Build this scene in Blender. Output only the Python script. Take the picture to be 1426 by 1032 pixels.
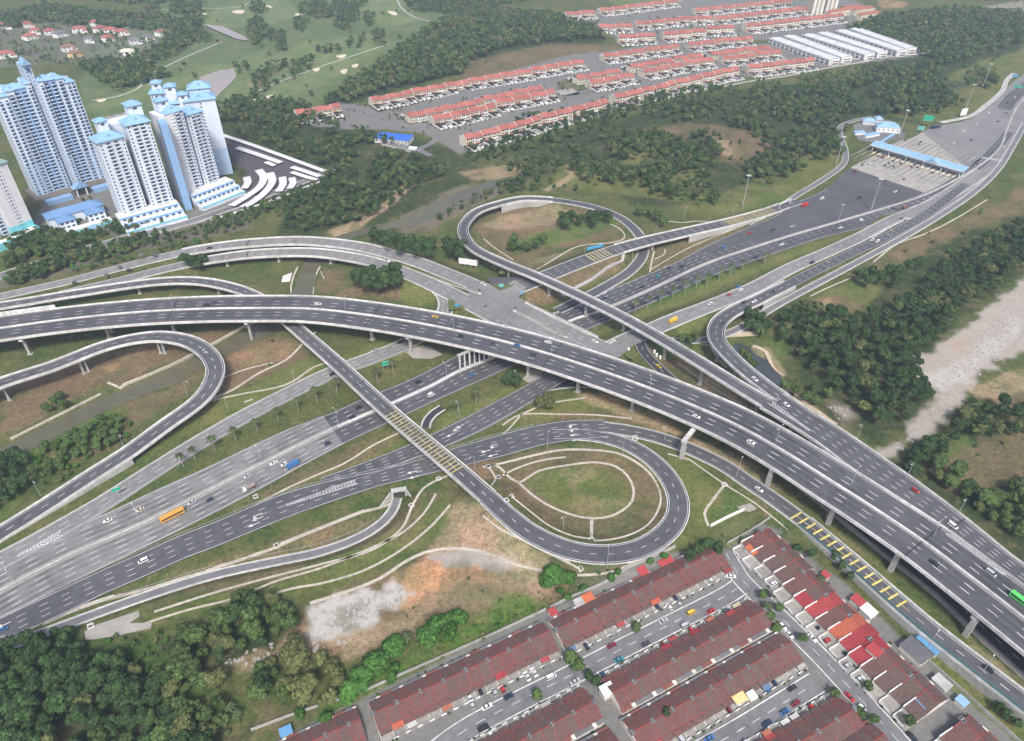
import bpy, bmesh, math, random
import numpy as np
from math import radians as RAD, pi, sin, cos
from mathutils import Vector, Matrix

random.seed(7); RNG = np.random.default_rng(7)
for o in list(bpy.data.objects): bpy.data.objects.remove(o)
SC = bpy.context.scene
COL = SC.collection

# ------------------------------------------------------------------ camera
CH = 280.0; FPX = 1000.0; TH = RAD(38)
cd = bpy.data.cameras.new('camera'); cam = bpy.data.objects.new('camera', cd); COL.objects.link(cam)
cd.sensor_width = 36; cd.lens = FPX/1426*36; cd.clip_start = 1; cd.clip_end = 9000
cam.location = (0, 0, CH); cam.rotation_euler = (pi/2-TH, 0, 0); SC.camera = cam
# ------------------------------------------------------------------ sky, sun, exposure
SUN_EL, SUN_AZ = 52, 172          # compass-like, degrees clockwise from +y
w = bpy.data.worlds.new('World'); SC.world = w; w.use_nodes = True
nt = w.node_tree; sky = nt.nodes.new('ShaderNodeTexSky'); sky.sky_type = 'NISHITA'; sky.sun_disc = False
sky.sun_elevation = RAD(SUN_EL); sky.sun_rotation = RAD(SUN_AZ); sky.air_density = 1.0; sky.dust_density = 4.0; sky.ozone_density = 1.0
bg = nt.nodes['Background']; bg.inputs[1].default_value = 0.13
nt.links.new(sky.outputs[0], bg.inputs[0])
sd = bpy.data.lights.new('sun', 'SUN'); sd.energy = 2.5; sd.angle = RAD(11); sd.color = (1.0, .985, .965)
so = bpy.data.objects.new('sun', sd); COL.objects.link(so); so.location = (0, 0, 500)
_a = RAD(SUN_AZ); _e = RAD(SUN_EL)
so.rotation_euler = Vector((-sin(_a)*cos(_e), -cos(_a)*cos(_e), -sin(_e))).to_track_quat('-Z', 'Y').to_euler()
SC.view_settings.view_transform = 'Standard'; SC.view_settings.look = 'None'
SC.view_settings.exposure = 0.62; SC.view_settings.gamma = 1
try:
    SC.cycles.max_bounces = 4; SC.cycles.diffuse_bounces = 2; SC.cycles.glossy_bounces = 2
    SC.cycles.volume_bounces = 0; SC.cycles.transparent_max_bounces = 4; SC.cycles.transmission_bounces = 2
    SC.cycles.use_adaptive_sampling = True
except Exception: pass

# ------------------------------------------------------------------ photo pixel -> world point at height h
_f = np.array([0, cos(TH), -sin(TH)]); _u = np.array([0, sin(TH), cos(TH)])
def P(x, y, h=0.0):
    d = _f*FPX + np.array([x-713.0, 0, 0]) - _u*(y-516.0)
    t = (CH-h)/-d[2]
    return np.array([d[0]*t, d[1]*t, h])
def proj(X, Y, Z):
    Z = Z-CH; z = Y*_f[1]+Z*_f[2]
    return 713+FPX*X/z, 516-FPX*(Y*_u[1]+Z*_u[2])/z

# ------------------------------------------------------------------ materials
MATS = {}
def mat(name, col, rough=.8, var=.12, scale=.5, spec=.3, objcol=False, rnd=0., bump=0., scale2=None, metal=0., isl=0., streak=0.):
    """colour with two sizes of noise; objcol multiplies by the object's own colour; rnd varies per object, isl per leaf"""
    if name in MATS: return MATS[name]
    m = bpy.data.materials.new(name); m.use_nodes = True; n = m.node_tree.nodes; l = m.node_tree.links
    b = n['Principled BSDF']; b.inputs['Roughness'].default_value = rough; b.inputs['Metallic'].default_value = metal
    b.inputs['Specular IOR Level'].default_value = spec
    geo = n.new('ShaderNodeNewGeometry'); 
    rgb = n.new('ShaderNodeRGB'); rgb.outputs[0].default_value = (*col, 1); cur = rgb.outputs[0]
    if objcol:
        oi = n.new('ShaderNodeObjectInfo'); mx = n.new('ShaderNodeMix'); mx.data_type = 'RGBA'; mx.blend_type = 'MULTIPLY'; mx.inputs[0].default_value = 1
        l.new(cur, mx.inputs[6]); l.new(oi.outputs['Color'], mx.inputs[7]); cur = mx.outputs[2]
    def noise(sc, det, amp, cur, vec=None):
        t = n.new('ShaderNodeTexNoise'); t.inputs['Scale'].default_value = sc; t.inputs['Detail'].default_value = det
        l.new(vec or geo.outputs['Position'], t.inputs['Vector'])
        r = n.new('ShaderNodeMapRange'); r.inputs[1].default_value = .3; r.inputs[2].default_value = .7
        r.inputs[3].default_value = 1-amp; r.inputs[4].default_value = 1+amp; l.new(t.outputs[0], r.inputs[0])
        s = n.new('ShaderNodeVectorMath'); s.operation = 'SCALE'; l.new(cur, s.inputs[0]); l.new(r.outputs[0], s.inputs['Scale'])
        return s.outputs[0], t
    tex = None
    if var: 
        cur, tex = noise(scale, 5, var, cur)
        cur, _ = noise(scale2 or scale*.09, 3, var*.8, cur)
    if rnd or isl:
        src = n.new('ShaderNodeObjectInfo').outputs['Random'] if rnd else geo.outputs['Random Per Island']
        r = n.new('ShaderNodeMapRange'); a = rnd or isl; r.inputs[3].default_value = 1-a; r.inputs[4].default_value = 1+a; l.new(src, r.inputs[0])
        s = n.new('ShaderNodeVectorMath'); s.operation = 'SCALE'; l.new(cur, s.inputs[0]); l.new(r.outputs[0], s.inputs['Scale']); cur = s.outputs[0]
        if rnd and isl:
            r = n.new('ShaderNodeMapRange'); r.inputs[3].default_value = 1-isl; r.inputs[4].default_value = 1+isl; l.new(geo.outputs['Random Per Island'], r.inputs[0])
            s = n.new('ShaderNodeVectorMath'); s.operation = 'SCALE'; l.new(cur, s.inputs[0]); l.new(r.outputs[0], s.inputs['Scale']); cur = s.outputs[0]
    l.new(cur, b.inputs['Base Color'])
    if bump and tex:
        bp = n.new('ShaderNodeBump'); bp.inputs['Strength'].default_value = bump; bp.inputs['Distance'].default_value = .3
        l.new(tex.outputs[0], bp.inputs['Height']); l.new(bp.outputs[0], b.inputs['Normal'])
    MATS[name] = m; return m
M_ASPH  = mat('dark_asphalt', (.080, .080, .086), .85, .18, .25, scale2=.03)
M_ASPH2 = mat('worn_asphalt', (.150, .147, .150), .85, .16, .3, scale2=.03)
M_ASPH3 = mat('pale_asphalt', (.185, .18, .175), .85, .16, .3, scale2=.035)
M_BLACK = mat('fresh_asphalt', (.036, .037, .044), .8, .15, .3)
M_SLAB  = mat('plaza_concrete', (.30, .28, .25), .85, .12, .15, scale2=.05)
M_CONC  = mat('pale_concrete', (.55, .54, .515), .8, .24, .35)
M_CONC2 = mat('weathered_concrete', (.36, .35, .33), .85, .2, .5)
M_DRAIN = mat('drain_concrete', (.42, .375, .31), .9, .22, .5)
M_PAINT = mat('road_paint', (.58, .58, .56), .7, .2, .8)
M_YEL   = mat('yellow_road_paint', (.62, .52, .16), .7, .25, .8)
M_STEEL = mat('galvanised_steel', (.42, .44, .46), .45, .05, .5, metal=.3)
M_DARK  = mat('dark_rubber', (.02, .02, .02), .7, 0)
M_GLASS = mat('dark_glass', (.03, .04, .055), .15, 0, spec=.6)
M_JOINT = mat('joint_bitumen', (.03, .03, .035), .8, .1, 1)

# ------------------------------------------------------------------ mesh building
def np_mesh(name, V, Fq, mats, midx=None, smooth=False):
    V = np.asarray(V, dtype=np.float32); Fq = np.asarray(Fq, dtype=np.int32); k = Fq.shape[1]; nf = len(Fq)
    me = bpy.data.meshes.new(name); me.vertices.add(len(V)); me.vertices.foreach_set('co', V.ravel())
    me.loops.add(nf*k); me.loops.foreach_set('vertex_index', Fq.ravel()); me.polygons.add(nf)
    me.polygons.foreach_set('loop_start', np.arange(0, nf*k, k, dtype=np.int32))
    try: me.polygons.foreach_set('loop_total', np.full(nf, k, dtype=np.int32))
    except Exception: pass
    for m in mats: me.materials.append(m)
    if midx is not None: me.polygons.foreach_set('material_index', np.asarray(midx, dtype=np.int32))
    if smooth: me.polygons.foreach_set('use_smooth', np.ones(nf, dtype=bool))
    me.update(calc_edges=True); return me
class MB:
    def __init__(s): s.v = []; s.f = []; s.m = []; s.mats = []
    def mi(s, m):
        if m not in s.mats: s.mats.append(m)
        return s.mats.index(m)
    def add(s, vs, fs, m):
        o = len(s.v); s.v += [tuple(map(float, v)) for v in vs]; i = s.mi(m)
        for f in fs: s.f.append(tuple(o+k for k in f)); s.m.append(i)
    def box(s, c, d, m, rz=0., taper=1.):
        x, y, z = d[0]/2, d[1]/2, d[2]/2; ca, sa = cos(rz), sin(rz); vs = []
        for sz in (-1, 1):
            k = taper if sz > 0 else 1
            for sx, sy in ((-1, -1), (1, -1), (1, 1), (-1, 1)):
                a, b = sx*x*k, sy*y*k; vs.append((c[0]+a*ca-b*sa, c[1]+a*sa+b*ca, c[2]+sz*z))
        s.add(vs, [(0,3,2,1),(4,5,6,7),(0,1,5,4),(1,2,6,5),(2,3,7,6),(3,0,4,7)], m)
    def bx(s, x0, x1, y0, y1, z0, z1, m): s.box(((x0+x1)/2, (y0+y1)/2, (z0+z1)/2), (x1-x0, y1-y0, z1-z0), m)
    def cyl(s, a, b, r0, r1, m, n=8, cap=True):
        a = Vector(a); b = Vector(b); d = (b-a).normalized(); p = d.orthogonal().normalized(); q = d.cross(p); vs = []
        for c, r in ((a, r0), (b, r1)):
            for i in range(n): t = 2*pi*i/n; vs.append(c+p*(r*cos(t))+q*(r*sin(t)))
        fs = [(i, (i+1) % n, n+(i+1) % n, n+i) for i in range(n)]
        if cap: fs += [tuple(range(n-1, -1, -1)), tuple(range(n, 2*n))]
        s.add(vs, fs, m)
    def prism(s, poly, z0, z1, m, top=None):
        n = len(poly); vs = [(p[0], p[1], z0) for p in poly]+[(p[0], p[1], z1) for p in poly]
        s.add(vs, [(i, (i+1) % n, n+(i+1) % n, n+i) for i in range(n)], m); s.add(vs[n:], [tuple(range(n))], top or m); s.add(vs[:n], [tuple(range(n-1, -1, -1))], m)
    def mesh(s, name, smooth=False):
        me = bpy.data.meshes.new(name); me.from_pydata(s.v, [], s.f)
        for m in s.mats: me.materials.append(m)
        if s.m: me.polygons.foreach_set('material_index', s.m)
        if smooth: me.polygons.foreach_set('use_smooth', [True]*len(s.f))
        me.update(); return me
    def build(s, name, parent=None, smooth=False):
        if not s.f: return None
        if parent is not None and parent.get('_w'):          # world-coordinate vertices under an Empty at the thing's base
            L = parent.location; s.v = [(a-L[0], b-L[1], c-L[2]) for a, b, c in s.v]
        return obj(name, s.mesh(name, smooth), parent)
def obj(name, me, parent=None, loc=None, rz=0.):
    o = bpy.data.objects.new(name, me); COL.objects.link(o); o.parent = parent
    if loc is not None: o.location = loc
    if rz: o.rotation_euler = (0, 0, rz)
    return o
UNIQ = []          # things whose look-alikes get told apart by their order
def tag(o, label, cat, group=None, uniq=True):
    o['label'] = label; o['category'] = cat
    if group: o['group'] = group
    if uniq: UNIQ.append(o)
    return o
def thing(name, label, cat, loc=(0,0,0), rz=0., group=None, uniq=True, world=False):
    o = bpy.data.objects.new(name, None); COL.objects.link(o); o.location = loc; o.rotation_euler = (0, 0, rz); o.empty_display_size = .5
    if world: o['_w'] = 1
    return tag(o, label, cat, group, uniq)
def struct(name, me, kind='structure'):
    o = obj(name, me); o['kind'] = kind; return o
def copy_tree(src, loc, rz=0., label=None, group=None, scale=None, color=None, cat=None, uniq=True):
    def cp(o, par):
        c = o.copy(); COL.objects.link(c); c.parent = par
        if color: c.color = (*color, 1)
        for ch in KIDS.get(o.name, ()): cp(ch, c)
        return c
    r = cp(src, None); r.location = loc; r.rotation_euler = (0, 0, rz)
    if scale: r.scale = scale if hasattr(scale, '__len__') else (scale,)*3
    if label: r['label'] = label
    if cat: r['category'] = cat
    if group: r['group'] = group
    if uniq: UNIQ.append(r)
    return r
KIDS = {}
def proto(o):           # remembers a prototype's parts, so that copies need no scene update
    KIDS[o.name] = [c for c in bpy.data.objects if c.parent == o]
    for c in KIDS[o.name]: KIDS[c.name] = [d for d in bpy.data.objects if d.parent == c]
    return o
def drop(o):            # removes a prototype that was only copied from
    for c in KIDS.get(o.name, []):
        for d in KIDS.get(c.name, []): bpy.data.objects.remove(d)
        bpy.data.objects.remove(c)
    bpy.data.objects.remove(o)

# ------------------------------------------------------------------ roads
class Road:
    """control points (x, y, height, width, mode): photo position of the centre line, metres, g ground / e embankment / w walled ramp / d deck"""
    def __init__(s, ctrl, step=2.5, world=None):
        pts = world if world is not None else [P(c[0], c[1], c[2]) for c in ctrl]
        pts = np.array(pts, float); W = np.array([c[3] for c in ctrl], float); md = [c[4] if len(c) > 4 else 'g' for c in ctrl]
        seg = np.hypot(*np.diff(pts[:, :2], axis=0).T); out = []; ww = []; mm = []
        n = len(pts)
        for i in range(n-1):
            p0 = pts[i-1] if i else 2*pts[0]-pts[1]; p1 = pts[i]; p2 = pts[i+1]; p3 = pts[i+2] if i+2 < n else 2*pts[-1]-pts[-2]
            # centripetal Catmull-Rom
            t0 = 0; t1 = t0+max(np.hypot(*(p1-p0)[:2]), .1)**.5; t2 = t1+max(np.hypot(*(p2-p1)[:2]), .1)**.5; t3 = t2+max(np.hypot(*(p3-p2)[:2]), .1)**.5
            k = max(int(seg[i]/step), 1)
            for j in range(k):
                t = t1+(t2-t1)*j/k
                A1 = (t1-t)/(t1-t0)*p0+(t-t0)/(t1-t0)*p1; A2 = (t2-t)/(t2-t1)*p1+(t-t1)/(t2-t1)*p2; A3 = (t3-t)/(t3-t2)*p2+(t-t2)/(t3-t2)*p3
                B1 = (t2-t)/(t2-t0)*A1+(t-t0)/(t2-t0)*A2; B2 = (t3-t)/(t3-t1)*A2+(t-t1)/(t3-t1)*A3
                c = (t2-t)/(t2-t1)*B1+(t-t1)/(t2-t1)*B2; c[2] = p1[2]+(p2[2]-p1[2])*j/k
                out.append(c); ww.append(W[i]+(W[i+1]-W[i])*j/k); mm.append(md[i])
        out.append(pts[-1]); ww.append(W[-1]); mm.append(md[-1])
        s.p = np.array(out); s.w = np.array(ww); s.m = mm; z = s.p[:, 2].copy()
        for _ in range(6): z[1:-1] = (z[:-2]+z[1:-1]*2+z[2:])/4
        s.p[:, 2] = z
        d = np.gradient(s.p[:, :2], axis=0); d /= np.maximum(np.hypot(d[:, 0], d[:, 1]), 1e-6)[:, None]; s.t = d
        s.n = np.stack([-d[:, 1], d[:, 0]], 1)              # left normal
        s.s = np.concatenate([[0], np.cumsum(np.hypot(*np.diff(s.p[:, :2], axis=0).T))])
    def at(s, S, off=0., dz=0.):
        S = np.atleast_1d(S); x = np.interp(S, s.s, s.p[:, 0]); y = np.interp(S, s.s, s.p[:, 1]); z = np.interp(S, s.s, s.p[:, 2])
        nx = np.interp(S, s.s, s.n[:, 0]); ny = np.interp(S, s.s, s.n[:, 1])
        return np.stack([x+nx*off, y+ny*off, z+dz], -1)
    def width(s, S): return np.interp(S, s.s, s.w)
    def near(s, x, y):
        d = (s.p[:, 0]-x)**2+(s.p[:, 1]-y)**2; i = int(np.argmin(d)); return s.s[i], d[i]**.5, i
    def runs(s, modes):
        r = []; i = 0; n = len(s.m)
        while i < n:
            if s.m[i] in modes:
                j = i
                while j+1 < n and s.m[j+1] in modes: j += 1
                if j+1 < n: j += 1
                if j > i: r.append((i, j))
                i = j if s.m[j] not in modes else j+1
            else: i += 1
        return r
def sweep(mb, R, i0, i1, prof, m, closed=False, caps=True, base=None):
    """prof: (side, offset, dz) points; side -1/0/1 picks an edge or the centre line"""
    V = []; k = len(prof)
    for i in range(i0, i1+1):
        p = R.p[i]; n = R.n[i]; hw = R.w[i]/2
        for sd, of, dz in prof:
            o = sd*hw+of; V.append((p[0]+n[0]*o, p[1]+n[1]*o, (p[2]+dz) if dz > -90 else base))
    F = []
    for a in range(i1-i0):
        for b in range(k if closed else k-1):
            c = (b+1) % k; F.append((a*k+b, a*k+c, (a+1)*k+c, (a+1)*k+b))
    if closed and caps: F += [tuple(range(k)), tuple(range((i1-i0)*k+k-1, (i1-i0)*k-1, -1))]
    mb.add(V, F, m)
def strip(mb, R, S0, S1, off, wd, dz, m, step=4.):
    if S1 <= S0: return
    n = max(int((S1-S0)/step), 1); S = np.linspace(S0, S1, n+1); A = R.at(S, off+wd/2, dz); B = R.at(S, off-wd/2, dz)
    mb.add(list(A)+list(B), [(i, n+1+i, n+2+i, i+1) for i in range(n)], m)
def dashes(mb, R, S0, S1, off, wd=.22, L=4.5, per=12., m=None, dz=.06, rel=None):
    s = S0
    while s+L < S1:
        o = off if rel is None else rel*R.width(s)/2+off
        strip(mb, R, s, s+L, o, wd, dz, m or M_PAINT, 5); s += per
def edge(mb, R, side, ins=.6, wd=.2, dz=.06, i0=0, i1=None, m=None):
    i1 = len(R.p)-1 if i1 is None else i1
    sweep(mb, R, i0, i1, [(side, -side*ins, dz), (side, -side*(ins+wd), dz)][::side], m or M_PAINT)
def chevrons(mb, A, B, wa, wb, n, dz=.08, h=0., pt=None):
    """V marks from A (wide) to B (narrow), apex towards B"""
    A = np.array(A[:2]); B = np.array(B[:2]); d = B-A; L = np.hypot(*d); d /= L; nn = np.array([-d[1], d[0]])
    for i in range(n):
        t = i/n; c = A+d*L*t; wd = (wa+(wb-wa)*t)/2; th = L/n*.32; z = h+dz if np.isscalar(h) else h[0]+(h[1]-h[0])*t+dz
        for sgn in (-1, 1):
            q = [c+d*wd, c+d*(wd+th), c+nn*sgn*wd+d*th, c+nn*sgn*wd]
            mb.add([(p[0], p[1], z) for p in (q if sgn < 0 else q[::-1])], [(0, 1, 2, 3)], M_PAINT)
    for sgn in (-1, 1):
        a0 = A+nn*sgn*wa/2; b0 = B+nn*sgn*wb/2; e = nn*.15; z0 = (h if np.isscalar(h) else h[0])+dz; z1 = (h if np.isscalar(h) else h[1])+dz
        mb.add([(a0[0]-e[0], a0[1]-e[1], z0), (a0[0]+e[0], a0[1]+e[1], z0), (b0[0]+e[0], b0[1]+e[1], z1), (b0[0]-e[0], b0[1]-e[1], z1)], [(0, 3, 2, 1)], M_PAINT)
def arrow(mb, R, S, off, rev=False, turn=0, dz=.08, L=6.):
    sg = -1 if rev else 1
    def q(a, b):
        p = R.at(S+sg*a, off+sg*b, dz)[0]; return tuple(p)
    mb.add([q(0, -.22), q(L*.6, -.22), q(L*.6, .22), q(0, .22)], [(0, 1, 2, 3)], M_PAINT)
    if not turn: mb.add([q(L*.6, -.9), q(L, 0), q(L*.6, .9)], [(0, 1, 2)], M_PAINT)
    else:
        t = turn; mb.add([q(L*.6, -.2*t), q(L*.6, 1.2*t), q(L*.72, 1.2*t), q(L*.72, -.2*t)], [(0, 1, 2, 3) if t > 0 else (3, 2, 1, 0)], M_PAINT)
        mb.add([q(L*.45, 1.2*t), q(L*.66, 2.5*t), q(L*.87, 1.2*t)], [(0, 1, 2)], M_PAINT)
# ================================================================== ROADS: centre lines
X = {}
X['exp'] = Road([(-90,875,0,1),(0,823,0,1),(60,791,0,1),(121,762,0,1),(169,742,0,1),(225,716,0,1),(350,653,0,1),(462,598,0,1),(552,559,0,1),(600,537.5,0,1),(641,516,0,1),(691,496.5,0,1),(740,472,0,1),(799,445,0,1),(833,434,0,1),(895,408,0,1),(984,367,0,1),(1040,347.5,0,1),(1100,328.5,0,1),(1167,309,0,1),(1234,289,0,1),(1280,274.5,0,1),(1330,251,0,1),(1372,225,0,1),(1392,206.5,0,1),(1403,178,0,1),(1414,153,0,1),(1440,120,0,1),(1480,70,0,1)])
MAIN = [(-120,476,),(-60,467),(0,457.5),(100,444),(200,434.5),(290,430.3),(350,429.5),(434,430.5),(519,440),(603,454),(680,470.5),(750,489),(820,511),(890,535.5),(960,563),(1026,592.5),(1090,628),(1149,665),(1215,707),(1285,754),(1350,803),(1417,855),(1500,922),(1580,990)]
X['main'] = Road([(x, y, 15.5, 30.5, 'd') for x, y in MAIN], step=3)
X['r2'] = Road([(-80,436,8.5,8.8,'d'),(0,426,8.5,8.8,'d'),(107,408.5,8.3,8.8,'d'),(219,392.5,8,8.8,'d'),(274,391.5,8,8.8,'d'),(318,399,8,8.8,'d'),(350,410,8,8.8,'d'),(380,428,8,8.8,'d'),(410,455,8,9,'d'),(462,500,8,9.3,'d'),(541,573,7.8,9.5,'d'),(624,644,7.4,9.7,'d'),(662,677,7.2,9.8,'d'),(680,693,7,10,'e'),(706,717,6.8,10.4,'e'),(742,744,6.3,10.6,'e'),(790,765,5.6,10.6,'e'),(835,772,5,10.6,'e'),(880,767.5,4,10.6,'e'),(917,750,3,10.6,'e'),(940,725,2,10.6,'e'),(944.5,698,1.2,10.6,'e'),(934,670,.6,10.4,'e'),(909,641,.2,10,'e'),(874,619.5,0,9.5,'g'),(840,609,0,9,'g'),(800,604.5,0,9,'g'),(770,605,0,9,'g')])
X['r3'] = Road([(776,433,0,8.5),(821,411,0,8.5),(851,394.5,0,8.5),(871,382.5,0,8.5),(885,370,0,8.5),(894,357,0,8.5),(896,345,.2,8.5),(891,329,.5,8.5,'e'),(880,316,1,8.5,'e'),(863,303,1.8,8.5,'e'),(841,293,2.8,8.5,'e'),(812,285,3.8,8.5,'e'),(770,278.5,5,8.5,'w'),(728,277,6.2,8.5,'w'),(694,284,7.2,8.5,'d'),(666,293.7,8,8.5,'d'),(651,306.5,8.7,8.5,'d'),(644.7,320.4,9.3,8.5,'d'),(649,334,10,8.5,'d'),(662,347.5,10.7,8.5,'d'),(701,366.5,12,8.5,'d'),(740,382,13,8.5,'d'),(809,413,14,8.6,'d'),(870,443.5,14.4,8.7,'d'),(924,474,14.8,8.8,'d'),(980,508,15.2,9,'d'),(1025,536,15.5,9.2,'d'),(1068,562,15.5,9.6,'d')])
X['r4'] = Road([(1345,256,0,9),(1290,298,0,9.5),(1240,327,0,9.8),(1166,362.5,0,9.8),(1100,395.5,2.5,9.8,'w'),(1070,410,4.5,9.8,'w'),(1054.6,418,5.8,10,'d'),(1030,429,7.5,10.2,'d'),(1012,439.5,8.8,10.4,'d'),(1001,450,10,10.6,'d'),(996.5,463,11.3,10.8,'d'),(1000.5,477.5,12.6,10.6,'d'),(1016,495.5,13.8,10.2,'d'),(1038,516,14.8,10,'d'),(1066,538,15.4,9.8,'d'),(1090,555,15.5,9.6,'d')])
# merged ramp beside the main deck: given by its two edges
_L = [(1058,567,15.5),(1100,592,15.5),(1139,617.5,15.5),(1182,650,15.5),(1245,692,15.5),(1318,738,15.5),(1382,783,15.5),(1450,833,15.5),(1520,885,15.5)]
_Rr = [(1092,548,15.5),(1126,571.5,15.5),(1167,596,15.5),(1210,625,15.5),(1272,668,15.5),(1345,723,15.5),(1412,778,15.5),(1484,830,15.5),(1552,882,15.5)]
_l = np.array([P(*a) for a in _L]); _r = np.array([P(*a) for a in _Rr])
X['m2'] = Road([(0,0,0,float(np.hypot(*(a-b)[:2])),'d') for a, b in zip(_l, _r)], world=(_l+_r)/2)
X['rl'] = Road([(-60,560,13,10,'d'),(0,534,13,10,'d'),(73,510,13,10,'d'),(143,483,13,10,'d'),(185,472.5,13,10,'d'),(222,469,13,10.2,'d'),(262,475.5,12.8,10.4,'d'),(289,492,12.4,10.5,'d'),(300,512,11.8,10.5,'d'),(297,530,11,10.5,'d'),(280,555,9.6,10.3,'d'),(225,596,7,10,'d'),(176,632,4.6,10,'w'),(130,661,3.4,10,'w'),(84,691,2.2,10,'w'),(40,719,1.2,10,'w'),(0,744,.4,10,'w'),(-60,783,.1,10,'w')])
X['tb'] = Road([(715,402.5,6.5,15,'e'),(740,393,6.5,14.5,'e'),(774,379,6.6,14.2,'e'),(819,361.5,6.9,14,'e'),(862,346.5,7.2,13.5,'d'),(902,335.5,7.3,13,'d'),(953,323.6,6.5,12.5,'w'),(1012,310.5,4,12,'w'),(1045,302,2,11.5,'w'),(1069,295,.8,11,'w'),(1092,287,.1,10.5,'g'),(1112,280.5,0,10)])
X['cn'] = Road([(-60,426,.5,9.5,'e'),(0,413,.8,9.5,'e'),(98,391,1.8,9.5,'e'),(190,367,3.5,10,'e'),(253,352,5,11,'d'),(300,344,6,12,'d'),(350,338.5,6.3,12.5,'d'),(420,335.5,6.5,12.5,'d'),(490,342,6.5,12.5,'d'),(540,353,6.5,12.5,'e'),(580,364.5,6.5,13,'e'),(620,380,6.5,13,'e'),(655,394.5,6.5,13,'e'),(700,416,6.5,13.5,'e'),(722,428,6.5,13.5,'d'),(760,447,6.5,13.5,'d'),(800,466,6.5,13.5,'d'),(825,478,6.5,13,'e'),(850,488,6.5,13,'e')])
X['cs'] = Road([(30,425,1.2,9,'e'),(100,406,1.8,9,'e'),(157,393,2.8,9.5,'e'),(220,377,4.4,10,'e'),(262,367.5,5.4,10.5,'d'),(300,360.5,6,11,'d'),(350,354,6.3,12,'d'),(430,351.5,6.5,12,'d'),(490,358.5,6.5,12,'d'),(530,368,6.5,12,'e'),(580,386.5,6.5,13,'e'),(620,405,6.5,14,'e'),(655,423,6.5,14,'e'),(690,442,6.5,13.5,'e'),(712,453,6.5,13,'d'),(750,470,6.5,13,'d'),(790,488,6.5,13,'d'),(815,497,6.5,12,'e'),(835,503,6.5,12,'e')])
X['b'] = Road([(585,392,6.4,6,'e'),(603,400,6.3,8,'e'),(616,411,6,9,'e'),(621,424,5.2,10,'e'),(616,440,4,11,'e'),(596,460,2,12,'e'),(560,481,.6,12,'e'),(520,497.5,0,12),(460,520,0,12),(400,549,0,12),(340,580,0,12),(281,614,0,12),(220,652,0,12),(141,702.5,0,12),(80,738,0,12),(20,771,0,12),(-50,808,0,12)])
X['a1'] = Road([(852,484,6.4,13,'e'),(820,500,5.6,13,'e'),(790,516,3.5,13,'e'),(763,532,1.2,13.5,'e'),(735,549,0,14),(700,568.5,0,15),(656,592,0,15),(610,613.5,0,13.5),(560,634,0,11.5),(500,656,0,10),(450,673,0,9)])
X['a2'] = Road([(845,596.5,0,15),(798,599,0,17),(750,606.5,0,17),(700,620,0,17),(651,633,0,16),(611,644,0,14),(560,658,0,12),(520,668,0,12),(450,687,0,16),(400,703,0,17.5),(350,723,0,17),(300,744,0,16.5),(253,762,0,16),(200,786,0,15.5),(140,812,0,15),(80,841,0,15),(15,872,0,15),(-60,910,0,15)])
X['a3'] = Road([(752,541,.2,7,'e'),(775,536,.1,8),(800,533.5,0,8),(830,534.5,0,8),(865,543,0,8),(905,558,0,8),(960,583,0,8),(1010,609,0,8)])
X['r5'] = Road([(838,594.5,0,9),(870,599,0,9),(912,608,0,9),(960,625,0,9),(1009,649,0,9),(1040,670,.3,9,'e'),(1080,697,1,9,'e'),(1120,727,2,9,'w'),(1160,760,3,9,'w'),(1200,794,3.8,9,'w'),(1250,838,4.6,9.2,'w'),(1296,877,5.2,9.2,'w'),(1360,927,5.5,9.2,'w'),(1426,978,5.5,9.2,'w'),(1500,1035,5.5,9.2,'w')])
X['r6'] = Road([(886,461,6,8,'e'),(890,474,5.6,8,'e'),(897,490,5,8,'e'),(913,508,4.2,8,'e'),(940,532,3,8,'e'),(985,565,1.2,9,'e'),(1035,598,0,9),(1085,641,0,9),(1135,682,0,9),(1187,723,0,9),(1244,768,0,9),(1311,820,0,9),(1368,873,0,9),(1440,937,0,9),(1500,992,0,9)])
X['e'] = Road([(845,487,6.4,13,'e'),(880,470,6.2,13,'e'),(914,456,5.8,13,'e'),(950,441,5,13,'e'),(985,427.5,4,12.5,'e'),(1049,401,2.2,12,'e'),(1100,374,.9,11.5,'e'),(1150,352,.1,11,'e'),(1201,328.5,0,11),(1245,306,0,12),(1290,288,0,13),(1335,262,0,14),(1370,238,0,14)])
X['g'] = Road([(1425,176,0,5.5),(1409,205,0,5.5),(1389,236,0,5.5),(1358,266,0,5.5),(1307,301,0,5.5),(1251,334,0,5.5),(1166,380,0,5.5),(1100,415,0,5.5),(1060,438,.4,5.5),(1030,457,.6,5.5),(1000,468.5,.6,5.5),(970,474.5,.6,5.5),(930,474,1.5,5.5,'e')])
X['q'] = Road([(553,693,-4.6,4.7,'e'),(548,708,-4.6,4.7,'e'),(536,724,-4.4,4.7,'e'),(515,740,-4.1,4.7,'e'),(485,755,-3.8,4.7,'e'),(440,770,-3.4,4.7,'e'),(380,782.5,-3,4.7,'e'),(300,800,-2.4,4.7,'e'),(230,821,-1.8,4.7,'e'),(160,845,-1.2,4.7,'e'),(100,867,-.7,4.7,'e'),(40,889,-.3,4.7,'e'),(-40,918,0,4.7,'e')])
X['q2'] = Road([(592,596,-3.4,5,'e'),(594,588,-3,5,'e'),(602,577,-2.4,5,'e'),(616,567.5,-1.8,5,'e')])
X['svc'] = Road([(1040,312,0,5),(1079,293,0,5),(1110,272,0,5),(1143,252,0,5),(1170,233,0,5),(1177,223,0,5),(1177,208,0,5),(1170,188,0,5),(1171,176,0,5),(1190,168,0,5),(1215,163,0,5)])
X['nd'] = Road([(1310,170.5,0,4.5),(1350,162,0,4.5),(1374,146,0,4.5),(1396,126,0,4.5),(1402,112,0,4.5),(1412,102,0,4.5)])
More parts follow.
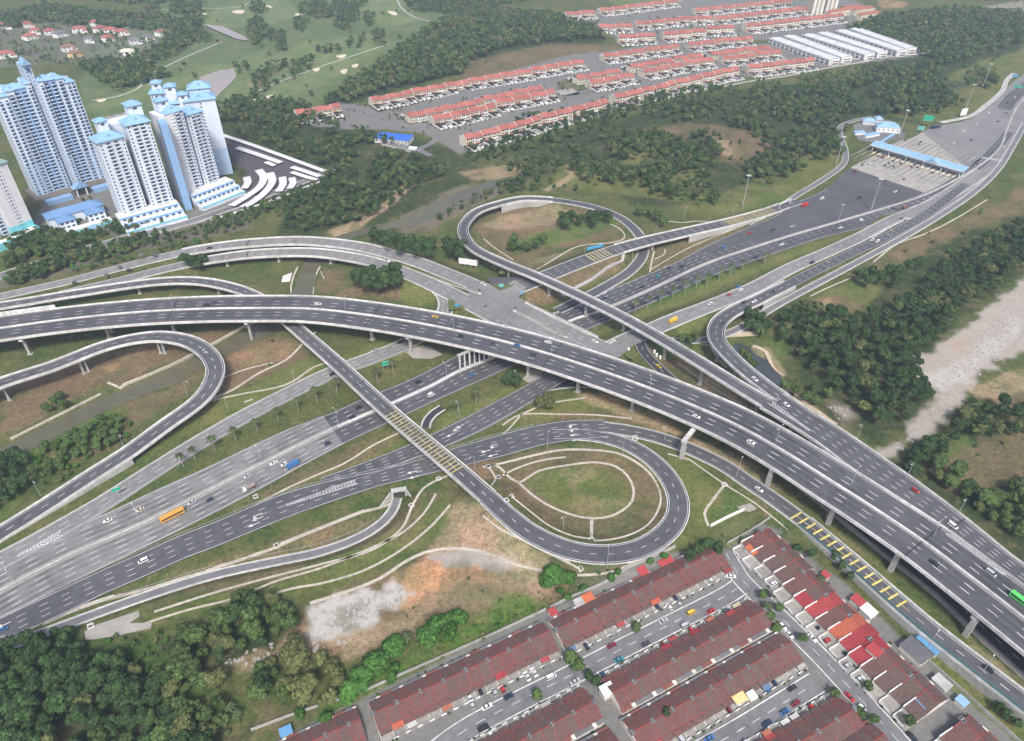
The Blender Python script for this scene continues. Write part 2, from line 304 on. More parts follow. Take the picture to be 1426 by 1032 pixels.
X['front'] = Road([(-60,405,0,9),(0,384,0,9),(98,353,0,9),(190,327,0,9),(253,312,0,9),(325,288,0,9),(380,268,0,9),(430,250,0,8),(470,232,0,7)])
X['st1'] = Road([(560,1085,0,8),(640,1022,0,8),(714,981,0,8),(790,943,0,8),(863,905,0,8),(940,866,0,8),(1012,829,0,8),(1030,817,0,8)])
X['st2'] = Road([(900,1085,0,8),(975,1048,0,8),(1032,1016,0,8),(1082,985,0,8),(1138,950,0,8)])
X['stx'] = Road([(1010,768,0,7),(1022,790,0,8),(1032,806,0,8),(1085,858,0,8),(1140,912,0,8),(1185,960,0,8),(1225,1003,0,8),(1275,1060,0,8)])
ROADS = X
# ================================================================== TERRAIN
def wpoly(px, h=0.): return np.array([P(x, y, h)[:2] for x, y in px])
def inside_dist(poly, X_, Y_):
    """signed distance to a polygon, positive inside (only where near)"""
    n = len(poly); ins = np.zeros(X_.shape, bool); dm = np.full(X_.shape, 1e9)
    for i in range(n):
        x0, y0 = poly[i-1]; x1, y1 = poly[i]
        c = ((y0 > Y_) != (y1 > Y_))
        with np.errstate(divide='ignore', invalid='ignore'): xi = (x1-x0)*(Y_-y0)/(y1-y0 if y1 != y0 else 1e-9)+x0
        ins ^= c & (X_ < xi)
        dx, dy = x1-x0, y1-y0; L = dx*dx+dy*dy+1e-9; t = np.clip(((X_-x0)*dx+(Y_-y0)*dy)/L, 0, 1)
        dm = np.minimum(dm, np.hypot(X_-x0-t*dx, Y_-y0-t*dy))
    return np.where(ins, dm, -dm)
RIVER_L = [(-60,640),(14,611),(80,578),(140,548),(174,535),(222,515),(270,492),(335,457),(372,437),(395,412),(406,400),(416,372),(430,345),(470,324),(516,311),(560,301),(600,281),(640,262),(685,247),(702,247),(702,256),(690,261),(655,279),(612,299),(575,313),(520,321),(476,335),(444,372),(440,395),(436,409),(425,440),(400,456),(365,471),(330,486),(287,506),(242,535),(180,556),(110,590),(31,632),(-60,680)]
RIVER_R = [(1024,470),(1046,478),(1053,487),(1068,495),(1085,512),(1100,532),(1075,545),(1055,530),(1048,512),(1036,498),(1026,490),(1018,480)]
POND_A = [(132,166),(183,153),(196,157),(150,176),(134,178)]
POND_B = [(274,108),(300,98),(326,94),(330,106),(318,118),(306,129),(297,139),(289,128),(286,116)]
POND_C = [(281,33),(310,36),(340,50),(346,56),(330,54),(306,44)]
POND_D = [(880,-20),(905,-14),(940,-22),(920,-30)]
def clampset():
    low = []; up = []; dist = []
    for k, R in X.items():
        n = len(R.p)
        for a in range(0, n, 10):
            b = min(a+11, n); md = R.m[a:b]
            q = [i for i in range(a, b)]
            ge = [i for i in q if R.m[i] in 'ge']; e = [i for i in q if R.m[i] == 'e']
            hw = R.w/2
            if k == 'exp': hw = np.full(n, 17.5)
            if e: low.append((R.p[e], hw[e]))
            if ge: up.append((R.p[ge], hw[ge]))
            dist.append((R.p[q], hw[q], k))
    return low, up, dist
LOW, UP, DST = clampset()
RIV = [(wpoly(RIVER_L), 3.), (wpoly(RIVER_R), 4.), (wpoly(POND_A), 1.2), (wpoly(POND_B), 1.2), (wpoly(POND_C), 1.2)]
def terrain(x, y, cut=True):
    x = np.asarray(x, float); y = np.asarray(y, float); sh = x.shape; x = x.ravel(); y = y.ravel()
    T = np.zeros(len(x))
    T += np.where(y > 720, np.minimum((y-720)/200, 1)*2.2*(np.sin(x*.011+1)*np.sin(y*.009)+.5*np.sin(x*.023+y*.017))*((x < 60) & (x > -700)), 0)*np.clip((60-x)/120, 0, 1)*np.clip((x+700)/80, 0, 1)
    T = np.minimum(T, 2.5)
    def near(q, hw, mg):
        lo = q[:, :2].min(0)-hw.max()-mg; hi = q[:, :2].max(0)+hw.max()+mg
        return np.nonzero((x > lo[0]) & (x < hi[0]) & (y > lo[1]) & (y < hi[1]))[0]
    for q, hw in LOW:
        z = q[:, 2].max(); I = near(q, hw, z*2.2+2)
        if len(I) == 0: continue
        d = np.hypot(x[I, None]-q[None, :, 0], y[I, None]-q[None, :, 1])
        v = (q[None, :, 2]-.15-.5*np.maximum(d-hw[None]-1.2, 0)).max(1); 
        T[I] = np.where(q[:, 2].mean() > 0, np.maximum(T[I], np.minimum(v, 99)), T[I])
    for pl, dep in RIV:
        lo = pl.min(0)-2; hi = pl.max(0)+2; I = np.nonzero((x > lo[0]) & (x < hi[0]) & (y > lo[1]) & (y < hi[1]))[0]
        if len(I): sd_ = inside_dist(pl, x[I], y[I]); T[I] = np.where(sd_ > -.3, np.minimum(T[I], -np.clip((sd_+.3)*1.3, 0, dep)), T[I])
    if cut:
        for q, hw in UP:
            I = near(q, hw, 9)
            if len(I) == 0: continue
            d = np.hypot(x[I, None]-q[None, :, 0], y[I, None]-q[None, :, 1])
            v = (q[None, :, 2]-.22+.75*np.maximum(d-hw[None]-.9, 0)).min(1); T[I] = np.minimum(T[I], v)
    return T.reshape(sh)
def road_gap(x, y, skip=()):
    """distance to the nearest road edge"""
    x = np.asarray(x, float); y = np.asarray(y, float); g = np.full(x.shape, 60.)
    for q, hw, k in DST:
        if k in skip: continue
        lo = q[:, :2].min(0)-hw.max()-30; hi = q[:, :2].max(0)+hw.max()+30
        I = np.nonzero((x > lo[0]) & (x < hi[0]) & (y > lo[1]) & (y < hi[1]))[0]
        if len(I) == 0: continue
        g[I] = np.minimum(g[I], (np.hypot(x[I, None]-q[None, :, 0], y[I, None]-q[None, :, 1])-hw[None]).min(1))
    return g
def PT(x, y, lift=0.):
    """photo pixel -> point on the terrain"""
    h = 0.
    for _ in range(6):
        p = P(x, y, h); h = .5*h+.5*float(terrain(np.array([p[0]]), np.array([p[1]]))[0])
    p = P(x, y, h); p[2] = h+lift; return p

# value noise for edges and blotches
_NT = RNG.random((256, 256))
def vnoise(x, y, s):
    x = x/s; y = y/s; xi = np.floor(x).astype(int); yi = np.floor(y).astype(int); fx = x-xi; fy = y-yi; fx = fx*fx*(3-2*fx); fy = fy*fy*(3-2*fy)
    a = _NT[xi & 255, yi & 255]; b = _NT[(xi+1) & 255, yi & 255]; c = _NT[xi & 255, (yi+1) & 255]; d = _NT[(xi+1) & 255, (yi+1) & 255]
    return (a*(1-fx)+b*fx)*(1-fy)+(c*(1-fx)+d*fx)*fy
def fbm(x, y, s): return vnoise(x, y, s)*.5+vnoise(x+31, y+7, s/2)*.27+vnoise(x-11, y+57, s/4)*.15+vnoise(x+3, y-5, s/8)*.08

# soil and vegetation colours (albedo)
GR  = (.105, .125, .036)   # verge grass
GRD = (.074, .092, .030)   # rough grass
GRN = (.070, .125, .028)   # lush green
MOW = (.092, .132, .054)   # mown fairway
MOW2= (.125, .165, .070)
BRN = (.135, .105, .058)   # dry brown scrub
SOIL= (.33, .21, .115)     # orange soil
SAND= (.32, .285, .245)      # pale rubble and sand
TAN = (.30, .23, .14)      # pale bare earth
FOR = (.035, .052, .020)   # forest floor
MUD = (.16, .13, .10)
YARD= (.165, .16, .148)     # paved yards and lots
PAINT = [  # (colour, edge softness m, edge noise m, strength, polygon)
 (GRD, 30, 8, 1, [(-400,-150),(1900,-150),(1900,330),(1100,300),(-400,420)]),
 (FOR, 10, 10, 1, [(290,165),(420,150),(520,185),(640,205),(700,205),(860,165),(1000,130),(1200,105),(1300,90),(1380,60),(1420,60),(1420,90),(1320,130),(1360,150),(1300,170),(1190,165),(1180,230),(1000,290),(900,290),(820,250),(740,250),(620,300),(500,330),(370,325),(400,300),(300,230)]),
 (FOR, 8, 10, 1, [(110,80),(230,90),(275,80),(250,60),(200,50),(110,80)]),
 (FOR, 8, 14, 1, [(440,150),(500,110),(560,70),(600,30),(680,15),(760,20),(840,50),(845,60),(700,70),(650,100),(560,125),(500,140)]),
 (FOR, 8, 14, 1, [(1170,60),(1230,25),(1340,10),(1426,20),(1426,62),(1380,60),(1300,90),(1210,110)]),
 # golf course
 (MOW, 6, 8, 1, [(112,120),(120,75),(230,0),(260,-60),(620,-60),(640,30),(560,80),(480,120),(430,155),(330,160),(300,150),(200,180),(140,190),(118,150)]),
 (MOW2, 4, 5, .9, [(128,148),(190,120),(262,98),(330,82),(372,70),(350,95),(270,118),(190,142),(140,160)]),
 (MOW2, 4, 5, .9, [(300,145),(340,95),(420,60),(520,50),(560,62),(500,85),(440,120),(380,140),(330,158)]),
 (MOW2, 4, 5, .9, [(270,25),(320,5),(400,0),(430,20),(370,35),(300,35)]),
 (MOW2, 4, 5, .9, [(490,-10),(560,-20),(580,30),(540,40),(490,30)]),
 (MOW2, 4, 5, .8, [(820,-10),(1000,-40),(1000,-10),(870,10)]),
 (TAN, 5, 6, .6, [(340,112),(366,108),(372,118),(350,124)]),
 (BRN, 6, 10, .9, [(655,85),(760,62),(845,62),(880,72),(820,78),(740,92),(680,104),(640,110)]),
 (BRN, 6, 6, .8, [(895,180),(960,172),(1010,175),(1070,195),(1062,215),(1020,230),(980,205),(920,195)]),
 (TAN, 3, 4, .9, [(992,192),(1012,195),(1035,210),(1028,222),(1005,215)]),
 (TAN, 4, 5, .8, [(875,212),(890,198),(918,196),(912,204),(890,222),(905,232),(890,230)]),
 (BRN, 5, 8, .9, [(1026,175),(1070,190),(1075,205),(1040,230),(1026,222)]),
 (SOIL, 4, 5, .8, [(1220,0),(1260,2),(1265,8),(1230,13)]),
 (SAND, 4, 5, .6, [(1340,15),(1426,0),(1426,25),(1390,28)]),
 (SAND, 4, 4, .9, [(940,-5),(1010,-8),(1030,2),(975,12),(945,10)]),
 (GR, 5, 5, .9, [(1026,262),(1090,235),(1170,190),(1190,175),(1182,222),(1150,250),(1100,278),(1060,290),(1000,300),(930,288),(960,280)]),
 (GR, 5, 8, .8, [(1240,160),(1330,140),(1400,80),(1440,60),(1440,110),(1370,150),(1330,165),(1290,170)]),
 (GR, 6, 8, .9, [(1340,95),(1400,75),(1426,70),(1426,85),(1350,115),(1320,110)]),
 # upper middle
 (GR, 4, 6, .9, [(905,205),(960,210),(1000,290),(820,262),(790,262),(760,245),(790,235),(830,240)]),
 (TAN, 2, 2, 1, [(783,234),(803,222),(809,224),(797,232),(801,247),(786,256),(762,267),(757,264),(780,250),(795,243)]),
 (GRD, 4, 6, 1, [(655,225),(690,215),(780,225),(790,235),(745,238),(680,245)]),
 (TAN, 3, 4, .7, [(640,240),(700,230),(730,232),(720,246),(660,252)]),
 (MUD, 3, 4, .8, [(560,300),(640,258),(700,248),(700,270),(600,320),(560,322)]),
 (TAN, 2, 2, .9, [(455,322),(500,305),(575,255),(582,258),(510,312),(470,330)]),
 (TAN, 2, 2, .9, [(540,268),(556,262),(575,247),(560,272),(548,277)]),
 # left middle: condominium grounds, car park
 (YARD, 3, 1, 1, [(60,285),(150,255),(175,300),(262,295),(330,270),(420,232),(445,238),(452,246),(300,305),(215,325),(160,330),(140,318),(120,330),(90,310),(40,320)]),
 ((.085,.08,.085), 2, .5, 1, [(303,184),(460,240),(446,250),(405,263),(340,280),(328,262),(345,240),(310,205)]),
 (GRD, 4, 6, 1, [(-60,400),(0,345),(50,318),(120,315),(170,330),(260,322),(360,285),(400,280),(380,325),(280,345),(180,370),(60,402),(-60,430)]),
 ((.125,.115,.09), 3, 5, .9, [(-60,402),(0,386),(98,356),(190,330),(260,312),(340,292),(352,318),(280,332),(190,352),(98,378),(0,402)]),
 (GRD, 4, 6, 1, [(-100,430),(100,395),(280,385),(300,372),(390,380),(395,405),(330,455),(180,530),(0,610),(-100,660)]),
 (BRN, 4, 8, 1, [(0,530),(110,500),(240,470),(330,455),(270,490),(180,530),(150,540),(90,560),(40,590),(0,600)]),
 (SOIL, 3, 4, .7, [(140,512),(165,505),(172,512),(150,522)]),
 (TAN, 3, 5, .6, [(160,490),(200,482),(205,490),(170,500)]),
 (GRN, 5, 6, .9, [(0,640),(60,610),(170,560),(170,590),(70,640),(30,680),(0,720)]),
 (BRN, 4, 8, .9, [(175,560),(280,515),(290,520),(270,545),(200,590),(160,620),(120,635),(165,590)]),
 (BRN, 4, 8, 1, [(300,500),(350,470),(420,470),(430,500),(340,540),(290,560),(310,520)]),
 (SOIL, 4, 6, .45, [(310,500),(370,478),(410,480),(400,495),(350,505)]),
 (GR, 4, 6, 1, [(290,560),(430,500),(500,490),(520,480),(600,470),(560,500),(430,530),(280,600),(200,640),(230,600)]),
 # crossing surroundings
 (BRN, 3, 6, 1, [(655,310),(700,285),(780,285),(850,300),(870,320),(840,335),(770,350),(720,375),(690,355)]),
 (TAN, 4, 8, .7, [(665,315),(700,298),(770,290),(800,300),(760,312),(700,325)]),
 (GRN, 4, 5, .9, [(700,340),(760,322),(850,300),(860,315),(800,335),(740,350),(715,355)]),
 (BRN, 3, 6, .9, [(715,378),(780,350),(865,332),(880,330),(740,390),(700,405)]),
 (TAN, 3, 5, .6, [(740,365),(780,352),(800,348),(770,362)]),
 (BRN, 2, 4, 1, [(785,385),(850,360),(880,360),(862,378),(815,400),(770,420),(740,430),(730,410)]),
 (GR, 3, 4, .9, [(725,400),(760,395),(780,400),(740,412)]),
 (BRN, 3, 4, .8, [(900,350),(960,335),(1000,322),(1040,312),(980,350),(930,372),(900,378)]),
 (BRN, 3, 6, 1, [(480,400),(520,380),(620,395),(605,425),(520,412),(470,410)]),
 (GRD, 3, 6, 1, [(380,385),(480,375),(500,395),(450,412),(395,410)]),
 (GR, 3, 5, 1, [(560,395),(600,400),(610,430),(560,425)]),
 (BRN, 3, 5, .9, [(450,375),(480,378),(480,400),(455,408),(440,400)]),
 (GRN, 3, 3, .8, [(900,408),(1080,360),(1090,366),(960,415),(890,445)]),
 (GR, 3, 3, 1, [(820,470),(900,430),(1100,350),(1180,322),(1140,345),(980,410),(900,445),(860,470)]),
 (BRN, 3, 5, .9, [(905,470),(960,500),(1040,560),(1060,580),(1020,575),(930,520),(905,500)]),
 (GRN, 2, 3, .8, [(900,470),(930,478),(940,500),(915,500)]),
 (TAN, 2, 3, 1, [(945,506),(975,520),(1060,578),(1085,600),(1060,592),(1000,548),(960,520)]),
 (GR, 3, 4, 1, [(930,462),(985,445),(985,470),(1000,500),(1030,530),(985,500)]),
 # right side
 (GRD, 5, 8, 1, [(1100,420),(1426,240),(1500,200),(1500,340),(1300,380),(1220,420),(1100,440)]),
 (BRN, 5, 9, .9, [(1180,380),(1300,320),(1426,262),(1426,300),(1330,335),(1240,370),(1190,390)]),
 (GR, 5, 8, .9, [(1130,415),(1185,385),(1230,380),(1245,410),(1190,432),(1140,432)]),
 (BRN, 4, 7, .9, [(1115,425),(1160,410),(1205,430),(1195,440),(1140,440)]),
 (TAN, 3, 5, .7, [(1120,422),(1155,415),(1160,424),(1130,434)]),
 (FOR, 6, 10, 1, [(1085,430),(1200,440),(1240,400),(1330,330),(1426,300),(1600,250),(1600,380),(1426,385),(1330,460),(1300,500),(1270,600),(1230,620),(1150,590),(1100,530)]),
 (SAND, 4, 8, 1, [(1426,385),(1600,310),(1600,470),(1426,495),(1395,506),(1368,524),(1345,556),(1300,597),(1262,628),(1240,638),(1227,634),(1232,626),(1268,600),(1300,572),(1322,548),(1300,538),(1284,520),(1282,500),(1312,474),(1352,446),(1392,412)]),
 ((.33,.30,.26), 5, 14, .7, [(1300,490),(1360,440),(1426,400),(1500,400),(1426,440),(1370,480),(1320,510)]),
 ((.40,.375,.34), 4, 8, .8, [(1285,525),(1330,500),(1380,470),(1426,440),(1426,465),(1380,500),(1350,530),(1310,545)]),
 (SOIL, 5, 8, .4, [(1320,475),(1350,470),(1360,490),(1330,500)]),
 (BRN, 4, 8, 1, [(1370,560),(1430,540),(1430,600),(1400,600),(1380,585)]),
 (TAN, 3, 6, .8, [(1345,545),(1400,520),(1426,515),(1426,540),(1370,560)]),
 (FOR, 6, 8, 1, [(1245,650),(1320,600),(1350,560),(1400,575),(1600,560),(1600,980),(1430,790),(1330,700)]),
 (BRN, 5, 10, 1, [(1310,630),(1350,620),(1426,600),(1426,668),(1370,682),(1335,672),(1318,650)]),
 (GRN, 3, 6, .8, [(1300,628),(1345,606),(1360,618),(1320,636)]),
 (MUD, 4, 6, .8, [(1150,560),(1180,560),(1200,580),(1175,600)]),
 (SAND, 4, 6, .6, [(1158,565),(1182,565),(1190,580),(1175,592)]),
 (TAN, 2, 3, 1, [(1058,545),(1100,540),(1130,560),(1165,590),(1150,592),(1110,566),(1080,556)]),
 (TAN, 2, 2, .9, [(1048,483),(1070,485),(1085,505),(1096,522),(1086,525),(1070,503),(1052,490)]),
 (GRN, 3, 5, .9, [(1070,460),(1090,475),(1100,490),(1085,498),(1066,475)]),
 # between the lower carriageways
 (GR, 3, 4, 1, [(200,700),(400,612),(500,566),(640,505),(700,480),(640,520),(440,600),(230,690)]),
 (GR, 2, 4, 1, [(300,735),(430,665),(560,600),(720,535),(760,505),(700,560),(560,625),(400,690)]),
 (BRN, 2, 5, .8, [(350,690),(450,640),(560,595),(620,575),(560,612),(440,665),(370,700)]),
 (GR, 2, 3, 1, [(680,600),(760,555),(860,545),(940,575),(1000,615),(900,590),(800,580),(720,595)]),
 (BRN, 2, 4, 1, [(745,590),(790,575),(870,570),(940,590),(900,590),(800,582)]),
 (TAN, 2, 4, .9, [(800,550),(850,548),(900,570),(960,605),(940,605),(880,585),(830,565)]),
 (SOIL, 2, 4, .5, [(830,552),(870,560),(900,580),(860,575)]),
 (BRN, 3, 5, .9, [(950,610),(1000,630),(1040,660),(1000,645)]),
 (TAN, 1.5, 2, .9, [(968,612),(1040,640),(1100,690),(1160,735),(1240,800),(1234,806),(1150,745),(1090,700),(1030,655),(965,620)]),
 (GR, 2, 3, 1, [(1072,680),(1100,690),(1240,800),(1330,880),(1426,965),(1426,985),(1330,905),(1200,795),(1100,712)]),
 (TAN, 2, 4, .7, [(1345,880),(1426,955),(1426,968),(1350,900)]),
 # loop and terraces
 (BRN, 4, 8, .9, [(560,650),(700,625),(800,618),(900,640),(930,690),(910,745),(840,765),(760,750),(700,700),(640,680)]),
 (GR, 2, 5, .9, [(722,668),(780,650),(835,647),(872,665),(882,690),(870,712),(825,722),(770,705)]),
 (GRN, 3, 8, .5, [(750,660),(820,655),(850,670),(800,690)]),
 (TAN, 3, 8, .35, [(780,652),(820,650),(830,660),(800,672)]),
 (TAN, 3, 6, .35, [(790,700),(850,690),(870,700),(830,718)]),
 (GRN, 3, 5, .8, [(655,680),(690,670),(700,685),(690,715),(665,705)]),
 (GR, 4, 8, .9, [(880,640),(960,640),(1040,690),(1050,705),(990,745),(930,770),(850,790),(780,790),(700,750),(800,780),(950,740),(960,700)]),
 (GRN, 3, 5, .6, [(1010,690),(1050,705),(1000,735),(985,720),(995,700)]),
 (BRN, 4, 8, .9, [(250,790),(400,745),(560,690),(640,680),(660,720),(600,740),(520,770),(420,815),(300,830),(180,860),(220,825)]),
 (GR, 3, 6, .9, [(200,850),(350,815),(480,775),(560,740),(620,690),(640,705),(600,755),(520,800),(420,835),(300,850),(200,880)]),
 (GRN, 3, 6, .6, [(400,790),(520,750),(590,700),(600,710),(540,765),(430,810)]),
 (BRN, 4, 8, 1, [(590,770),(650,715),(700,730),(780,780),(830,800),(780,845),(700,870),(560,900),(420,910),(330,920),(300,930),(420,850)]),
 (TAN, 4, 10, .8, [(600,770),(640,700),(690,720),(720,750),(790,790),(760,820),(700,800),(620,800)]),
 (TAN, 4, 10, .75, [(430,890),(560,850),(640,800),(780,800),(770,830),(690,838),(600,870),(500,905)]),
 (TAN, 4, 10, 1, [(292,938),(340,900),(390,880),(428,866),(470,880),(440,900),(385,910),(330,932)]),
 (SOIL, 4, 8, 1, [(530,812),(579,788),(605,774),(650,768),(690,776),(680,800),(625,812),(598,836),(566,856),(540,850)]),
 ((.40,.235,.11), 4, 8, .7, [(560,806),(600,785),(630,785),(618,808),(590,832),(562,842)]),
 ((.40,.38,.345), 3, 8, 1, [(424,848),(484,827),(536,810),(556,806),(574,826),(556,851),(519,869),(480,883),(450,888),(424,872)]),
 (SAND, 3, 6, 1, [(600,776),(648,766),(700,778),(735,790),(690,792),(639,784)]),
 (SOIL, 2, 4, .9, [(748,796),(775,802),(776,818),(756,812)]),
 ((.085,.095,.045), 3, 8, .5, [(640,790),(720,800),(740,830),(640,850),(580,870),(600,845)]),
 ((.10,.11,.06), 2, 6, .6, [(470,850),(500,838),(515,850),(490,862),(500,876),(480,878)]),
 (TAN, 4, 8, .6, [(470,890),(560,870),(600,850),(560,895),(500,905)]),
 (TAN, 3, 6, .5, [(700,770),(770,800),(800,815),(750,820)]),
 (GRN, 4, 8, .8, [(560,900),(640,855),(700,840),(780,835),(790,840),(760,860),(660,905),(560,960),(440,1000),(470,950),(520,920)]),
 ((.06,.13,.02), 4, 8, .9, [(590,905),(640,870),(700,850),(750,845),(700,870),(610,920),(450,985),(500,940)]),
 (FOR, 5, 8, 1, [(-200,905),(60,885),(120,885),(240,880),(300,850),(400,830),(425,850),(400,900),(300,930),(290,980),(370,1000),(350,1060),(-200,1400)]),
 ((.05,.10,.02), 4, 8, .9, [(120,890),(230,880),(240,920),(300,960),(360,990),(330,1032),(250,1000),(180,930)]),
 (BRN, 4, 8, .9, [(360,960),(440,990),(400,1032),(340,1040)]),
 (YARD, 1.5, 1, 1, [(390,1030),(500,975),(640,905),(770,845),(900,780),(960,765),(1010,750),(1060,728),(1090,740),(1200,830),(1330,960),(1500,1090),(1500,1500),(300,1500),(300,1070)]),
 ((.10,.12,.045), 2, 2, 1, [(1015,765),(1060,725),(1040,712),(990,740),(1000,765)]),
 (GR, 2, 2, 1, [(1290,915),(1310,905),(1426,1005),(1450,1060),(1330,960)]),
 ((.10,.10,.055), 2, 3, 1, [(800,805),(870,785),(930,770),(880,795),(790,830)]),
 (GRD, 2, 3, 1, [(1085,744),(1104,735),(1160,780),(1290,900),(1278,912),(1180,815)]),
 # far terraces' lots
 (YARD, 3, 1, 1, [(405,170),(470,140),(520,145),(800,75),(860,70),(940,55),(1130,65),(1140,95),(1020,110),(860,150),(640,215),(590,185),(540,180),(470,180)]),
 (YARD, 3, 1, 1, [(780,20),(960,0),(1160,-15),(1220,15),(1190,30),(1070,55),(950,60),(860,55),(830,35)]),
 (YARD, 3, 1, 1, [(1070,50),(1170,32),(1290,70),(1280,78),(1140,95)]),
 ((.20,.19,.17), 3, 4, .8, [(1180,30),(1290,45),(1300,66),(1260,62),(1210,45)]),
 (GRD, 4, 4, .9, [(773,115),(800,110),(830,125),(800,135),(780,130)]),
 (YARD, 5, 5, .5, [(0,40),(70,30),(200,40),(230,60),(180,85),(110,85),(0,95)]),
]
def ground():
    ys = [-900., -300, 0, 60]
    y = 90.
    while y < 1750: ys.append(y); y += max(1.5, (y*.788*0+((CH*sin(TH)+y*cos(TH)))**2/(CH*FPX)*2.7))
    ys += [1800, 2000, 2400, 3000, 4200, 6500]
    ys = np.array(ys); dep = np.maximum(ys*cos(TH)+CH*sin(TH), 170)
    tn = np.concatenate([np.array([-8, -4, -2.4, -1.7, -1.3, -1.1, -.95, -.86]), np.arange(-.8, .8, .0029), np.array([.81, .86, .95, 1.1, 1.3, 1.7, 2.4, 4, 8])])
    Xg = tn[None, :]*dep[:, None]; Yg = np.repeat(ys[:, None], len(tn), 1)
    Z = terrain(Xg, Yg); x = Xg.ravel(); y = Yg.ravel(); n = len(x)
    col = np.tile(np.array(GRD), (n, 1)); 
    nb = fbm(x, y, 26.); ns = fbm(x+500, y+100, 7.)
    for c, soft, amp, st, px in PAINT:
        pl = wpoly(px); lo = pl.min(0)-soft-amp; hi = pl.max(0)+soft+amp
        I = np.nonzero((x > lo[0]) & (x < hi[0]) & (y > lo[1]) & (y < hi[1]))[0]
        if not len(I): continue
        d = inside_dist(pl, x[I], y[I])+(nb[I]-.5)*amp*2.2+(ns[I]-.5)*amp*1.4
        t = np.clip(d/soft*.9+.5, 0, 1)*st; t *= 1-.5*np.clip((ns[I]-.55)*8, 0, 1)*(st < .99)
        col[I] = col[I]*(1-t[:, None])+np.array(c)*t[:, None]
    # dry and green blotches of the grass itself
    k = np.clip((fbm(x+900, y-300, 18.)-.48)*3.2, -.8, .8); k2 = np.clip((fbm(x-70, y+900, 4.)-.48)*2.0, -.5, .5)
    veg = (col[:, 1] > col[:, 2]*1.55); mow = (y > 750) & (col[:, 1] > col[:, 0]*1.25)
    col[:, 0] *= np.where(veg, 1+.30*k+.22*k2, 1+.06*k2); col[:, 1] *= np.where(veg, 1+.10*k+.18*k2, 1+.06*k2); col[:, 2] *= np.where(veg, 1+.22*k+.2*k2, 1+.06*k2)
    a = (np.arange(len(ys)-1)[:, None]*len(tn)+np.arange(len(tn)-1)[None]).ravel()
    Fq = np.stack([a, a+1, a+1+len(tn), a+len(tn)], 1)
    m = bpy.data.materials.new('ground_cover'); m.use_nodes = True; N = m.node_tree.nodes; Lk = m.node_tree.links; b = N['Principled BSDF']
    b.inputs['Roughness'].default_value = .95; b.inputs['Specular IOR Level'].default_value = .1
    at = N.new('ShaderNodeAttribute'); at.attribute_name = 'soil'; geo = N.new('ShaderNodeNewGeometry'); cur = at.outputs[0]
    # dry straw-coloured tufts and green patches where plants grow
    def tone(cur, sc, c2, lo, hi, k):
        t = N.new('ShaderNodeTexNoise'); t.inputs['Scale'].default_value = sc; t.inputs['Detail'].default_value = 7; t.inputs['Roughness'].default_value = .65; Lk.new(geo.outputs['Position'], t.inputs['Vector'])
        r = N.new('ShaderNodeMapRange'); r.inputs[1].default_value = lo; r.inputs[2].default_value = hi; r.inputs[4].default_value = k; Lk.new(t.outputs[0], r.inputs[0])
        q = N.new('ShaderNodeMath'); q.operation = 'MULTIPLY'; Lk.new(r.outputs[0], q.inputs[0]); Lk.new(at.outputs['Alpha'], q.inputs[1])
        x = N.new('ShaderNodeMix'); x.data_type = 'RGBA'; Lk.new(q.outputs[0], x.inputs[0]); Lk.new(cur, x.inputs[6]); x.inputs[7].default_value = (*c2, 1); return x.outputs[2]
    cur = tone(cur, .16, (.20, .155, .075), .52, .72, .55); cur = tone(cur, .55, (.045, .070, .022), .54, .70, .6); cur = tone(cur, .05, (.15, .105, .06), .52, .68, .45)
    for sc, amp in ((1.9, .45), (.45, .28), (.05, .12)):
        t = N.new('ShaderNodeTexNoise'); t.inputs['Scale'].default_value = sc; t.inputs['Detail'].default_value = 6; Lk.new(geo.outputs['Position'], t.inputs['Vector'])
        r = N.new('ShaderNodeMapRange'); r.inputs[1].default_value = .3; r.inputs[2].default_value = .7; r.inputs[3].default_value = -amp; r.inputs[4].default_value = amp; Lk.new(t.outputs[0], r.inputs[0])
        al = N.new('ShaderNodeMath'); al.operation = 'MULTIPLY_ADD'; Lk.new(at.outputs['Alpha'], al.inputs[0]); al.inputs[1].default_value = .6; al.inputs[2].default_value = .4
        rr = N.new('ShaderNodeMath'); rr.operation = 'MULTIPLY_ADD'; Lk.new(r.outputs[0], rr.inputs[0]); Lk.new(al.outputs[0], rr.inputs[1]); rr.inputs[2].default_value = 1
        s = N.new('ShaderNodeVectorMath'); s.operation = 'SCALE'; Lk.new(cur, s.inputs[0]); Lk.new(rr.outputs[0], s.inputs['Scale']); cur = s.outputs[0]
        if sc == 1.9:
            bp = N.new('ShaderNodeBump'); bp.inputs['Strength'].default_value = .5; bp.inputs['Distance'].default_value = .5; Lk.new(t.outputs[0], bp.inputs['Height']); Lk.new(bp.outputs[0], b.inputs['Normal'])
    Lk.new(cur, b.inputs['Base Color'])
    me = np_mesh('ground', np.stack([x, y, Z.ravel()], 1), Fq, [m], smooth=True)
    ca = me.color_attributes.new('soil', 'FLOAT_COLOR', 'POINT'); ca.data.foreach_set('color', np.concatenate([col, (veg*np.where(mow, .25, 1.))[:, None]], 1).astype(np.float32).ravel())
    struct('ground', me)
ground()
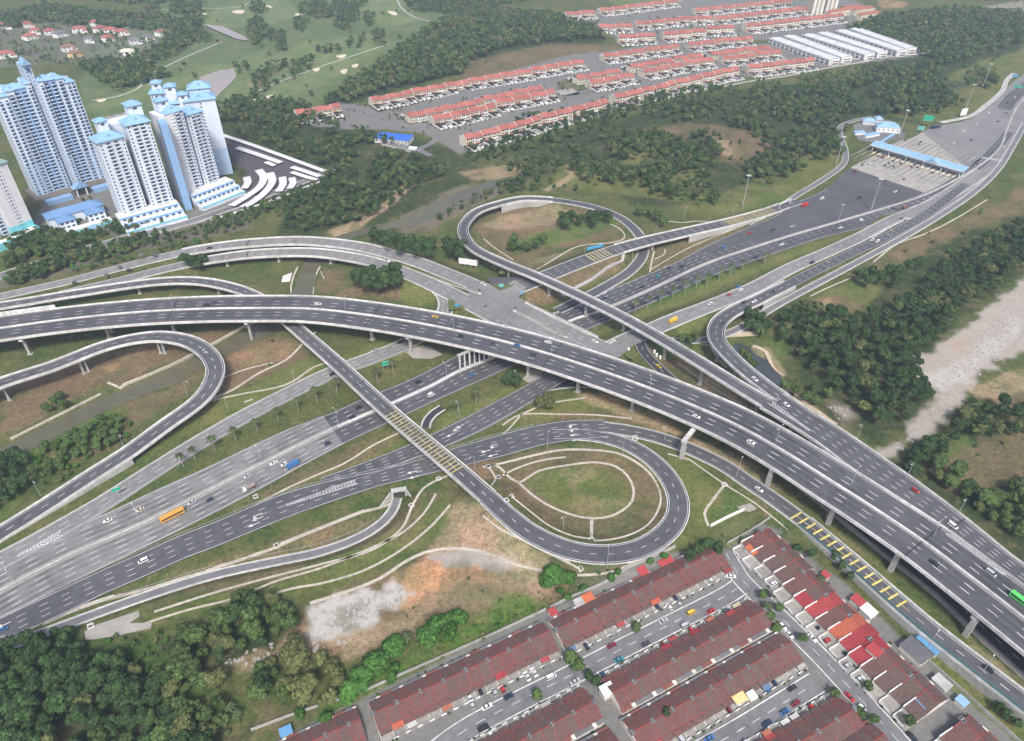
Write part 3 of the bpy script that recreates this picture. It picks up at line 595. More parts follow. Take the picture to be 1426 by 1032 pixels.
# ------------------------------------------------------------------ water
def water(name, px, z, m, grow=1.5):
    pl = wpoly(px); c = pl.mean(0); mb = MB(); mb.add([(p[0], p[1], z) for p in pl], [tuple(range(len(pl)))], m); struct(name, mb.mesh(name))
M_RIV = mat('river_water', (.105, .098, .060), .25, .12, .1, spec=.4); M_POOL = mat('pool_water', (.05, .058, .062), .12, .2, .3, spec=.5); M_PND = mat('pond_water', (.30, .255, .225), .3, .05, .05, spec=.4)
water('river', RIVER_L, -1.9, M_RIV); water('stream_pool', RIVER_R, -2.2, M_POOL)
water('golf_pond', POND_A, -.5, M_PND); water('golf_pond', POND_B, -.5, M_PND); water('golf_pond', POND_C, -.5, M_PND)
for px in ([(322,16),(331,14),(342,15),(338,19),(326,18)],[(368,9),(376,9),(381,12),(372,12)],[(538,15),(552,17),(554,22),(545,21)],[(410,20),(422,19),(424,22),(412,23)],[(468,79),(484,77),(480,82),(470,82)],[(474,97),(485,95),(482,102),(474,101)],[(435,95),(446,93),(444,98),(436,98)],[(370,133),(383,131),(382,136),(371,137)],[(350,138),(363,138),(362,142),(351,142)],[(135,141),(150,139),(146,143),(136,144)],[(490,91),(500,89),(498,94),(490,94)],[(278,17),(288,17),(288,19),(278,19)]):
    mb = MB(); q = wpoly(px); c = q.mean(0); pl = []
    k = len(q)
    for i in range(k):
        pl += [tuple(q[i]*.75+q[i-1]*.25), tuple(q[i]*.75+q[(i+1) % k]*.25)]
    z = max(float(terrain(np.array([p[0]]), np.array([p[1]]))[0]) for p in pl)
    mb.prism(pl, z-2, z+.3, mat('bunker_sand', (.55, .48, .36), .95, .08, .2)); struct('golf_bunker', mb.mesh('golf_bunker'))
def draped(name, px, w, m, lift=.15, thick=1.2, step=3., world=None):
    """a strip lying on the terrain: px photo points"""
    W = world or [PT(x, y) for x, y in px]
    R = Road([(0,0,0,w)]*len(W), world=W, step=step); n = len(R.p); V = []
    T0 = terrain(R.p[:, 0], R.p[:, 1])
    for i in range(n):
        for o, dz in ((-.5, -thick), (-.5, lift), (.5, lift), (.5, -thick)):
            q = R.p[i, :2]+R.n[i]*o*R.w[i]; V.append((q[0], q[1], T0[i]+dz))
    F = [(a*4+b, a*4+b+1, (a+1)*4+b+1, (a+1)*4+b) for a in range(n-1) for b in range(3)]
    mb = MB(); mb.add(V, [f[::-1] for f in F], m); struct(name, mb.mesh(name)); return R
# ================================================================== ROADS: surfaces on the ground
ZL = {'front':.05,'svc':.05,'nd':.05,'q':.05,'q2':.05,'g':.06,'r6':.07,'a3':.12,'a1':.09,'a2':.13,'r5':.10,'b':.11,'e':.10,'cn':.15,'cs':.12,'tb':.18,'r4':.16,'r3':.13,'st1':.07,'st2':.07,'stx':.10,'r2':.16,'rl':.08}
def surface(name, R, m, z, i0=0, i1=None, kerb=None, ext=0.):
    i1 = len(R.p)-1 if i1 is None else i1; mb = MB()
    sweep(mb, R, i0, i1, [(-1, -ext, z), (0, 0, z), (1, ext, z)][::-1], m)
    o = struct(name, mb.mesh(name)); return o
def child(mb, name, par):
    if mb.f:
        o = obj(name, mb.mesh(name), par); return o
def kerbline(mb, R, side, i0=0, i1=None, w=.7, z=.0, h=.12, m=None):
    i1 = len(R.p)-1 if i1 is None else i1
    a, b = (0, w) if side > 0 else (-w, 0)
    sweep(mb, R, i0, i1, [(side, b, -.3), (side, b, z+h), (side, a, z+h), (side, a, -.3)], m or M_CONC)
def lines(R, z, lanes, dash=(3.5, 9), S0=0, S1=None, ed=.5, wd=.22):
    mb = MB(); S1 = R.s[-1] if S1 is None else S1
    edge(mb, R, 1, ed, .2, z+.03); edge(mb, R, -1, ed, .2, z+.03)
    for k in range(1, lanes):
        dashes(mb, R, S0, S1, 0, wd, dash[0], dash[1], dz=z+.03, rel=(k/lanes*2-1)*.88)
    return mb
# --- expressway corridor: two carriageways each given by its outer edge and the median line
E_ = X['exp']; H2 = P
def edge_poly(pts, h=0.): 
    R = Road([(x, y, h, 1) for x, y in pts]); return R
NTOP = edge_poly([(-90,842),(0,788),(40,770),(80,748),(112,731),(160,709),(211,685),(281,654),(350,621),(400,598),(462,574.5),(507,554),(560,533),(600,514),(638,494),(700,468),(745,448),(776,435),(800,424),(844,405),(895,384.5),(940,365.5),(984,342),(1040,317),(1080,300),(1101,284),(1122,276.5),(1143,267),(1159,256),(1171,244),(1184,234),(1201,224.5),(1226,212.5),(1251,197.5),(1272,191),(1296,178.5),(1331,171),(1352,165.5),(1374,151.5),(1392,133.5),(1409,116.5),(1426,103),(1470,70),(1500,48)])
SLOW = edge_poly([(-90,918),(0,862),(28,848.5),(80,822),(140,792.5),(244,742),(300,714),(350,688),(474,621),(563,579.5),(600,562),(656,536.5),(717,509),(770,482),(824,457),(883,433),(940,408),(984,388),(1040,367),(1100,346),(1150,330),(1206,316.5),(1245,304),(1285,291)])
OUT = edge_poly([(1290,304),(1320,290),(1345,275),(1366,258),(1386,236),(1402,212),(1418,190),(1440,160),(1490,90)])
def between(name, A, B, m, z, n=220, kids=None):
    mb = MB(); V = []
    for i in range(n+1):
        a = A(i/n); b = B(i/n)
        for k in range(9): V.append((*(a[:2]*(1-k/8)+b[:2]*k/8), z))
    mb.add(V, [(i*9+k, i*9+k+1, i*9+k+10, i*9+k+9) for i in range(n) for k in range(8)], m)
    return struct(name, mb.mesh(name))
def seg(R, x0, x1):
    """part of a road between two photo columns, as a function of 0..1"""
    pj = proj(R.p[:, 0], R.p[:, 1], R.p[:, 2])[0]; s0 = float(np.interp(x0, pj, R.s)); s1 = float(np.interp(x1, pj, R.s))
    return lambda t: R.at(s0+(s1-s0)*t)[0]
# pale old surface on the left, dark new surface on the right
between('expressway', seg(NTOP, -85, 450), seg(E_, -85, 463), M_ASPH3, .05); between('expressway', seg(E_, -85, 463), seg(SLOW, -85, 478), M_ASPH3, .05)
between('expressway', seg(NTOP, 450, 1158), seg(E_, 463, 1234), M_ASPH, .05); between('expressway', seg(E_, 463, 1245), seg(SLOW, 478, 1206), M_ASPH, .05)
# dark asphalt in front of the plaza, concrete slab, and the far apron
def poly_sheet(name, px, z, m):
    mb = MB(); mb.add([(*P(x, y)[:2], z) for x, y in px], [tuple(range(len(px)))], m); return struct(name, mb.mesh(name))
between('toll_plaza_asphalt', seg(NTOP, 1157, 1184.5), seg(E_, 1231, 1292), M_ASPH, .055, 40)
between('toll_plaza_slab', seg(NTOP, 1184.3, 1284), seg(E_, 1291.5, 1352), M_SLAB, .06, 60)
_A = P(1216,199)[:2]; _B = P(1346,236.5)[:2]; _d = (_B-_A)/np.hypot(*(_B-_A)); _n = np.array([_d[1], -_d[0]]); wb = MB(); M_STAIN = mat('oil_stain', (.20, .19, .175), .8, .4, .15); rs = random.Random(3)
for k in range(17):
    c = _A+(_B-_A)*(k+.5)/17+_n*2
    for a0, a1, w_ in ((8, 56+rs.uniform(-8, 8), rs.uniform(1.6, 2.6)), (-50+rs.uniform(-8, 8), -8, rs.uniform(1.5, 2.4))):
        q = [c+_n*a0-_d*w_/2, c+_n*a0+_d*w_/2, c+_n*a1+_d*w_*.3, c+_n*a1-_d*w_*.3]
        wb.add([(p[0], p[1], .075) for p in q], [(0, 3, 2, 1) if a1 > a0 else (0, 1, 2, 3)], M_STAIN)
struct('tyre_stains', wb.mesh('tyre_stains'))
between('toll_plaza_apron', seg(NTOP, 1283.6, 1495), seg(E_, 1351.5, 1475), M_ASPH3, .05, 90)
between('merged_carriageway', seg(E_, 1238, 1478), seg(OUT, 1290, 1488), M_ASPH3, .05, 90)
between('merged_carriageway', seg(SLOW, 1206, 1270), seg(X['e'], 1190, 1290), M_ASPH3, .07, 40)
# dark strip of new asphalt inside the merged carriageway
rd = Road([(1225,297,0,11.5),(1265,284,0,12),(1310,265,0,12.5),(1345,243,0,12.5),(1372,222,0,12),(1392,200,0,11.5),(1405,184,0,11)]); o = surface('asphalt_strip', rd, M_ASPH, .075)
mb = MB(); [dashes(mb, rd, 4, rd.s[-1], q, .25, 3.5, 9, dz=.12) for q in (-2, 2)]; edge(mb, rd, 1, .4, .25, .12); edge(mb, rd, -1, .4, .25, .12); child(mb, 'lane_marking', o)
rd2 = Road([(1398,152,0,14),(1408,138,0,15),(1426,122,0,15),(1470,90,0,15)]); o = surface('asphalt_strip', rd2, M_ASPH, .075)
mb = MB(); [dashes(mb, rd2, 2, rd2.s[-1], q, .25, 3.5, 9, dz=.12) for q in (-3.5, 0, 3.5)]; child(mb, 'lane_marking', o)
# markings of the expressway
mb = MB(); R = E_; xs = proj(R.p[:, 0], R.p[:, 1], R.p[:, 2])[0]; Sx = lambda x, xs=xs, R=R: float(np.interp(x, xs, R.s))
for sd_, rng in ((1, (-80, 1120)), (-1, (-80, 1300))):
    for q in (5.2, 8.9, 12.6):
        q2 = 12.0 if q == 12.6 else q
        dashes(mb, R, Sx(rng[0]), Sx(470), sd_*q, .26, 4.5, 12, dz=.09)
        if q < 12: dashes(mb, R, Sx(470), Sx(rng[1] if sd_ < 0 else 1060), sd_*(q-.4), .26, 3.2, 8.2, dz=.09)
    strip(mb, R, Sx(-85), Sx(1240), sd_*1.6, .22, .09, M_PAINT)
dashes(mb, R, Sx(820), Sx(1010), 12.2, .26, 3.2, 8.2, dz=.09); dashes(mb, R, Sx(860), Sx(960), 16, .26, 3.2, 8.2, dz=.09)
for rr, sg in ((NTOP, -1), (SLOW, 1)):
    xs2 = proj(rr.p[:, 0], rr.p[:, 1], rr.p[:, 2])[0]; a = float(np.interp(-80, xs2, rr.s)); b = float(np.interp(1150 if sg < 0 else 1230, xs2, rr.s))
    strip(mb, rr, a, b, sg*.8, .25, .09, M_PAINT)
M_WEAR = mat('tyre_worn_band', (.150, .147, .143), .85, .35, .12, scale2=.03); wb = MB()
for sd_ in (1, -1):
    for q in (3.4, 7.0, 10.7, 14.2): strip(wb, R, Sx(-80), Sx(462), sd_*q, 1.5, .07, M_WEAR)
M_WEAR2 = mat('tyre_polished_band', (.066, .066, .071), .75, .3, .1, scale2=.03)
for sd_ in (1, -1):
    for q in (3.1, 6.7, 10.3): strip(wb, R, Sx(464), Sx(1050 if sd_ > 0 else 1200), sd_*q, 1.4, .07, M_WEAR2)
struct('worn_bands', wb.mesh('worn_bands'))
# chevron gore of the joining road at far left, and at the ramp merge
def gore(mb, a, b, wa, wb, n, h=0., dz=.13): chevrons(mb, P(*a, h if np.isscalar(h) else h[0]), P(*b, h if np.isscalar(h) else h[1]), wa, wb, n, dz, h)
gore(mb, (88,742), (24,775), 5, .6, 12); gore(mb, (790,430), (845,405.5), .8, 2.6, 12); gore(mb, (745,446),(806,424),.6,2.2,12)
gore(mb, (1212,331), (1262,303), 3.5, .8, 16, dz=.26)
mk = obj('expressway_marking', mb.mesh('expressway_marking')); mk['kind'] = 'structure'

# --- ordinary ground roads
def ground_road(key, name, m, lanes, dash=(3.5, 9), rng=None, ed=.5, kerbs=True, x=None, extra=None):
    R = X[key]; z = ZL[key]; o = None
    for i0, i1 in (R.runs('ge') if rng is None else [rng]):
        o = surface(name, R, m, z, i0, i1)
        mb = MB(); sub = (R.s[i0], R.s[i1])
        if ed is not None: edge(mb, R, 1, ed, .22, z+.04, i0, i1); edge(mb, R, -1, ed, .22, z+.04, i0, i1)
        for k in range(1, lanes): dashes(mb, R, sub[0]+1, sub[1]-1, 0, .22, dash[0], dash[1], dz=z+.04, rel=(k/lanes*2-1)*.86)
        if extra: extra(mb, R, z+.045)
        child(mb, 'lane_marking', o)
        if kerbs:
            mb = MB(); kerbline(mb, R, 1, i0, i1, .45); kerbline(mb, R, -1, i0, i1, .45); child(mb, 'kerb', o)
    return o
def xa1(mb, R, z):
    for px in ((647,590.5),(641,596),(634,603)):
        S, _, i = R.near(*P(*px)[:2]); q = P(*px)[:2]-R.p[i, :2]; arrow(mb, R, S, float(q@R.n[i]), dz=z)
def xa2(mb, R, z):
    for px, tr in (((803,606),0),((803,613),0),((797,598),1),((797,592),1),((684,621),1),((679,628),0),((684,635),0),((577,657),0),((579,664),0),((355,719),1),((356,724),0),((356,730),0),((5,871),0)):
        S, _, i = R.near(*P(*px)[:2]); q = P(*px)[:2]-R.p[i, :2]; arrow(mb, R, S-3, float(q@R.n[i]), dz=z, turn=tr)
    gore(mb, (497,671),(398,704), 3.4, 1, 22, dz=.2)
ground_road('a1', 'slip_road', M_ASPH, 4, extra=xa1, kerbs=False)
ground_road('a2', 'slip_road', M_ASPH, 4, extra=xa2, kerbs=False)
ground_road('a3', 'slip_road', M_BLACK, 2)
ground_road('b', 'frontage_road', M_ASPH3, 3, (4.5, 10))
ground_road('e', 'frontage_road', M_ASPH3, 2, (4, 11))
ground_road('r6', 'slip_road', M_BLACK, 2, (3, 8), kerbs=False)
mb = MB(); kerbline(mb, X['r6'], -1, X['r6'].near(*P(1085,641)[:2])[2], None, 2.4, 0, .1, M_CONC2); struct('verge_apron', mb.mesh('verge_apron'))
ground_road('r5', 'slip_road', M_ASPH, 2, (3.5, 9))
ground_road('g', 'service_road', M_ASPH2, 1)
ground_road('q', 'underpass_lane', M_ASPH2, 1, ed=.3); ground_road('q2', 'underpass_lane', M_BLACK, 1, ed=.3)
ground_road('svc', 'service_road', M_ASPH2, 1, ed=None); ground_road('nd', 'service_road', M_CONC2, 1, ed=None)
ground_road('front', 'condominium_road', M_ASPH2, 2, (2, 7))
ground_road('st1', 'residential_street', M_ASPH2, 2, (4, 8), ed=None); ground_road('st2', 'residential_street', M_ASPH2, 2, (4, 8), ed=None); ground_road('stx', 'residential_street', M_ASPH2, 2, (4, 8), ed=None)
ground_road('r3', 'ramp_road', M_ASPH, 1, kerbs=True); ground_road('r4', 'ramp_road', M_ASPH, 3, kerbs=False)
ground_road('r2', 'loop_ramp_road', M_ASPH, 2, (3, 8.5), ed=.6)
ground_road('cn', 'crossing_road', M_ASPH3, 3, (3, 9)); ground_road('cs', 'crossing_road', M_ASPH3, 3, (3, 9), ed=.4)
ground_road('tb', 'crossing_approach', M_ASPH, 4, (3, 8), kerbs=True)
sheet0 = [P(x, y, 6.45) for x, y in ((700,418),(722,428),(760,447),(800,466),(830,480),(820,499),(790,488),(750,470),(712,453),(696,444))]
mb = MB(); mb.add([tuple(v) for v in sheet0]+[(v[0], v[1], 5.2) for v in sheet0], [tuple(range(9, -1, -1))[::-1]]+[(i, 10+i, 10+(i+1) % 10, (i+1) % 10) for i in range(10)], M_ASPH3); struct('junction_slab', mb.mesh('junction_slab'))
# junction surface and the small slip corner
def sheet(name, pts, z, m):
    mb = MB(); W = [P(x, y, z) for x, y in pts]; mb.add([(w_[0], w_[1], w_[2]) for w_ in W], [tuple(range(len(W)))], m); o = struct(name, mb.mesh(name)); return o
sheet('junction_surface', [(650,398),(668,390),(700,402),(716,389),(733,400),(722,414),(760,436),(742,452),(756,470),(730,468),(700,450),(672,432),(655,422)], 6.70, M_ASPH3)
sheet('junction_surface', [(822,466),(850,480),(885,464),(895,470),(905,470),(880,482),(862,498),(835,505),(812,490)], 6.72, M_ASPH3)
sheet('junction_surface', [(678,386),(684,386),(745,386),(760,389),(722,399),(700,402),(683,395)], 6.66, M_ASPH)
sheet('traffic_island', [(683,396),(717,396),(697,405)], 6.9, mat('island_grass', (.09,.11,.035), .9, .25, .8))
sheet('traffic_island', [(624,415),(650,429),(625,432)], 6.9, MATS['island_grass'])
sheet('traffic_island', [(866,486),(882,478),(884,502),(872,497)], 6.6, MATS['island_grass'])
def median(px, name='median_strip'):
    W = [P(x, y, 6.9) for x, y in px]; R = Road([(0,0,0,1.6)]*len(W), world=W); mb = MB(); n = len(R.p)-1
    sweep(mb, R, 0, n, [(-1, 0, -.5), (-1, 0, 0), (1, 0, 0), (1, 0, -.5)][::-1], M_CONC); o = struct(name, mb.mesh(name))
    mb = MB(); sweep(mb, R, 1, n-1, [(-1, .35, .03), (1, -.35, .03)][::-1], MATS['island_grass']); child(mb, 'grass_fill', o)
median([(540,362),(580,377.5),(620,392.5),(670,409.5)]); median([(715,432),(740,444),(765,458),(790,470)])

# ================================================================== FLYOVERS
def deck_parts(par, R, i0, i1, m, lanes, th=1.9, wall=False, dash=(4.5, 13.5), med=False, ins=.9, par_h=1.0, ext=1.6, nolines=False, sides=(1, -1), joints=()):
    base = -.6
    mb = MB(); sweep(mb, R, i0, i1, [(1, 0, .02), (0, 0, .06), (-1, 0, .02)], m); mb.build('road_surface', par)
    for sd_ in sides:
        mb = MB(); s_ = sd_
        pr = [(s_, .35*s_, -.7), (s_, .35*s_, par_h), (s_, 0, par_h), (s_, -.15*s_, 0)]
        sweep(mb, R, i0, i1, pr[::s_], M_CONC)
        if wall: sweep(mb, R, i0, i1, [(s_, .35*s_, -99), (s_, .35*s_, -.7)][::s_], M_CONC2, base=base)
        mb.build('parapet', par)
    if not wall:
        mb = MB(); sweep(mb, R, i0, i1, [(1, .3, -.7), (1, .3, -1.0), (1, -ext, -1.25), (1, -ext-.5, -th), (-1, ext+.5, -th), (-1, ext, -1.25), (-1, -.3, -1.0), (-1, -.3, -.7)][::-1], M_CONC2); mb.build('girder', par)
    if med:
        mb = MB(); sweep(mb, R, i0, i1, [(0, .45, 0), (0, .3, .95), (0, -.3, .95), (0, -.45, 0)], M_CONC); mb.build('median_barrier', par)
    mb = MB()
    if not nolines:
        for sd_ in (1, -1): edge(mb, R, sd_, ins, .22, .11, i0, i1)
        if med:
            wbm = MB()
            for sg in (1, -1):
                strip(mb, R, R.s[i0], R.s[i1], sg*1.1, .2, .12, M_PAINT)
                for q in (3.0, 6.7, 10.5): strip(wbm, R, R.s[i0], R.s[i1], sg*q, 1.5, .10, M_WEAR2)
                for q in (4.9, 8.6): dashes(mb, R, R.s[i0]+(2 if sg > 0 else 6), R.s[i1], sg*q, .3, dash[0], dash[1], dz=.12)
            wbm.build('worn_bands', par)
        else:
            for k in range(1, lanes): dashes(mb, R, R.s[i0], R.s[i1], 0, .26, dash[0], dash[1], dz=.12, rel=(k/lanes*2-1)*.8)
    for S in joints:
        a = R.at(S, R.width(S)/2-.3, .13)[0]; b = R.at(S, -R.width(S)/2+.3, .13)[0]; d = (b-a)[:2]; d /= np.hypot(*d); e = np.array([-d[1], d[0], 0])*.35
        mb.add([a-e, b-e, b+e, a+e], [(0, 1, 2, 3)], M_JOINT)
    mb.build('lane_marking', par)
def flyover(name, label, R, S=None):
    p = R.p[len(R.p)//2]; return thing(name, label, 'flyover', (p[0], p[1], 0), world=True, uniq=False)
def joint_s(R, px, h): return R.near(*P(*px, h)[:2])[0]
def pier(par, base, top, r=.9, cap=None, ang=0., cols=1, gap=4., rect=None, ground_z=None, capw=1.6, caph=1.5):
    """columns under a crosshead of length cap, turned by ang"""
    x, y = base; z0 = float(terrain(np.array([x]), np.array([y]))[0])-.4 if ground_z is None else ground_z; mb = MB(); ca, sa = cos(ang), sin(ang); zc = top-(caph if cap else 0)
    for k in range(cols):
        o = (k-(cols-1)/2)*gap
        if rect: mb.box((x+ca*o, y+sa*o, (z0+zc)/2), (rect[0], rect[1], zc-z0), M_CONC2, ang)
        else: mb.cyl((x+ca*o, y+sa*o, z0), (x+ca*o, y+sa*o, zc), r, r, M_CONC2, 12)
    mb.box((x, y, z0+.55), ((cols-1)*gap+r*3.2, r*3.2, .5), M_CONC2, ang)
    o = mb.build('pier', par)
    if cap:
        c2 = MB(); L = cap/2; h = caph; e = capw/2
        vs = []
        for sy in (-e, e):
            for a, z in ((-L, top-h*.45), (-L, top), (L, top), (L, top-h*.45), (L*.45, top-h), (-L*.45, top-h)): vs.append((x+ca*a-sa*sy, y+sa*a+ca*sy, z))
        c2.add([(a-par.location[0], b-par.location[1], c) for a, b, c in vs], [(5,4,3,2,1,0), (6,7,8,9,10,11)]+[(i, (i+1) % 6, 6+(i+1) % 6, 6+i) for i in range(6)], M_CONC)
        q = obj('crosshead', c2.mesh('crosshead'), o)
def across(R, x, y):
    _, _, i = R.near(x, y); return math.atan2(R.n[i][1], R.n[i][0])
# --- the main six-lane flyover
R = X['main']; par = flyover('flyover', 'wide six lane concrete flyover sweeping across the whole interchange, with a pale median barrier', R)
js = [joint_s(R, p, 15.5) for p in ((243,431),(519,440),(770,495),(1295,745))]
deck_parts(par, R, 0, len(R.p)-1, M_ASPH, 6, 2.1, dash=(4.5, 12.8), med=True, ins=1.0, ext=2.5, joints=js)
mb = MB(); iA = R.near(*P(0,457,15.5)[:2])[2]; iB = R.near(*P(70,448,15.5)[:2])[2]
sweep(mb, R, 0, iB, [(1, .5, .5), (1, .5, 3.2), (1, -.1, 3.2), (1, -.1, .5)], M_CONC); mb.build('noise_barrier', par)
for px, kind in (((35,506),1),((152,470),1),((250,461),1),((348.6,476),1),((517,472),1),((572,489),1),((735,524),1),((808,540),1),((877,570),1)):
    b = P(*px)[:2]; S, d, i = R.near(*b); an = across(R, *b); nrm = R.n[i]; q = float((b-R.p[i, :2])@nrm)
    q = max(-11., min(11., q))
    for qq in (q, -q) if abs(q) > 3 else (7, -7):
        c = R.p[i, :2]+nrm*qq; pier(par, c, 15.5-2.05, 1.0, cap=8.5, ang=an, rect=(2.6, 1.4), capw=2.2, caph=1.8)
for px in ((949,638),(1068,677),(1152.5,730.5),(1239.6,795),(1343.6,885)):      # portals: the outer column stands beyond the deck edge
    b = P(*px)[:2]; S, d, i = R.near(*b); nrm = R.n[i]; q = float((b-R.p[i, :2])@nrm); far = 11.0; c = R.p[i, :2]+nrm*far; an = across(R, *b)
    z0 = -.4
    for cc in (b, c): mb = MB(); mb.box((cc[0], cc[1], (z0+12.4)/2), (1.9, 2.2, 12.4-z0), M_CONC2, an); o = mb.build('pier', par)
    mb = MB(); mid = (b+c)/2; mb.box((mid[0], mid[1], 12.6), (abs(q)+far+2.2, 2.3, 1.7), M_CONC, an); mb.v = [(x-par.location[0], y-par.location[1], z) for x, y, z in mb.v]; obj('crosshead', mb.mesh('crosshead'), o)
# row of slender columns along the expressway median
a = P(641,518)[:2]; b = P(694,494.5)[:2]
for k in range(9):
    c = a+(b-a)*k/8; mb = MB(); mb.cyl((c[0], c[1], -.3), (c[0], c[1], 13.4), .55, .55, M_CONC, 12); mb.build('column', par)
an = math.atan2(*(b-a)[::-1]); m_ = (a+b)/2; mb = MB(); L = np.hypot(*(b-a)); mb.box((m_[0], m_[1], 13.3), (L+3, 1.6, 1.0), M_CONC2, an); mb.build('crosshead', par)
# --- ramps carried on decks
def ramp(key, name, label, m, lanes, piers=(), th=1.6, dash=(3.5, 9), top=-1.55, joints=(), rect=(1.8, 1.3), capw=None, ins=.9, nol=False, ext=1.4):
    R = X[key]; rn = [r for r in R.runs('d')]; rw = [r for r in R.runs('w')]; i = (rn or rw)[0]; p = R.p[(i[0]+i[1])//2]
    par = thing(name, label, 'flyover', (p[0], p[1], 0), world=True, uniq=False)
    for i0, i1 in rn: deck_parts(par, R, i0, i1, m, lanes, th, dash=dash, ins=ins, ext=ext, nolines=nol, joints=[joint_s(R, q[:2], q[2]) for q in joints] if (i0, i1) == rn[0] else ())
    for i0, i1 in rw: deck_parts(par, R, i0, i1, m, lanes, th, wall=True, dash=dash, ins=ins, nolines=nol)
    for px in piers:
        b = P(px[0], px[1], px[2] if len(px) > 2 else 0)[:2]; S, d, i = R.near(*b); an = across(R, *b)
        b = R.p[i, :2]; d = 0
        pier(par, b, R.p[i, 2]-th, .7, cap=min(R.w[i]*.75, 8) if d < 6 else None, ang=an, rect=rect, capw=1.5, caph=1.3)
    return par
p2 = ramp('r2', 'ramp_flyover', 'narrow straight ramp bridge with yellow bars, passing under the main flyover to the grassy loop', M_ASPH, 2, [(70,436),(193,412),(303,409),(436,499),(474,538),(516,575),(560,613),(618,668)], joints=((108,408,8.3),(498,534,8)), rect=(1.6, 1.2))
R = X['r2']; mb = MB(); s0 = joint_s(R, (544,576), 7.8); s1 = joint_s(R, (640,658), 7.3); s = s0
k = 0
while s < s1:
    a = R.at(s, 4.0, .13)[0]; b = R.at(s, -4.0, .13)[0]; e = np.array([*R.t[R.near(a[0], a[1])[2]], 0])*.2
    mb.add([a-e, b-e, b+e, a+e], [(0, 1, 2, 3)], M_YEL); s += 2.7; k += 1
    if k % 2 == 0: strip(mb, R, s-2.7, s, 0, .25, .13, M_YEL)
mb.build('yellow_bars', p2)
p3 = ramp('r3', 'ramp_flyover', 'single lane curved ramp flyover looping round the brown knoll and crossing the expressway', M_ASPH, 1, [(671,363),(708,382,5),(755,411,6),(808,444),(864.5,463,4),(930,494,3),(988,530),(1058,578)], ins=1.2, joints=((875,446,14.4),), th=1.8)
p4 = ramp('r4', 'ramp_flyover', 'two lane ramp flyover bending sharply round the dark stream pool at right', M_ASPH, 2, [(1012,455,1),(1003,478,1),(1010,500,1),(1040,528,0)], rect=(1.8,1.3))
R = X['m2']; pm = flyover('ramp_flyover', 'merging ramp flyover with white chevrons running beside the main flyover at lower right', R)
deck_parts(pm, R, 0, len(R.p)-1, M_ASPH, 4, 1.8, dash=(3, 7), ins=1.0, sides=(1, -1), joints=[joint_s(R, (1331,728), 15.5)])
mb = MB(); c1 = [P(1073,561,15.5), P(1128,600,15.5)]; chevrons(mb, c1[0], c1[1], 3.2, .8, 16, .14, 15.5); chevrons(mb, P(1320,741,15.5), P(1400,800,15.5), 4, 2.2, 22, .16, 15.5)
mb.build('chevron_marking', pm)
for px in ((1098,606),(1137,618),(1176,676),(1250,700),(1330,742),(1400,800)):
    b = P(*px)[:2]; S, d, i = R.near(*b); c = R.p[i, :2]; pier(pm, c, 13.6, .9, cap=12, ang=across(R, *c), rect=(2.4, 1.4), capw=2, caph=1.6)
pl = ramp('rl', 'ramp_flyover', 'two lane hairpin ramp flyover curling over the green river at far left', M_ASPH, 2, [(22,570),(121,528),(140,536),(221,499),(226,499),(270,540),(268,556)], joints=((219,469,13),), dash=(3.5, 8.5), rect=(1.5, 1.2))
pt = ramp('tb', 'ramp_bridge', 'bridge ramp from the toll plaza with retaining walls crossing above the curved ramp road', M_ASPH, 4, [(905,348),(870,353)], dash=(3, 8), joints=((870,344,7.2),), rect=(9, 1.2))
R = X['tb']; mb = MB(); s0 = joint_s(R, (1012,310.5), 4); s1 = joint_s(R, (1078,292), .6); s = s0
while s < s1:
    wd = R.width(s)/2-1; a = R.at(s, wd, .2)[0]; b = R.at(s, -wd, .2)[0]; e = np.array([*R.t[R.near(a[0], a[1])[2]], 0])*.22; mb.add([a-e, b-e, b+e, a+e], [(0, 1, 2, 3)], M_YEL); s += 2.4
s = joint_s(R, (824,360), 6.9)
for k in range(6):
    wd = R.width(s)/2-.8; a = R.at(s, wd, .24)[0]; b = R.at(s, -wd, .24)[0]; e = np.array([*R.t[R.near(a[0], a[1])[2]], 0])*.3; mb.add([a-e, b-e, b+e, a+e], [(0, 1, 2, 3)], M_YEL); s += 3.4
mb.build('yellow_bars', pt)
cr = flyover('road_bridge', 'pale grey road bridge of two decks over the river beside the condominiums', X['cn']); cr.location = (*P(350,345)[:2], 0)
for key in ('cn', 'cs'):
    R = X[key]; rr = R.runs('d'); i0, i1 = rr[0]
    deck_parts(cr, R, i0, i1, M_ASPH3, 3, 1.5, dash=(3, 9), joints=[joint_s(R, (344, 340 if key == 'cn' else 355), 6.3)])
for px in ((316,374),(385,370),(455,375)):
    for key in ('cn', 'cs'):
        R = X[key]; b = P(*px)[:2]; S, d, i = R.near(*b); pier(cr, R.p[i, :2], 4.7, .7, cap=10, ang=across(R, *R.p[i, :2]), cols=3, gap=3.2, caph=1.1)
cb = flyover('road_bridge', 'pale grey crossing road bridge over the expressway with a worn white side wall', X['cs']); cb.location = (*P(760,458)[:2], 0)
for key in ('cn', 'cs'):
    R = X[key]; i0, i1 = R.runs('d')[1]; deck_parts(cb, R, i0, i1, M_ASPH3, 3, 1.3, dash=(3, 9), par_h=1.1 if key == 'cn' else .9, sides=(1,) if key == 'cn' else (-1,))
mb = MB(); R = X['cn']; i0, i1 = R.runs('d')[1]; sweep(mb, R, i0, i1, [(1, .6, -1.9), (1, .6, 2.2), (1, .36, 2.2), (1, .36, -1.9)], M_CONC2); mb.build('side_wall', cb)
mb = MB(); R5 = X['r5']; s = joint_s(R5, (1106,717), 1.5); s1 = joint_s(R5, (1268,845), 4.8); k = 0
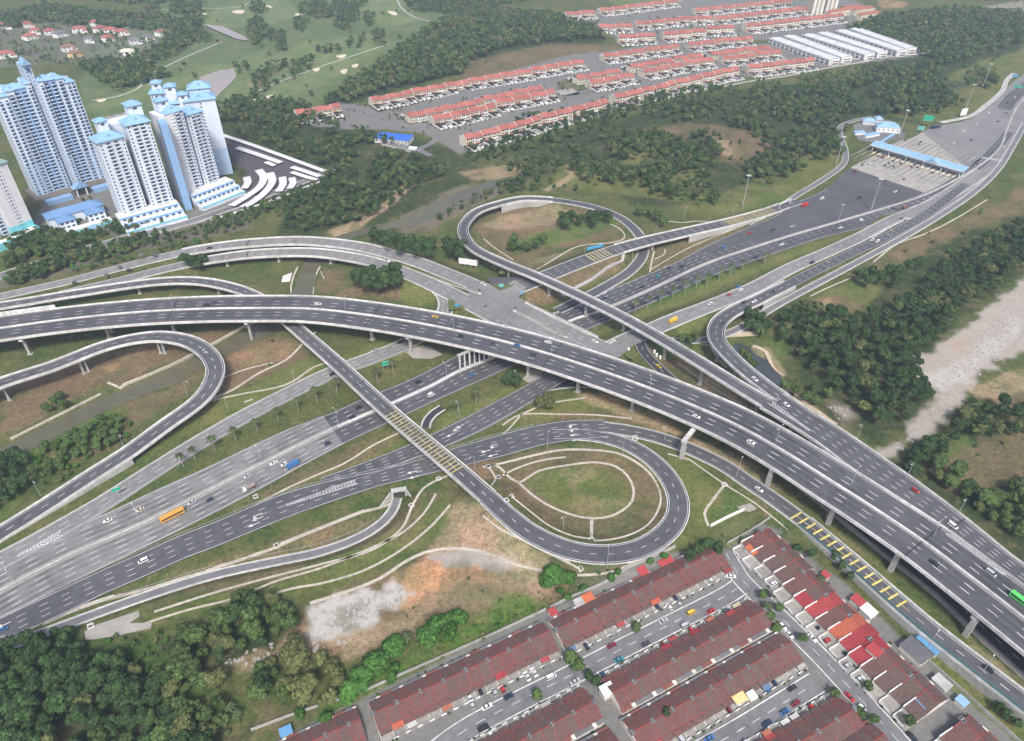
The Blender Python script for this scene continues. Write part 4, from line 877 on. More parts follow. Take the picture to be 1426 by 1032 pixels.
while s < s1:
    a = R5.at(s, 3.9, .2)[0]; b = R5.at(s, -3.9, .2)[0]; e = np.array([*R5.t[R5.near(a[0], a[1])[2]], 0])*.45; mb.add([a-e, b-e, b+e, a+e], [(0, 1, 2, 3)], M_YEL); s += 4.3
    if k % 2 == 0: strip(mb, R5, s-4.3, s, 0, .25, .2, M_YEL)
    k += 1
p5 = ramp('r5', 'ramp_flyover', 'walled two lane ramp with yellow bars rising beside the red roofed terraces at lower right', M_ASPH, 2, rect=(1,1), joints=()); mb.build('yellow_bars', p5)
mb = MB(); i0, i1 = R5.runs('w')[0]; M_TEAL = mat('teal_screen', (.10, .19, .20), .5, .1, 1); sweep(mb, R5, i0, i1, [(-1, -.2, 1.0), (-1, -.2, 2.6), (-1, -.3, 2.6), (-1, -.3, 1.0)][::-1], M_TEAL); mb.build('noise_screen', p5)

# expressway median barrier, roadside barriers and guard rails
def long_rail(name, label, R, off, S0, S1, prof, m, cat='barrier', group='roadside barriers', z=0.):
    p = R.at((S0+S1)/2, off)[0]; t = thing(name, label, cat, (p[0], p[1], p[2]), uniq=False, group=group, world=True); mb = MB()
    n = max(int((S1-S0)/3), 1); S = np.linspace(S0, S1, n+1); V = []
    for q in S:
        for a, b in prof: V.append(R.at(q, off+a, b)[0])
    k = len(prof); mb.add([(v[0], v[1], v[2]-p[2]) for v in V], [(i*k+j, i*k+j+1, (i+1)*k+j+1, (i+1)*k+j) for i in range(n) for j in range(k-1)], m); mb.build('barrier_wall', t); return t
W_ = [(-.5, 0), (-.2, .85), (.2, .85), (.5, 0)][::-1]
long_rail('median_barrier', 'long dark median barrier splitting the pale left part of the expressway', E_, 0, Sx(-80), Sx(470), W_, M_CONC2)
long_rail('median_barrier', 'white median barrier splitting the dark middle part of the expressway', E_, 0, Sx(470), Sx(820), [(-.9, 0), (-.9, .3), (-.3, .3), (-.2, .85), (.2, .85), (.3, .3), (.9, .3), (.9, 0)][::-1], M_CONC)
long_rail('median_barrier', 'pale double kerbed median running from the ramp bridge past the toll plaza', E_, 0, Sx(820), Sx(1440), [(-1.1, 0), (-1.1, .25), (-.8, .25), (-.8, .1), (-.25, .1), (-.2, .8), (.2, .8), (.25, .1), (.8, .1), (.8, .25), (1.1, .25), (1.1, 0)][::-1], M_CONC2)
def rail(R, side, off, S0, S1, label, x=None):
    p = R.at((S0+S1)/2, 0)[0]; t = thing('guard_rail', label, 'guard rail', (p[0], p[1], p[2]), uniq=False, group='guard rails along the roads', world=True); mb = MB(); pb = MB()
    n = max(int((S1-S0)/3), 1)
    def at(q, z): 
        o = side*(R.width(q)/2+off); v = R.at(q, o, z)[0]; return (v[0], v[1], v[2]-p[2])
    S = np.linspace(S0, S1, n+1)
    mb.add([at(q, z) for q in S for z in (.45, .8)], [(2*i, 2*i+2, 2*i+3, 2*i+1) for i in range(n)], M_STEEL)
    mb.build('rail', t)
    for q in S[::2]: v = at(q, .35); pb.box((v[0], v[1], .35+v[2]-.35), (.15, .15, .8), M_STEEL)
    o = pb.build('posts', t); o['kind'] = 'stuff'
rail(X['b'], 1, .8, 75, X['b'].s[-1]-5, 'grey guard rail along the upper edge of the left frontage road')
rail(X['a1'], 1, .6, 60, X['a1'].s[-1], 'grey guard rail along the upper edge of the lower slip road')
rail(X['a2'], -1, .6, 40, X['a2'].s[-1], 'grey guard rail along the bottom edge of the lower slip road')
rail(X['q'], -1, .6, 20, X['q'].s[-1], 'white guard rail beside the narrow underpass lane')
rail(X['r2'], -1, .8, joint_s(X['r2'], (700,712), 7), X['r2'].s[-1]-60, 'grey guard rail round the outside of the grassy loop')
# drains and paths on the slopes
for px, wd in (([(700,600+45),(740,635),(780,627),(820,626.5),(862,632),(896,651),(914,672),(921,693),(915,715),(898,735),(870,748),(836,754),(828,754)],1.5),
 ([(672,651),(690,648),(712,667),(722,672),(750,656),(790,648),(830,644),(858,650),(874,663),(882,680),(880,698),(868,710),(850,719),(826,722),(800,718),(770,707),(745,692),(722,672)],1.3),
 ([(824,723),(824,752)],1.6),([(712,692),(738,713),(768,735),(800,748),(824,751)],1.2),([(700,662),(720,652),(755,641),(788,636.5)],1.2),
 ([(673,718),(700,738),(740,758),(780,778),(808,792)],1.5),([(680,650),(690,666),(684,677)],1),([(676,650),(700,645)],1.2),
 ([(60,868),(120,843),(200,820),(260,802),(310,786),(350,773),(386,760),(440,738),(480,722),(520,708),(543,701)],2.0),
 ([(215,852),(300,825),(380,803),(450,785),(520,765),(560,735),(574,705),(590,680),(610,668),(625,662)],1.2),
 ([(190,872),(260,850),(330,832),(380,811),(450,790),(510,766),(560,742),(590,715),(607,688)],1.1),
 ([(330,845),(405,820),(450,812),(510,793),(560,765),(600,733),(627,703)],1.2),
 ([(432,840),(480,825),(530,805),(560,785),(590,770),(625,764),(670,768),(720,786),(770,796),(800,800),(845,797),(880,785),(930,765),(940,760)],1.6),
 ([(350,706),(400,680),(440,662),(480,645),(520,620),(555,603)],1.1),
 ([(700,592),(724,578),(780,577),(830,578),(880,583)],1.1),([(724,578),(760,563),(815,554)],1.2),([(600,690-43),(640,634),(700,605),(724,580)],.9),
 ([(1009,675),(990,700),(981,715),(987,733)],1.4),([(960,640),(1010,675),(1050,700),(1100,740)],.9),([(930,632),(960,640)],1),
 ([(746,376),(770,362),(800,345),(815,341),(850,338),(866,334),(870,328),(862,318),(850,312)],1.2),([(905,379),(908,362),(911,350)],1.3),([(912,361),(925,354),(926,347)],1.2),([(905,376),(960,345),(1040,312),(1060,303)],.9),
 ([(673,332),(690,346),(715,362)],1),([(930,308),(950,310),(970,308),(995,310)],1.2),
 ([(1128,413),(1150,402),(1185,387)],1.1),([(1216,365),(1250,340),(1290,325),(1330,305),(1355,290),(1375,278)],1.3),
 ([(280,560),(320,545),(360,520),(400,500),(425,475),(440,462)],1.6),([(250,567),(330,550),(400,535),(440,510),(480,500)],1.4),([(290,535),(340,515),(380,505)],1),
 ([(1012,512),(1000,500),(985,480),(975,480)],1),([(944,506),(985,535),(1040,568)],1),([(340,560),(352,556)],1)):
    draped('drain', px, wd, M_DRAIN, .12, .8)
M_PATH = mat('gravel_path', (.36,.34,.31), .9, .15, .4)
draped('golf_path', [(128,140),(165,134),(190,124),(197,118),(193,112),(220,98),(262,78),(300,62),(309,58)], 3, M_PATH, .15)
draped('golf_path', [(300,165),(330,143),(380,118),(440,95),(500,75),(540,62)], 2.6, M_PATH, .15); draped('golf_path', [(553,0),(560,12),(580,25),(600,30)], 3, M_PATH, .15)
draped('golf_path', [(190,16),(260,12),(330,10),(345,5)], 2.4, M_PATH, .15)
draped('river_wall', [(395,412),(372,437),(335,457),(270,492),(222,515),(174,535),(167,540),(150,533)], 1.4, M_DRAIN, .5, 2.5)
draped('river_wall', [(14,611),(60,588),(110,563),(140,548)], 1.2, M_DRAIN, .15, 2); draped('river_wall', [(184,556),(215,541),(242,535)], 1, M_DRAIN, .2, 2); draped('river_wall', [(287,506),(330,486),(365,471),(400,456)], 1.1, M_DRAIN, .3, 2.5)
draped('river_wall', [(405,410),(409,385),(415,372)], 1.2, M_DRAIN, .4, 2.5); draped('river_wall', [(436,410),(440,385),(446,372)], 1.2, M_DRAIN, .4, 2.5)
draped('river_step', [(1048,482),(1066,490),(1070,498),(1078,512),(1092,524)], 2.6, mat('tan_concrete', (.42,.34,.25), .9, .15, .4), .5, 2.5)
draped('river_step', [(1075,545),(1100,548),(1130,568),(1165,592)], 2.4, MATS['tan_concrete'], .4, 2.5); draped('river_step', [(1084,538),(1110,556),(1140,580)], 1.6, MATS['tan_concrete'], .4, 2.5)
draped('estate_road', [(350,167),(410,158),(480,150),(520,160),(545,175),(580,178),(640,167),(720,148),(780,136),(850,118),(905,104)], 7, M_ASPH2, .12, .5)
draped('estate_road', [(645,192),(700,176),(780,157),(850,140),(860,133)], 6, M_ASPH2, .12, .5); draped('estate_road', [(520,145),(600,152),(680,132),(760,112),(830,100),(880,88),(960,78),(1010,70),(1060,62),(1140,48),(1190,32)], 6, M_ASPH2, .12, .5)
draped('estate_road', [(600,217),(585,208),(600,200),(610,190)], 7, M_ASPH2, .12, .5); draped('estate_road', [(1150,85),(1220,80),(1290,74)], 6, M_PATH, .12, .5)
draped('track', [(800,172),(860,150),(920,135),(1000,122),(1040,114),(1100,105),(1150,95),(1210,85)], 4, M_PATH, .1, .5)
# ================================================================== TREES
LEAF = {}
def leafmat(k, c, rnd=.22, isl=.45):
    LEAF[k] = mat('foliage_'+k, c, .75, .12, .9, spec=.12, rnd=rnd, isl=isl, scale2=.2); return LEAF[k]
leafmat('dark', (.038, .072, .024)); leafmat('mid', (.066, .106, .032)); leafmat('olive', (.105, .122, .044)); leafmat('lush', (.055, .130, .026)); leafmat('grey', (.125, .145, .115)); leafmat('palm', (.065, .085, .035))
M_TRUNK = mat('bark', (.13, .105, .08), .9, .2, 2)
def cube_sphere():
    V = []; F = []; idx = {}
    def vid(p):
        k = tuple(round(c, 3) for c in p)
        if k not in idx: idx[k] = len(V); V.append(np.array(p)/np.linalg.norm(p))
        return idx[k]
    g = (-1, 0, 1)
    for ax in range(3):
        for sg in (-1, 1):
            for i in range(2):
                for j in range(2):
                    q = []
                    for a, b in ((i, j), (i+1, j), (i+1, j+1), (i, j+1)):
                        p = [0, 0, 0]; p[ax] = sg; p[(ax+1) % 3] = g[a]*sg; p[(ax+2) % 3] = g[b]; q.append(vid(p))
                    F.append(q)
    return np.array(V), np.array(F)
CSV, CSF = cube_sphere()
def crown(seed, blobs, leaves, rad=1., flat=.8, leaf=.1, lowest=-.5, spread=.62):
    """unit crown about the origin: lumps of small leaf faces round solid cores"""
    r = np.random.default_rng(seed); V = []; F = []; o = 0; B = []
    for i in range(blobs):
        for _ in range(30):
            c = r.normal(size=3); c /= np.linalg.norm(c); c *= spread*r.uniform(.45, 1.0); c[2] *= flat
            if c[2] > lowest*flat: break
        B.append((c, r.uniform(.26, .46)))
    B.append((np.array([0, 0, 0.]), .5))
    for c, br in B:
        v = CSV*(br*.70*r.uniform(.8, 1.2, (len(CSV), 1)))*np.array([1, 1, .85])+c; V.append(v); F.append(CSF+o); o += len(v)
    per = leaves//len(B)
    for c, br in B:
        n = r.normal(size=(per, 3)); n[:, 2] = np.abs(n[:, 2])*1.0-.35*r.random(per); n /= np.linalg.norm(n, axis=1)[:, None]
        p = c+n*(br*r.uniform(.68, 1.16, (per, 1)))*np.array([1, 1, .85])
        t = np.cross(n, r.normal(size=(per, 3))); t /= np.linalg.norm(t, axis=1)[:, None]; b = np.cross(n, t); b += n*r.uniform(-.6, .6, (per, 1))
        s = leaf*r.uniform(.6, 1.3, (per, 1)); q = np.stack([p-t*s-b*s*.7, p+t*s-b*s*.6, p+t*s*.8+b*s*.7, p-t*s*.7+b*s*.8], 1).reshape(-1, 3)
        V.append(q); F.append(np.arange(per*4).reshape(-1, 4)+o); o += per*4
    return np.concatenate(V)*rad, np.concatenate(F)
def tree_proto(name, kind, seed, blobs, leaves, h, rad, flat, leaf, label, cat='tree', trunk_h=.5, spread=.62):
    t = thing(name, label, cat, uniq=False); V, F = crown(seed, blobs, leaves, rad, flat, leaf/rad, spread=spread); zc = h-rad*flat*.95
    V = V*1.; V[:, 2] += zc; me = np_mesh('crown', V, F, [LEAF[kind]]); obj('crown', me, t)
    mb = MB(); r = random.Random(seed); mb.cyl((0, 0, -1), (r.uniform(-.3, .3), r.uniform(-.3, .3), zc), .22, .13, M_TRUNK, 6)
    for k in range(4):
        a = r.uniform(0, 6.3); mb.cyl((0, 0, zc*.55), (cos(a)*rad*.5, sin(a)*rad*.5, zc+r.uniform(-.2, .5)), .1, .05, M_TRUNK, 5)
    obj('trunk', mb.mesh('trunk'), t); return proto(t)
PR = {}
for k in range(4): PR['dark', k] = tree_proto('broadleaf_tree', 'dark', 10+k, 13, 2600, 10.5, 4.3, .95, .34, 'x')
for k in range(3): PR['mid', k] = tree_proto('broadleaf_tree', 'mid', 20+k, 14, 2600, 10, 4.2, .9, .34, 'x')
for k in range(3): PR['olive', k] = tree_proto('acacia_tree', 'olive', 30+k, 15, 2400, 9.5, 4.0, .85, .32, 'x')
for k in range(2): PR['lush', k] = tree_proto('leafy_shrub', 'lush', 40+k, 9, 1300, 4.5, 3, .7, .32, 'x', 'shrub')
PR['grey', 0] = tree_proto('silvery_tree', 'grey', 50, 8, 700, 6, 3, .6, .34, 'x')
NV = {'dark': 4, 'mid': 3, 'olive': 3, 'lush': 2, 'grey': 1}
LOWV = {}
for k in range(5): LOWV[k] = crown(100+k, 6, 150, 1, .85, .17)
LOWN = {}
for k in range(3): LOWN[k] = crown(120+k, 8, 520, 1, .9, .105)
NTREE = [0]
def tree_at(x, y, kind, s, label, group, cat='tree', z=None, uniq=False, hs=1.):
    z = float(terrain(np.array([x]), np.array([y]))[0]) if z is None else z; k = random.randrange(NV[kind])
    NTREE[0] += 1
    return copy_tree(PR[kind, k], (x, y, z), random.uniform(0, 6.3), label, group, (s*random.uniform(.92, 1.1), s*random.uniform(.92, 1.1), s*hs), cat=cat, uniq=uniq)
def scatter(px, sp, jit=.45, gap=1.5, h=0., keep=1., skip=(), cl=0):
    pl = wpoly(px); lo = pl.min(0); hi = pl.max(0); xs = np.arange(lo[0], hi[0], sp); ys = np.arange(lo[1], hi[1], sp*.87)
    gx, gy = np.meshgrid(xs, ys); gx = gx+(np.arange(len(ys)) % 2)[:, None]*sp/2
    x = gx.ravel()+RNG.uniform(-jit, jit, gx.size)*sp; y = gy.ravel()+RNG.uniform(-jit, jit, gx.size)*sp
    k = inside_dist(pl, x, y) > 0
    for rv, _ in RIV: k &= inside_dist(rv, x, y) < -1
    x, y = x[k], y[k]; k = road_gap(x, y, skip) > gap; k &= RNG.random(len(x)) < keep; x, y = x[k], y[k]
    if cl: k = fbm(x+70, y+40, cl) > np.quantile(fbm(x+70, y+40, cl), .55) if len(x) > 3 else np.ones(len(x), bool); x, y = x[k], y[k]
    k = np.argsort(-y); return x[k], y[k]
# woods nearest the camera: every tree a thing
WOODS = [
 ('dark', 6.3, 1.12, [(-30,912),(55,884),(85,872),(118,888),(120,925),(130,950),(100,1010),(60,1090),(-60,1120)], 'dark dense tree in the thick wood at the bottom left corner', 'trees of the bottom left wood'),
 ('dark', 6.0, 1.0, [(120,915),(180,925),(240,950),(270,1000),(300,1050),(200,1090),(80,1090),(120,1000)], 'rounded dark tree on the wood edge beside the lush green scrub', 'trees of the bottom left wood'),
 ('mid', 6.2, 1.0, [(246,905),(250,885),(300,862),(350,838),(395,838),(418,856),(405,888),(350,918),(300,930),(262,935)], 'leafy mid green tree of the belt below the underpass lane drain', 'trees of the belt under the drain'),
 ('olive', 6.4, 1.02, [(355,950),(385,915),(420,905),(470,925),(485,950),(470,985),(425,1000),(385,985),(362,975)], 'olive green bushy tree of the clump beside the bare sandy patch', 'trees of the olive clump'),
 ('mid', 6.8, 1.05, [(190,950),(260,930),(300,945),(320,985),(310,1040),(240,1050)], 'mid green tree between the scrub strip and the dark wood', 'trees of the bottom left wood'),
 ('dark', 7.6, 1.08, [(1086,440),(1110,432),(1160,445),(1235,442),(1262,420),(1300,440),(1320,462),(1290,485),(1275,520),(1292,555),(1275,585),(1240,600),(1200,588),(1180,565),(1140,530),(1110,505),(1082,478)], 'dark green tree packed in the wood between the stream pool and the white rubble', 'trees of the right hand wood'),
 ('dark', 7.6, 1.02, [(1262,420),(1300,385),(1350,350),(1426,310),(1460,310),(1460,360),(1390,400),(1340,440),(1310,458)], 'green tree of the belt running up beside the white rubble field', 'trees of the upper right belt'),
 ('dark', 8.0, 1.05, [(1255,645),(1290,625),(1325,598),(1350,565),(1390,570),(1440,590),(1440,612),(1340,618),(1308,632),(1300,650),(1262,662)], 'dark tree of the small grove below the white rubble track', 'trees of the rubble track grove'),
 ('mid', 7.4, 1.1, [(1268,665),(1310,655),(1335,678),(1380,690),(1440,672),(1500,680),(1500,800),(1410,748),(1340,700),(1300,680)], 'bright mid green tree of the wood beyond the merging ramp flyover', 'trees of the lower right wood'),
]
CAND = []
for kind, sp, s, px, label, group in WOODS:
    x, y = scatter(px, sp, .33, 2.2); z = terrain(x, y)
    for a, b, c in zip(x, y, z): CAND.append((a, b, float(c), kind if random.random() < .74 else random.choice(('dark', 'mid', 'olive')), s*random.uniform(.62, 1.3), label, group))
vis = [c for c in CAND if -30 < proj(c[0], c[1], c[2]+8)[0] < 1456 and proj(c[0], c[1], c[2]+8)[1] < 1046]
vis.sort(key=lambda c: c[0]**2+c[1]**2); INDIV = vis[:215]; REST = vis[215:]
print('wood trees', len(INDIV), len(REST))
for a, b, c, kind, s, label, group in INDIV: tree_at(a, b, kind, s, label, group, z=c, hs=random.uniform(.8, 1.2))
# single trees and small clumps that one can point at
def clump(pts, kind, s, label, group=None, hs=1., cat='tree'):
    for p in pts:
        q = PT(p[0], p[1]); tree_at(q[0], q[1], kind, s*(p[2] if len(p) > 2 else 1), label, group, z=q[2], uniq=True, hs=hs, cat=cat)
clump([(498,404),(508,400),(519,402),(530,404),(541,400),(553,398),(513,412),(526,413),(540,410),(552,408)], 'dark', 1.45, 'big dark tree of the clump above the main flyover', 'trees above the main flyover', 1.3)
clump([(522,340),(535,343),(548,345),(560,348),(575,350),(590,354),(603,352),(540,352),(560,358),(580,362),(598,362)], 'dark', 1.3, 'dark tree of the row behind the crossing road', 'trees behind the crossing road', 1.15)
clump([(622,350),(632,353),(644,356),(628,362),(640,366)], 'dark', 1.25, 'dark tree left of the ramp flyover hairpin', 'trees by the billboard', 1.1)
clump([(668,368),(680,374),(690,380),(700,388)], 'olive', .9, 'low olive tree behind the white billboard', 'trees by the billboard')
clump([(716,342),(724,350),(735,352),(746,348),(755,342),(712,352)], 'mid', 1.1, 'green tree on the left of the brown knoll inside the ramp loop', 'trees inside the ramp loop')
clump([(783,315),(795,312),(806,316),(820,312),(832,310),(844,312),(788,322),(826,320)], 'dark', 1.25, 'dark tree on the right of the brown knoll inside the ramp loop', 'trees inside the ramp loop')
clump([(890,302),(905,304),(915,310),(922,318)], 'mid', 1.2, 'tree in the wedge between curved ramp and toll approach', 'trees in the wedge')
clump([(262,372),(270,376),(279,378),(286,372)], 'dark', 1.2, 'dark tree on the verge between the two pale carriageways', 'trees between the carriageways')
clump([(707,540),(714,532),(718,541)], 'dark', 1.0, 'dark green tree beside the pier between the carriageways', 'trees by the pier')
clump([(752,572),(760,566),(766,574)], 'olive', .95, 'grey green tree at the fork of the lower slip road', 'trees at the slip road fork', 1.2)
clump([(948,480),(958,484),(966,478),(942,490),(955,494)], 'mid', .95, 'green tree in the triangle beside the single lane flyover', 'trees in the triangle')
clump([(1038,448),(1046,452),(1056,455),(1050,466),(1064,464),(1040,462)], 'dark', 1.1, 'dark tree beside the culvert over the stream pool', 'trees round the stream pool')
clump([(1032,500),(1040,506),(1046,516),(1058,470),(1086,470)], 'mid', .9, 'leafy bush on the bank of the stream pool', 'trees round the stream pool')
clump([(1090,545),(1104,552),(1120,560),(1134,566),(1150,556),(1130,548)], 'mid', .9, 'tree on the bank beyond the merging ramp flyover', 'trees beyond the merging ramp')
clump([(1195,395),(1210,392),(1222,398),(1235,388),(1250,390),(1262,382),(1275,378),(1205,402),(1242,402)], 'dark', 1.2, 'dark tree on the grassy rise right of the toll road', 'trees on the grassy rise', 1.05)
clump([(970,775),(985,768),(998,772),(958,783)], 'dark', .85, 'dark tree at the top end of the residential street', 'street trees of the terraces')
clump([(795,925),(803,935)], 'mid', .85, 'leafy street tree between two terraces', 'street trees of the terraces')
clump([(748,975),(885,880),(1070,865),(1078,880),(1115,895),(1160,970),(1205,962),(1212,1008),(1195,1000),(1262,1010),(1060,835),(1082,852)], 'mid', .62, 'small street tree beside the residential street', 'street trees of the terraces')
clump([(820,948),(830,955),(1108,770),(1168,795),(1180,808),(1160,780),(1395,1000),(1410,1012),(1385,990),(925,1000),(1128,778)], 'dark', .6, 'dark garden tree behind a terrace', 'garden trees of the terraces')
clump([(780,825),(795,815),(812,822),(790,835),(860,800),(850,808),(905,785),(925,778)], 'lush', .8, 'bright green bush behind the top terrace', 'bushes behind the terraces', cat='shrub')
clump([(535,930),(550,935),(545,948),(612,880),(622,885),(630,875),(420,995),(455,1005),(500,960)], 'lush', 1.1, 'bright green shrub in the scrub behind the terraces', 'shrubs in the scrub', cat='shrub')
clump([(546,914),(538,922),(528,930),(520,938),(556,905),(510,948),(498,955),(596,892),(640,870),(505,962),(486,972),(612,878),(622,874),(604,886),(768,812),(776,806),(760,818),(790,812),(628,884)], 'lush', 1.9, 'large rounded bright green shrub behind the terraces', 'large shrubs in the scrub', cat='shrub')
clump([(80,565),(92,570),(70,575),(86,558)], 'mid', .8, 'green bush on the river bank under the hairpin ramp', 'bushes on the river bank', cat='shrub')
clump([(200,362),(216,360)], 'grey', 1.0, 'silvery tree between the service road and the pale road', 'silvery trees'); clump([(168,376),(150,388),(106,398)], 'grey', .7, 'small silvery tree beside the pale road', 'silvery trees')
x, y = scatter([(60,625),(110,598),(150,585),(185,592),(178,610),(130,640),(75,668),(45,668),(50,640)], 5.5, .35, 2)
for a, b in zip(x, y): tree_at(a, b, 'mid' if random.random() < .6 else 'lush', .72, 'bushy green tree between the river and the hairpin ramp', 'trees between river and ramp')
x, y = scatter([(-40,625),(0,622),(40,650),(45,680),(25,705),(0,720),(-40,740)], 6.5, .35, 2)
for a, b in zip(x, y): tree_at(a, b, 'dark', .95, 'dark tree at the left edge below the river', 'trees below the river')
# far woods: masses nobody could count
def bake(name, groups, mats_key, near=False, SRC=None):
    V = []; F = []; MI = []; o = 0; SRC = SRC or (LOWN if near else LOWV)
    for (x, y), R_, H_, mi in groups:
        v, f = SRC[random.randrange(len(SRC))]; a = random.uniform(0, 6.3); ca, sa = cos(a), sin(a)
        q = np.stack([(v[:, 0]*ca-v[:, 1]*sa)*R_+x, (v[:, 0]*sa+v[:, 1]*ca)*R_+y, v[:, 2]*R_*1.05+H_-R_*.75], 1); q[:, 2] += 0
        V.append(q); F.append(f+o); MI.append(np.full(len(f), mi)); o += len(q)
    if not V: return
    me = np_mesh(name, np.concatenate(V), np.concatenate(F), [LEAF[k] for k in mats_key], np.concatenate(MI)); struct(name, me, 'stuff')
FAR = [
 ([(292,168),(330,160),(420,158),(490,180),(560,205),(600,230),(640,245),(600,255),(560,275),(540,300),(470,318),(420,325),(375,322),(385,300),(445,262),(462,242),(420,225),(360,200),(300,182)], 7.5, 3.9, 10),
 ([(445,148),(480,118),(540,85),(600,40),(640,25),(690,18),(760,22),(830,42),(845,56),(770,60),(700,68),(655,88),(640,108),(560,122),(500,135)], 8.5, 5, 12),
 ([(300,150),(330,138),(420,142),(440,155),(400,160),(350,172),(310,168)], 8, 4.4, 9),
 ([(800,215),(850,195),(930,175),(960,182),(1000,195),(1005,215),(985,255),(1000,285),(960,285),(905,275),(870,260),(820,258),(795,240)], 7.6, 4.3, 11),
 ([(1000,170),(1060,145),(1110,130),(1180,120),(1250,98),(1300,90),(1320,130),(1340,150),(1290,165),(1235,160),(1180,165),(1172,215),(1110,245),(1060,262),(1030,240),(1060,215),(1060,195)], 7.8, 4.4, 11),
 ([(715,165),(760,160),(850,145),(960,125),(1060,115),(1180,100),(1250,90),(1180,125),(1060,150),(960,170),(860,190),(800,210),(700,230),(650,232),(700,205)], 9.5, 4, 8.5),
 ([(600,305),(640,285),(690,262),(720,248),(770,250),(780,262),(700,272),(650,288),(620,310)], 7, 3, 6),
 ([(1175,45),(1230,25),(1330,15),(1430,20),(1480,40),(1430,60),(1330,90),(1310,95),(1260,62),(1210,50)], 9, 5, 11),
 ([(1340,105),(1360,98),(1390,112),(1380,125),(1350,120)], 8, 4, 8), ([(110,92),(150,85),(200,95),(235,85),(275,55),(285,20),(250,30),(220,40),(235,60),(200,80),(180,85),(240,110),(170,125),(140,115)], 8.5, 5, 11),
 ([(0,45),(0,22),(70,8),(140,20),(225,25),(270,35),(260,48),(200,42),(140,38),(60,32)], 9, 5, 10), ([(235,0),(280,0),(285,20),(240,20)], 9, 5, 10),
 ([(130,0),(240,-15),(300,-20),(260,5),(180,8)], 11, 5, 9), ([(540,-20),(640,-20),(700,0),(690,14),(620,22),(575,18)], 9.5, 5, 11), ([(600,-25),(1000,-60),(1000,-35),(760,0),(700,8)], 10.5, 5, 11),
 ([(1100,-40),(1500,-30),(1500,10),(1426,5),(1280,-5),(1180,-10)], 12, 5, 10),
 ([(25,372),(60,345),(80,340),(105,352),(85,385),(40,395)], 6.5, 4.2, 9), ([(10,335),(55,322),(115,332),(140,345),(110,368),(60,388),(12,402)], 6, 4.2, 8.5), ([(155,318),(178,308),(196,325),(186,335),(160,334)], 5, 3.5, 8), ([(120,325),(170,322),(200,335),(150,362),(108,375),(100,360)], 6.5, 3, 7), ([(168,318),(180,312),(190,325),(260,325),(330,302),(380,282),(440,258),(445,270),(400,292),(330,318),(220,345),(170,355)], 6, 2.7, 6.5),
 ([(645,200),(700,190),(800,172),(860,160),(860,170),(790,195),(700,218),(650,225)], 10, 3.6, 7),
 ([(1345,575),(1426,560),(1480,570),(1480,600),(1400,590)], 8, 4, 8),
 ([(700,225),(760,218),(785,228),(770,245),(720,245),(690,235)], 8, 3.5, 7),
]
GOLF = [[(350,34),(367,30),(375,39),(384,48),(392,45),(403,59),(401,70),(387,73),(381,59),(367,53),(350,67)],[(416,8),(443,0),(468,11),(465,25),(443,28),(417,22)],[(469,14),(499,17),(502,31),(485,37),(471,31)],[(505,20),(524,21),(523,37),(507,38)],[(465,35),(491,38),(489,46),(467,45)],[(519,46),(536,49),(540,67),(519,67)],[(498,53),(507,55),(509,67),(499,70)],[(484,59),(492,60),(491,70),(485,71)],[(443,72),(476,67),(479,76),(446,79)],[(403,90),(434,79),(437,90),(417,110),(403,110)],[(409,30),(429,28),(432,42),(410,44)],[(462,0),(513,-6),(513,6),(491,17),(468,11)],[(350,107),(372,93),(406,84),(403,90),(375,112),(350,132)],[(346,28),(363,27),(368,53),(365,67),(343,60)],[(351,8),(368,6),(371,20),(354,22)],[(327,91),(349,90),(350,104),(329,108)],[(202,8),(222,7),(223,20),(204,22)],[(236,0),(281,0),(278,17),(239,17)],[(56,4),(67,6),(66,14),(56,13)],[(315,141),(326,146),(349,135),(399,107),(400,111),(349,143),(332,160),(318,152)],[(363,149),(400,141),(400,160),(365,157)],[(239,37),(281,39),(298,56),(275,59),(242,53)],[(107,96),(157,84),(208,93),(216,107),(169,132),(152,126),(129,104)]]
FAR += [(g, 8.5, 4, 8.5) for g in GOLF]
KI = {'dark': 0, 'mid': 1, 'olive': 2}
bake('wood', [((a, b), 3.9*s, c+10*s, KI[k]) for a, b, c, k, s, _, _ in REST], ('dark', 'mid', 'olive'), SRC={k: crown(140+k, 11, 1400, 1, .9, .092) for k in range(4)})
nfar = 0; G1 = []; G2 = []
for fi, (px, sp, R_, H_) in enumerate(FAR):
    x, y = scatter(px, sp, .42, 2.5, keep=.96)
    if fi in (3, 4, 5, 0): k = fbm(x-20, y+90, 34.) > (.40, 0, 0, .40, .38, .47)[fi]; x, y = x[k], y[k]
    for a, b, z in zip(x, y, terrain(x, y)):
        s = random.uniform(.6, 1.35); z = float(z)
        (G1 if b > 900 else G2).append(((a, b), R_*s, z+H_*random.uniform(.75, 1.15), random.choice((0, 0, 0, 1, 1, 2)))); nfar += 1
bake('distant_wood', G1, ('dark', 'mid', 'olive')); bake('dense_wood', G2, ('dark', 'mid', 'olive'), True)
